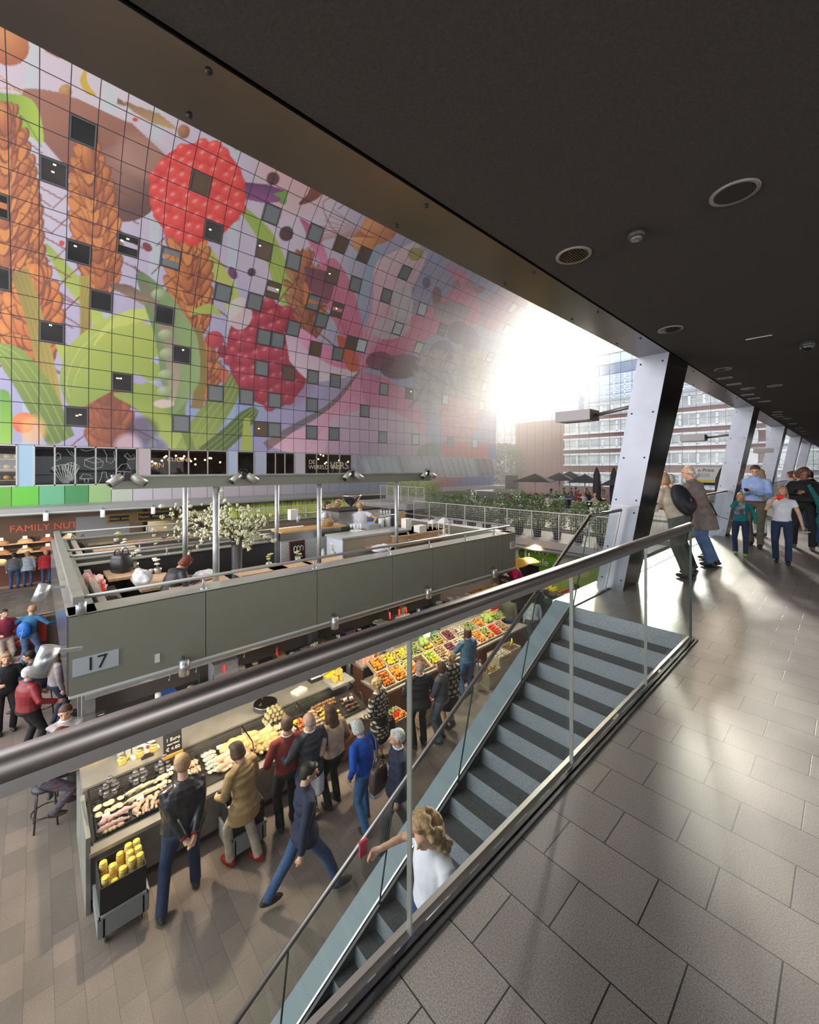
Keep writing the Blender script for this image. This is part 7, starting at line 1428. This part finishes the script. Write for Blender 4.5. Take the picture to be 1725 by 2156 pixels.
# more market roofs in the distance : decks with rails, planters
roofm=mat('pale_roof_deck',(.50,.50,.50),.5)
def roof(a0,a1,b0,b1,z,l,hh=.2,m_=None):
    q=MB();q.b6(-(a1-a0)/2,(a1-a0)/2,-(b1-b0)/2,(b1-b0)/2,-hh,0);t=thing('stall_roof',l,'roof',W((a0+a1)/2,(b0+b1)/2,z));part('deck',q,m_ or roofm,t);q=MB()
    for (x0,x1,y0,y1) in ((-(a1-a0)/2,(a1-a0)/2,-(b1-b0)/2-.05,-(b1-b0)/2),((a1-a0)/2,(a1-a0)/2+.05,-(b1-b0)/2,(b1-b0)/2)): q.b6(x0,x1,y0,y1,-hh-.12,.03)
    part('edge_band',q,pale,t);q=MB();q.b6(-(a1-a0)/2+.3,(a1-a0)/2-.3,-(b1-b0)/2+.3,(b1-b0)/2-.3,MK-z,-hh);part('stall_body',q,mat('stall_body_dark',(.09,.085,.08),.7),t);return t
roof(4.6,13.5,18.2,24.5,TR,'pale terrace roof where the crowd sits under dark parasols')
roof(4.6,16,25.3,33.5,TR,'farther pale stall roof before the glass end wall')
roof(17.2,21.8,15.6,20.8,-.35,'pale stall roof with the boxed hedge')
roof(17,23.5,22,33,TR-.1,'farthest pale roof beside the mural wall');roof(14.85,18.6,5.4,12.0,TR,'pale stall roof with tall green grasses behind the bar');
roof(19.2,22.5,10.6,15.0,TR-.25,'pale stall roof with wire planters behind the grasses')
# grasses
t=thing('tall_grass','field of tall yellow-green grass in a fenced roof planter behind the bar','grass',W(16.7,8.7,TR));q=MB();q.b6(-1.5,1.5,-3.1,3.1,0,.5);part('planter',q,mat('planter_grey',(.3,.3,.3),.7),t)
vs=[];fs=[]
for i in range(5200):
    x=r7.uniform(-1.5,1.5);y=r7.uniform(-3.1,3.1);h=r7.uniform(.65,1.25);dx=r7.uniform(-.12,.12);dy=r7.uniform(-.12,.12);o=len(vs);vs+=[(x-.01,y-.01,.45),(x+.01,y+.01,.45),(x+dx*.5+.008,y+dy*.5,.2+h*.6),(x+dx,y+dy,.2+h),(x+dx*.5-.008,y+dy*.5,.2+h*.6)];fs.append((o,o+1,o+2,o+3,o+4))
q=MB();q.add(vs,fs,False);tag(part('blades',q,mat('grass_blade',(.38,.45,.08),.6,noise=.3,nscale=4),t),kind='stuff')
meshfence(W(14.95,5.5,TR),W(14.95,11.9,TR),1.35,'white mesh fence in front of the tall grass behind the bar',5)
# boxed hedge far
t=thing('hedge','long pale green boxed hedge on a roof, below the mural','hedge',W(19.5,18.3,-.35));q=MB();q.b6(-1.9,1.9,-.8,.8,0,.3);part('planter',q,mat('planter_grey',(.3,.3,.3)),t);f=MB();vs=[];fs=[]
rr=random.Random(4)
for i in range(9000):
    c=Vector((rr.uniform(-1.9,1.9),rr.uniform(-.8,.8),rr.uniform(.25,1.25)));d=Vector((rr.uniform(-1,1),rr.uniform(-1,1),rr.uniform(-.2,1))).normalized();s_=d.orthogonal().normalized();L=.10;o=len(vs);vs+=[c,c+d*L*.5+s_*L*.25,c+d*L,c+d*L*.5-s_*L*.25];fs.append((o,o+1,o+2,o+3))
f.add(vs,fs,False);tag(part('leaves',f,leafB,t),kind='stuff')
meshfence(W(21.6,17.2,-.35),W(17.4,17.2,-.35),.9,'mesh fence in front of the boxed hedge',6,.12)
meshfence(W(13.5,18.3,TR),W(4.8,18.3,TR),.95,'mesh fence before the crowded terrace',7,.12)
meshfence(W(20.8,15.2,TR-.2),W(18.2,15.2,TR-.2),.9,'low mesh fence on the pale roof left of the grill machine',3,.12)
q=MB();q.b6(-4.6,4.6,-.1,.1,0,.95);one('roof_parapet_wall','blue-grey box parapet on the far roof under the parasols','parapet',q,mat('blue_grey_panel',(.10,.12,.16),.5),W(17.2,28.0,TR))
q=MB();q.b6(-.45,.45,-.4,.4,0,1.3);one('dark_cabinet','black box standing upright near the end of the mural wall','cabinet',q,black,W(*G(1078,1005,b=33)[:2],TR+.95))
# parasols
pm_=mat('parasol_charcoal',(.035,.035,.042),.8)
def parasol(px,py,b,l,R=1.5):
    a,_,z=G(px,py,b=b);t=thing('parasol',l,'parasol',W(a,b,TR));zt=z-TR;q=MB();n=4;c=[(R*math.cos(PI/4+k*PI/2+.3),R*math.sin(PI/4+k*PI/2+.3),zt-.55) for k in range(4)]
    q.add([(0,0,zt)]+c+[(0,0,zt-.04)]+[(x,y,zz-.03) for x,y,zz in c],[(0,1,2),(0,2,3),(0,3,4),(0,4,1),(5,7,6),(5,8,7),(5,9,8),(5,6,9)]+[(1,6,7,2),(2,7,8,3),(3,8,9,4),(4,9,6,1)],False);part('canopy',q,pm_,t);q=MB();q.cyl((0,0,0),(0,0,zt+.06),.035);part('pole',q,galv,t);q=MB()
    for k in range(4): q.bar((0,0,zt-.08),(c[k][0]*.98,c[k][1]*.98,c[k][2]-.02),.02,.02)
    part('ribs',q,dark,t);return t
parasol(1127,997,26.5,'dark square parasol at the left end of the parasol row',1.75);parasol(1178,995,29,'dark square parasol, second from the left',1.5);parasol(1200,992,30.5,'dark square parasol, third from the left and farther back',1.5);parasol(1232,998,27.5,'dark square parasol, fourth from the left',1.4);parasol(1302,1002,27,'dark parasol partly hidden by the steel column',1.4);parasol(1424,1022,24,'dark parasol just right of the nearest column',1.5)
def closed(px,py,b,l):
    a,_,z=G(px,py,b=b);t=thing('closed_parasol',l,'parasol',W(a,b,TR));h=z-TR;q=MB();q.lathe([(.04,.3),(.20,.45),(.24,h*.5),(.2,h*.85),(.05,h-.02),(.01,h)],n=14);part('folded_canopy',q,pm_,t);q=MB();q.cyl((0,0,0),(0,0,.5),.04);part('pole',q,dark,t);return t
closed(1257,984,26,'closed dark parasol left of the nearest steel column, left one');closed(1293,984,27,'closed dark parasol close to the edge of the steel column');closed(1456,986,22,'closed dark parasol left of the white sign');closed(1519,986,21,'closed dark parasol right of the white sign')
# white sign
a,_,z=G(1483,1000,b=36.0);t=thing('white_sign','white sign with dark lettering and a yellow stripe seen between two columns','sign',W(a,36.0,z));q=MB();q.b6(-.95,.95,0,.05,-.75,.55);part('panel',q,paper,t);q=MB();q.b6(-.95,.95,-.01,0,-.52,-.35);part('yellow_stripe',q,mat('sign_yellow',(.8,.65,.05)),t);q=MB();q.b6(-.95,.95,-.01,0,-.75,-.55);part('navy_stripe',q,navy,t);text('lettering','Jan Prins',.34,t,(0,-.02,.34),(PI/2,0,0),navy);q=MB();q.b6(-.35,.35,-.012,0,-.15,.12);part('small_print',q,mat('pale_print',(.5,.6,.65)),t)
# crowd on the terrace
cr=[(1080,1034,mar,'sand'),(1117,1035,blk,'grey'),(1129,1039,mar,'brown'),(1142,1038,grey,'sand'),(1153,1041,cream,'brown'),(1161,1030,cl('blue_grey',(.15,.18,.28)),'dark'),(1172,1035,navy,'brown'),(1184,1037,wht,'sand'),(1203,1028,navy,'brown'),(1213,1027,cl('crimson',(.4,.02,.03)),'dark'),(1220,1034,cl('crimson',(.4,.02,.03)),'brown'),(1229,1038,wht,'sand'),(1236,1028,blk,'dark'),(1238,1034,navy,'red'),(1253,1040,cream,'blond'),(1262,1038,blk,'brown'),(1256,1030,tan_,'brown'),(1218,1040,mar,'brown'),(1265,1017,cl('taupe_jacket',(.2,.17,.15)),'grey'),(1188,1028,blk,'dark')]
pos_w=['leftmost of the terrace crowd','second from the left of the crowd','third from the left of the crowd','fourth from the left of the crowd','fifth from the left of the crowd','beside the second parasol pole','just right of the second parasol pole','in front of the third parasol pole','behind the third parasol','in the middle back of the crowd','middle of the crowd','middle front of the crowd','at the back right of the crowd','right of the middle','front right of the crowd','rightmost in the front row','behind the rightmost front pair','middle front near the fence','standing out at the far right back','at the very back middle']
for i,(px,py,c,hr) in enumerate(cr):
    zt=TR+1.28;a,b,_=G(px,py,z=zt)
    cn={mar:'maroon',blk:'black',grey:'grey',cream:'cream',navy:'navy',wht:'white',tan_:'tan'}.get(c,c.name.replace('cloth_','').replace('_',' '))
    hn={'sand':'sandy','grey':'grey','brown':'brown','dark':'dark','red':'auburn','blond':'blond'}[hr]
    person('%s-haired person in %s seated %s'%(hn,cn,pos_w[i]),W(a,b,TR),r7.choice([60,-120,160,-60,90,-90,180]),1.7,c,blk,hr,r7.choice(['short','bob']),sit=.45,vox=.032,hands=[(-.15,.4,.85),(.15,.4,.85)])
for i in range(5):
    a,b,_=G([1105,1150,1195,1228,1258][i],1050,z=TR+.74);t=thing('terrace_table','pale terrace table %s'%['left of the crowd','near the second parasol','near the third parasol','in the middle of the crowd','right of the crowd'][i],'table',W(a,b+.2,TR));q=MB();q.box((0,0,.73),(.7,.7,.03));part('tabletop',q,white,t);q=MB();q.cyl((0,0,0),(0,0,.72),.03);part('pedestal',q,dark,t)
# ---- opposite side ground shops
shopw=mat('shop_brown_wall',(.075,.05,.04),.7)
q=MB();q.b6(-30.6,-30.4,-8,22,MK,-.3);struct('wall_nut_shop',q,shopw)
t=thing('shop_sign','large red letters FAMILY NUTS on the dark back wall of the nut shop','sign',W(30.35,0,-1.1));cen=G(100,1104,a=30.3);rdl=mat('sign_red',(.45,.07,.04),.6);text('lettering','FAMILY NUTS',.50,t,Vector((.02,cen[1]-0,cen[2]+.95)),(PI/2,0,PI/2),rdl);text('lettering','straight from the shell',.25,t,Vector((.02,cen[1],cen[2]+.42)),(PI/2,0,PI/2),mat('faint_chalk',(.2,.15,.12)))
for k,(z,l) in enumerate([(MK+1.75,'upper'),(MK+1.25,'lower')]):
    q=MB();q.b6(-.25,.25,-3.2,3.2,-.02,.02);one('wall_shelf','%s dark shelf with nut heaps in the nut shop'%l,'shelf',q,wood,W(29.9,cen[1],z))
nc=[(.65,.55,.4),(.45,.25,.12),(.55,.40,.22),(.35,.12,.07),(.6,.5,.3),(.5,.35,.2),(.3,.15,.08)]
for k in range(2):
    for i in range(7):
        q=MB();q.lathe([(.34,0),(.28,.12),(.12,.24),(.02,.27)],n=14);o=one('nut_heap','%s heap of nuts on the %s shelf, %s from the left'%(['pale','brown','golden','red-brown','cream','tan','dark'][i],['upper','lower'][k],['first','second','third','fourth','fifth','sixth','seventh'][i]),'nuts',q,mat('nut_heap_%d'%i,nc[(i+k*3)%7],.7,noise=.3,nscale=60),W(29.9,cen[1]-2.7+i*.9,MK+[1.77,1.27][k]))
        q=MB();q.b6(0,.01,-.09,.09,0,.16);one('price_card','white price card on the nut heap, %s shelf, %s from the left'%(['upper','lower'][k],['first','second','third','fourth','fifth','sixth','seventh'][i]),'price card',q,paper,W(29.6,cen[1]-2.7+i*.9,MK+[1.99,1.49][k]))
t=thing('shop_counter','reddish brown shop counter with steel top in front of the nut shop','counter',W(28.3,0,MK));q=MB();q.b6(-.5,.5,-4,6,0,1.0);part('front',q,mat('counter_redbrown',(.16,.05,.03),.6),t);q=MB();q.b6(-.55,.6,-4,6,1.0,1.06);part('top',q,steel,t)
for i in range(9):
    q=MB();q.ell((0,0,.06),(.3,.3,.14),12,8);one('nut_tray','tray of %s on the nut shop counter, place %s from the left'%(['figs','almonds','dates','walnuts','raisins','cashews','apricots','peanuts','pistachios'][i],['one','two','three','four','five','six','seven','eight','nine'][i]),'food',q,mat('tray_c%d'%i,nc[i%7] if i%3 else (.5,.2,.04),.6,noise=.3,nscale=50),W(28.3,-3.4+i*1.05,MK+1.06))
for px,py,c,hr,l in [(30,1150,grey,'dark','person with a dark backpack at the nut shop counter'),(58,1148,cl('pale_blue',(.3,.35,.4)),'sand','person in a grey-blue coat before the nut shop counter'),(97,1146,cl('crimson',(.4,.02,.05)),'blond','blond person in a crimson coat at the right end of the nut counter')]:
    a,b,_=G(px,1209,z=MK);zt=EYE-(py-HY)*(S*27+C_*b)/F;b=G(px,1200,a=27)[1];person(l,W(27,b,MK),85,1.72,c,denim,hr,'bob',vox=.024,coat=.8 if px!=30 else None,bulk=1.1)
# gold framed menu boards
gold=mat('gold_frame',(.42,.29,.08),.4,.6)
for i,(x0,x1,y0,y1,w_) in enumerate([(225,277,1082,1101,'Gilda\'s  pasta'),(287,368,1076,1097,'Panini   Pizza   Dolci'),(376,396,1073,1091,'Vino')]):
    b0=G(x0,1090,a=25.4)[1];b1=G(x1,1090,a=25.4)[1];zt=G((x0+x1)/2,y0,a=25.4)[2];zb=G((x0+x1)/2,y1,a=25.4)[2];w=b1-b0;t=thing('menu_sign','%s gold-framed black menu board over the delicatessen'%['left','wide middle','right'][i],'sign',W(25.4,(b0+b1)/2,(zt+zb)/2));hh=(zt-zb)/2
    q=MB();q.b6(-.05,0,-w/2,w/2,-hh,hh);part('frame',q,gold,t);q=MB();q.b6(0,.02,-w/2+.1,w/2-.1,-hh+.09,hh-.09);part('panel',q,chalk,t);text('lettering',w_,hh*.7,t,(.04,0,0),(PI/2,0,PI/2),mat('menu_gold_text',(.6,.5,.25)))
q=MB();q.b6(-29,-28.9,5,36,MK,-.6);struct('wall_shop_back',q,mat('deli_back',(.10,.14,.13),.7,col2=(.22,.15,.08),nscale=1.8))
t=thing('shop_counter','teal delicatessen counter with bottles and food behind the terrace','counter',W(26,9.5,MK));q=MB();q.b6(-.5,.5,-3.6,8,0,1.3);part('front',q,mat('deli_teal',(.02,.16,.19),.5),t);q=MB();q.b6(-.55,.55,-3.6,8,1.3,1.36);part('top',q,wood,t)
bt=[mat('bottle_%d'%k,c,.2) for k,c in enumerate([(.03,.12,.05),(.35,.12,.03),(.5,.4,.1),(.4,.03,.03)])]
BM=[]
for k in range(4): q=MB();q.lathe([(.05,0),(.05,.2),(.02,.28),(.02,.36)],n=8);BM.append(q.mesh('bottle',bt[k]))
for k in range(40):
    o=link('bottle',BM[k%4],None,W(26.1,6.3+k*.27,MK+1.36));tag(o,'small %s bottle on the teal delicatessen counter'%['green','amber','yellow','red'][k%4],'bottle','%s bottles on the teal counter'%['green','amber','yellow','red'][k%4])
q=MB();q.b6(-.06,.06,-1.1,1.1,-1.4,1.3);one('partition_panel','grey partition panel between the nut shop and the delicatessen','panel',q,pale,W(26,G(218,1110,a=26)[1],-2.0))
# canopy of opposite gallery with lamps
q=MB();q.b6(-26,-23.9,-8,36,-.18,.0);struct('trim_80',q,pale)
q=MB();q.cyl(W(23.9,-8,-.24),W(23.9,36,-.24),.07,n=10);struct('trim_81',q,mat('roller',(.3,.3,.3)))
for i,px in enumerate([97,219,327]):
    b=G(px,1080,a=23.2)[1];t=thing('stall_spotlight','small white cylinder lamp on the opposite canopy, %s one'%['left','middle','right'][i],'spotlight',W(23.7,b,-.38));q=MB();q.cyl((0,0,-.18),(0,0,.16),.09,n=10);part('housing',q,mat('lamp_white',(.8,.8,.8),.3,emit=.3),t);q=MB();q.bar((0,0,.16),(-.2,0,.25),.03,.03);part('bracket',q,galv,t)
# far left void rail, red poster
a,b,_=G(40,1400,z=MK);t=thing('red_poster','red poster wall reading Een schone prettige toiletervaring behind the backpack','poster',W(16.4,G(25,1350,a=16.4)[1],MK+.62));q=MB();q.b6(-.04,0,-1.0,.75,-.6,.62);part('panel',q,mat('poster_red',(.50,.05,.03),.5),t)
q=MB();q.b6(0,.01,-.35,.75,-.33,-.08);part('dark_band',q,mat('poster_dark',(.08,.03,.03)),t);q=MB();q.b6(0,.01,-.35,.75,-.6,-.36);part('white_band',q,paper,t);q=MB()
for k in range(9): q.ell((.0,-.92+.14*(k%3)+.04*(k//3),-.5+.24*(k//3)+.05*(k%2)),(.01,.11,.1),10,6)
part('printed_eggs',q,mat('printed_egg',(.75,.42,.15),.5,col2=(.8,.75,.65),nscale=8),t)
for s_,z,sz in (('Een schone',.42,.15),('prettige',.25,.15),('toiletervaring',.08,.15)): text('lettering',s_,sz,t,(.02,-.3,z-.02),(PI/2,0,PI/2),paper,'LEFT')
text('lettering','Korting bij',.09,t,(.02,-.28,-.15),(PI/2,0,PI/2),paper,'LEFT');text('lettering','partners',.09,t,(.02,-.28,-.26),(PI/2,0,PI/2),paper,'LEFT');text('lettering','vendor',.14,t,(.02,-.1,-.46),(PI/2,0,PI/2),rdl,'LEFT')
t=thing('void_rail','long steel rail and dark wall around the stairwell to the basement','railing',W(16.6,-1,MK));q=MB();q.cyl((0,-6,1.3),(0,9,1.3),.04);part('rail',q,steel,t);q=MB();q.b6(-.06,.02,-6,9,0,1.2);part('wall',q,mat('void_wall',(.12,.09,.07),.6),t);q=MB();q.cyl((-4,-6,1.25),(-4,3,1.25),.04);part('far_rail',q,steel,t);q=MB();q.b6(-4.1,-4,-6,3,0,1.15);part('far_wall',q,ft,t)
# grapes / hams beside poster seen under the lamp
q=MB()
# ---------------- glass end wall (cable net)
mg=mat('cable_steel',(.22,.22,.26),.4,.5);q=MB()
aL=[13.29+.896*i for i in range(-19,15)]
def topz(a):
    m_=abs(a-AW*.54);x=AP[:,0]-AW*.54;ok=np.nonzero(x<=m_+1e-6)[0];return float(AP[ok[0],1]) if len(ok) else 3.0
q=MB()
for a in aL:
    zt=topz(a) if a>1.9 else 22
    q.b6(-a-.012,-a+.012,BEND,BEND+.03,MK,zt if a>1.9 else 3.2)
for k in range(30):
    z=MK+.7+.88*k
    if z>topz(AW*.54):break
    xs=[a for a in np.linspace(1.9,26,120) if topz(a)>z];lo=max(min(xs),-4);hi=max(xs);lo=-4 if z<3.2 else lo;q.b6(-hi,-lo,BEND,BEND+.03,z-.012,z+.012)
f=struct('window_300',q,mg);q=MB();q.b6(-26,4,BEND+.04,BEND+.05,MK,3.2);q.add([W(a,BEND+.045,z) for a,z in [(float(x),float(y)) for x,y in AP[::20]]]+[W(AW*1.08-float(x),BEND+.045,float(y)) for x,y in AP[::20]][::-1],[tuple(range(2*len(AP[::20])))],False)
part('glass_wall',q,glass('end_wall_glass',(.97,.98,.98),.5),f)
# outside buildings
brick=brickmat('outside_brick',(.20,.07,.045),(.16,.055,.04),(.2,.15,.13),.5,.12,.01,rough=.8,granite=.1,axes='xz');wfm=mat('white_window_frame',(.80,.80,.80),.5);pane=mat('office_pane',(.30,.34,.36),.15,spec=.8,col2=(.62,.62,.58),nscale=.5);conc=mat('parapet_concrete',(.42,.42,.44),.7)
def block(a0,a1,b0,b1,z1,l,m_,floors,rows,pw=1.6,band_=True,win_pane=None,top=None):
    t=thing('office_building',l,'building',W((a0+a1)/2,(b0+b1)/2,MK));X0=-(a1-a0)/2;X1=-X0;Y0=-(b1-b0)/2;Y1=-Y0;H_=z1-MK
    q=MB();q.b6(X0,X1,Y0,Y1,0,H_);part('walls',q,m_,t);q=MB();q.b6(X0-.1,X1+.1,Y0-.1,Y1+.1,H_,H_+.35);part('roof_parapet',q,conc,t)
    for z in rows:
        if band_:
            q=MB();q.b6(X0+pw*.5,X1,Y0-.16,Y0,z[0]-MK-.22,z[0]-MK);q.b6(X0+pw*.5,X1,Y0-.16,Y0,z[1]-MK,z[1]-MK+.22);part('window_band',q,wfm,t)
        n=int((X1-X0-pw)/pw)
        for i in range(n):
            x=X0+pw*.6+i*pw;q=MB();zz0=z[0]-MK;zz1=z[1]-MK
            for (u0,u1,v0,v1) in ((0,.14,zz0,zz1),(pw*.48,pw*.52,zz0,zz1),(pw-.14,pw,zz0,zz1),(0,pw,zz0,zz0+.08),(0,pw,zz1-.08,zz1),(0,pw*.5,zz0+(zz1-zz0)*.5,zz0+(zz1-zz0)*.5+.06)): q.b6(x+u0,x+u1,Y0-.08,Y0-.02,v0,v1)
            w_=part('window',q,wfm,t);q=MB();q.b6(x+.02,x+pw-.02,Y0-.03,Y0-.005,zz0,zz1);part('pane',q,win_pane or pane,w_)
    return t
rows=[(EYE+z,EYE+z+1.75) for z in (-2.2+.2,.95,4.2,7.0+.1)][:4]
zb=lambda py,px=1220:G(px,py,b=60)[2]
rw_=[(zb(1020),zb(997)),(zb(978),zb(958)),(zb(944),zb(926)),(zb(912),zb(890))]
block(6,31,60,72,zb(880),'brick office building with white window bands outside the glass end wall',brick,4,rw_,1.9)
block(31,38.6,60,72,zb(880),'windowless brick end of the office building with glass roof parapet',brick,4,[],1.9)
t=block(6,28,62.5,72,zb(846),'pale set-back top floor of the brick office building',mat('topfloor_grey',(.5,.5,.5),.6),1,[(zb(872),zb(852))],1.6,False)
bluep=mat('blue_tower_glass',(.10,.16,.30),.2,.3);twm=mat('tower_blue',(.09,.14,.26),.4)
zt9=lambda py:G(1220,py,b=95)[2]
rows9=[(zt9(y)-1.3,zt9(y)) for y in (812,822,832,842,800,852)]
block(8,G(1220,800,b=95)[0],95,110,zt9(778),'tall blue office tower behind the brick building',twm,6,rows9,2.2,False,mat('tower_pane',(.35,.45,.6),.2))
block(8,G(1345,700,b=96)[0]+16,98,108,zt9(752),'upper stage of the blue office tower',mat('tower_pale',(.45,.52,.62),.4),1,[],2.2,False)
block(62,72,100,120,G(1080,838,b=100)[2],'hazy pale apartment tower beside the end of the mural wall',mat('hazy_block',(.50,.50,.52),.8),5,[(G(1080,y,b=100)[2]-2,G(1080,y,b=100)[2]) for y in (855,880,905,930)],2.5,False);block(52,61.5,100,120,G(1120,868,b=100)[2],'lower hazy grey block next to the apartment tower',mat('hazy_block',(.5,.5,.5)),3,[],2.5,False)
rw2=[(G(1500,y1,b=52)[2],G(1500,y0,b=52)[2]) for y0,y1 in ((1003,1030),(955,985),(905,935),(850,885),(800,832),(745,780))]
block(-12,5.6,52,70,G(1450,700,b=52)[2],'tall pale office building with blue-grey bands behind the second column gap',mat('pale_office',(.36,.36,.42),.6),6,rw2,1.7,True)
# street tree
t=thing('street_tree','grey-green street tree outside, between mural end and brick building','tree',W(*G(1065,1000,b=50)[:2],MK));q=MB();q.tube([(0,0,0),(0,.1,3),(.2,0,5)],[.2,.15,.1],8);part('trunk',q,barkm,t);f=foliage(2.2,7,3500,.4,None,5);f.v=[(x,y,z+2.2) for x,y,z in f.v];tag(part('crown',f,mat('tree_grey_green',(.14,.18,.12),.7),t),kind='stuff')
t=thing('hedge','low snow-white flowering hedge outside behind the trench coat','hedge',W(5.5,33.5,TR+.0));q=MB();q.b6(-2.2,2.2,-.3,.3,0,.3);part('planter',q,mat('planter_grey',(.3,.3,.3)),t);f=MB();vs=[];fs=[]
for i in range(3500):
    c=Vector((rr.uniform(-2.2,2.2),rr.uniform(-.4,.4),rr.uniform(.25,1.0)));d=Vector((rr.uniform(-1,1),rr.uniform(-1,1),rr.uniform(-.2,1))).normalized();s_=d.orthogonal().normalized();L=.10;o=len(vs);vs+=[c,c+d*L*.5+s_*L*.25,c+d*L,c+d*L*.5-s_*L*.25];fs.append((o,o+1,o+2,o+3))
f.add(vs,fs,False);tag(part('leaves',f,mat('hedge_pale',(.35,.42,.32),.6),t),kind='stuff')
t=lettering('cafe_sign','pale letters DE WERELD VAN VERS on the far gallery glazing','sign',[('DE',.42,657,973,25.85,mat('letter_cream',(.75,.68,.55))),('WERELD VAN',.42,684,984,25.85,mat('letter_cream',(.7,.7,.6))),('VERS',.75,715,981,25.85,mat('letter_cream',(.7,.7,.6)))])
t=lettering('cafe_sign','small pale cafe letters behind the pendant lamps','sign',[('WIJN',.4,327,980,27.5,mat('letter_cream',(.7,.7,.6))),('CUCINA',.35,378,968,27.5,mat('letter_cream',(.7,.7,.6)))])
pl=mat('pendant_bulb',(1,.5,.15),.5,emit=14)
for i in range(26):
    px=r7.uniform(320,475) if i<16 else r7.uniform(655,735);py=r7.uniform(952,978);q=MB();q.ell((0,0,0),.055,8,6);one('pendant_bulb','warm pendant bulb behind the far gallery glazing, '+('left cafe' if i<16 else 'right cafe'),'lamp',q,pl,GW(px,py,a=27.3),group='pendant bulbs '+('left cafe' if i<16 else 'right cafe'))
t=thing('bread_shelf','lit shelves of bread loaves in the shop window at the far left','shelf',GW(14,990,a=27.2));q=MB()
for k in range(4): q.b6(-.2,.2,-.9,1.1,-1.0+k*.5,-.96+k*.5)
part('boards',q,wood,t)
for k in range(4):
    for j in range(5):
        q=MB();q.ell((0,-.7+j*.36,-.84+k*.5),(.12,.15,.11),10,6);part('loaf',q,mat('loaf_golden',(.75,.42,.12),.6),t)  # plain golden loaf colour, no emission
for b in (-2,4,9,14): area('gallery_shop_light',W(29,b,2.7),W(29,b,0),2,3,60,WARM) if False else None
bake()
# ================= CAMERA, LIGHT =================
cd=bpy.data.cameras.new('camera');co=bpy.data.objects.new('camera',cd);COL.objects.link(co)
cd.sensor_fit='HORIZONTAL';cd.sensor_width=36;cd.lens=36*F/1725;cd.shift_y=-(1078-HY)/1725;cd.clip_end=400;cd.clip_start=.05
co.location=(0,0,EYE);co.rotation_euler=(PI/2,0,math.atan2(S,C_));bpy.context.scene.camera=co
sc=bpy.context.scene
w=bpy.data.worlds.new('World');sc.world=w;w.use_nodes=True;nt=w.node_tree;bg=nt.nodes['Background'];sky=nt.nodes.new('ShaderNodeTexSky');sky.sky_type='NISHITA';sky.sun_disc=False
sky.sun_elevation=math.radians(20);sky.air_density=1.2;sky.dust_density=4;sky.ozone_density=1
SD=(S*0+0,0)
sunv=W(.334,1.0788,.36).normalized()   # direction towards the sun
sky.sun_rotation=math.atan2(sunv.x,sunv.y)
mxn=nt.nodes.new('ShaderNodeMix');mxn.data_type='RGBA';mxn.inputs[0].default_value=.65;mxn.inputs[7].default_value=(1.0,1.0,1.02,1)
sc_=nt.nodes.new('ShaderNodeVectorMath');sc_.operation='SCALE';sc_.inputs['Scale'].default_value=.25
nt.links.new(sky.outputs[0],sc_.inputs[0]);nt.links.new(sc_.outputs[0],mxn.inputs[6]);nt.links.new(mxn.outputs[2],bg.inputs[0]);bg.inputs[1].default_value=1.5
def sun(name,d,e,ang,c):
    l=bpy.data.lights.new(name,'SUN');l.energy=e;l.angle=math.radians(ang);l.color=c;o=bpy.data.objects.new(name,l);COL.objects.link(o);o.rotation_euler=Vector(d).to_track_quat('Z','Y').to_euler();return o
sun('sun',sunv,4.2,4.0,(1,.93,.82))
def area(name,loc,tgt,sx,sy,e,c):
    l=bpy.data.lights.new(name,'AREA');l.shape='RECTANGLE';l.size=sx;l.size_y=sy;l.energy=e;l.color=c;o=bpy.data.objects.new(name,l);COL.objects.link(o);o.location=loc
    o.rotation_euler=(Vector(loc)-Vector(tgt)).to_track_quat('Z','Y').to_euler();return o
def spot(name,loc,tgt,e,ang,c,r=.05):
    l=bpy.data.lights.new(name,'SPOT');l.energy=e;l.spot_size=math.radians(ang);l.spot_blend=.5;l.color=c;l.shadow_soft_size=r;o=bpy.data.objects.new(name,l);COL.objects.link(o);o.location=loc
    o.rotation_euler=(Vector(loc)-Vector(tgt)).to_track_quat('Z','Y').to_euler();return o
WARM=(1,.83,.62)
for b in (1.2,2.8,4.4,6.4,8.2,10): spot('stall_spot_light',W(6.9,b,MK+2.6),W(7.1,b,MK+.8),115,125,WARM)
for b in (1,4,7,10): spot('kitchen_spot_light',W(9,b,MK+2.75),W(9,b,MK),150,150,WARM)
for b in (14.5,17,19.5): spot('far_stall_light',W(8.5,b,MK+2.7),W(8.5,b+.3,MK),90,140,WARM)
for b in (-1,2,5,8): spot('nut_shop_light',W(27.5,b,-1.4),W(29.5,b,MK+.8),160,120,WARM)
# unseen area light added to brighten hall and mural, as near-end daylight
area('daylight_near_facade',W(14,-9,6),W(20,12,3),20,14,2400,(1,.98,.95))
area('gallery_side_fill',W(-6.5,-2,2.6),W(0,5,0),5,2.5,170,(1,.97,.93))  # unseen fill added to brighten the gallery deck
def haze(name,d,dens,an):
    q=MB();q.b6(*d);o=link(name,q.mesh(name,[]));o['kind']='structure';m_=bpy.data.materials.new(name);m_.use_nodes=True;nt=m_.node_tree;nt.nodes.clear();ou=nt.nodes.new('ShaderNodeOutputMaterial');v=nt.nodes.new('ShaderNodeVolumeScatter');v.inputs['Density'].default_value=dens;v.inputs['Anisotropy'].default_value=an;v.inputs[0].default_value=(.93,.96,1,1);nt.links.new(v.outputs[0],ou.inputs['Volume']);o.data.materials.append(m_)
haze('sunlit_haze',(-25.85,-13.6,13,36.5,-.5,17.5),.030,.62)
haze('outdoor_haze',(-75,12,37,59.4,-3.9,30),.0015,.6)
sc.view_settings.view_transform='Standard';sc.view_settings.look='None';sc.view_settings.exposure=0.68;sc.view_settings.gamma=1;sc.view_settings.use_curve_mapping=False
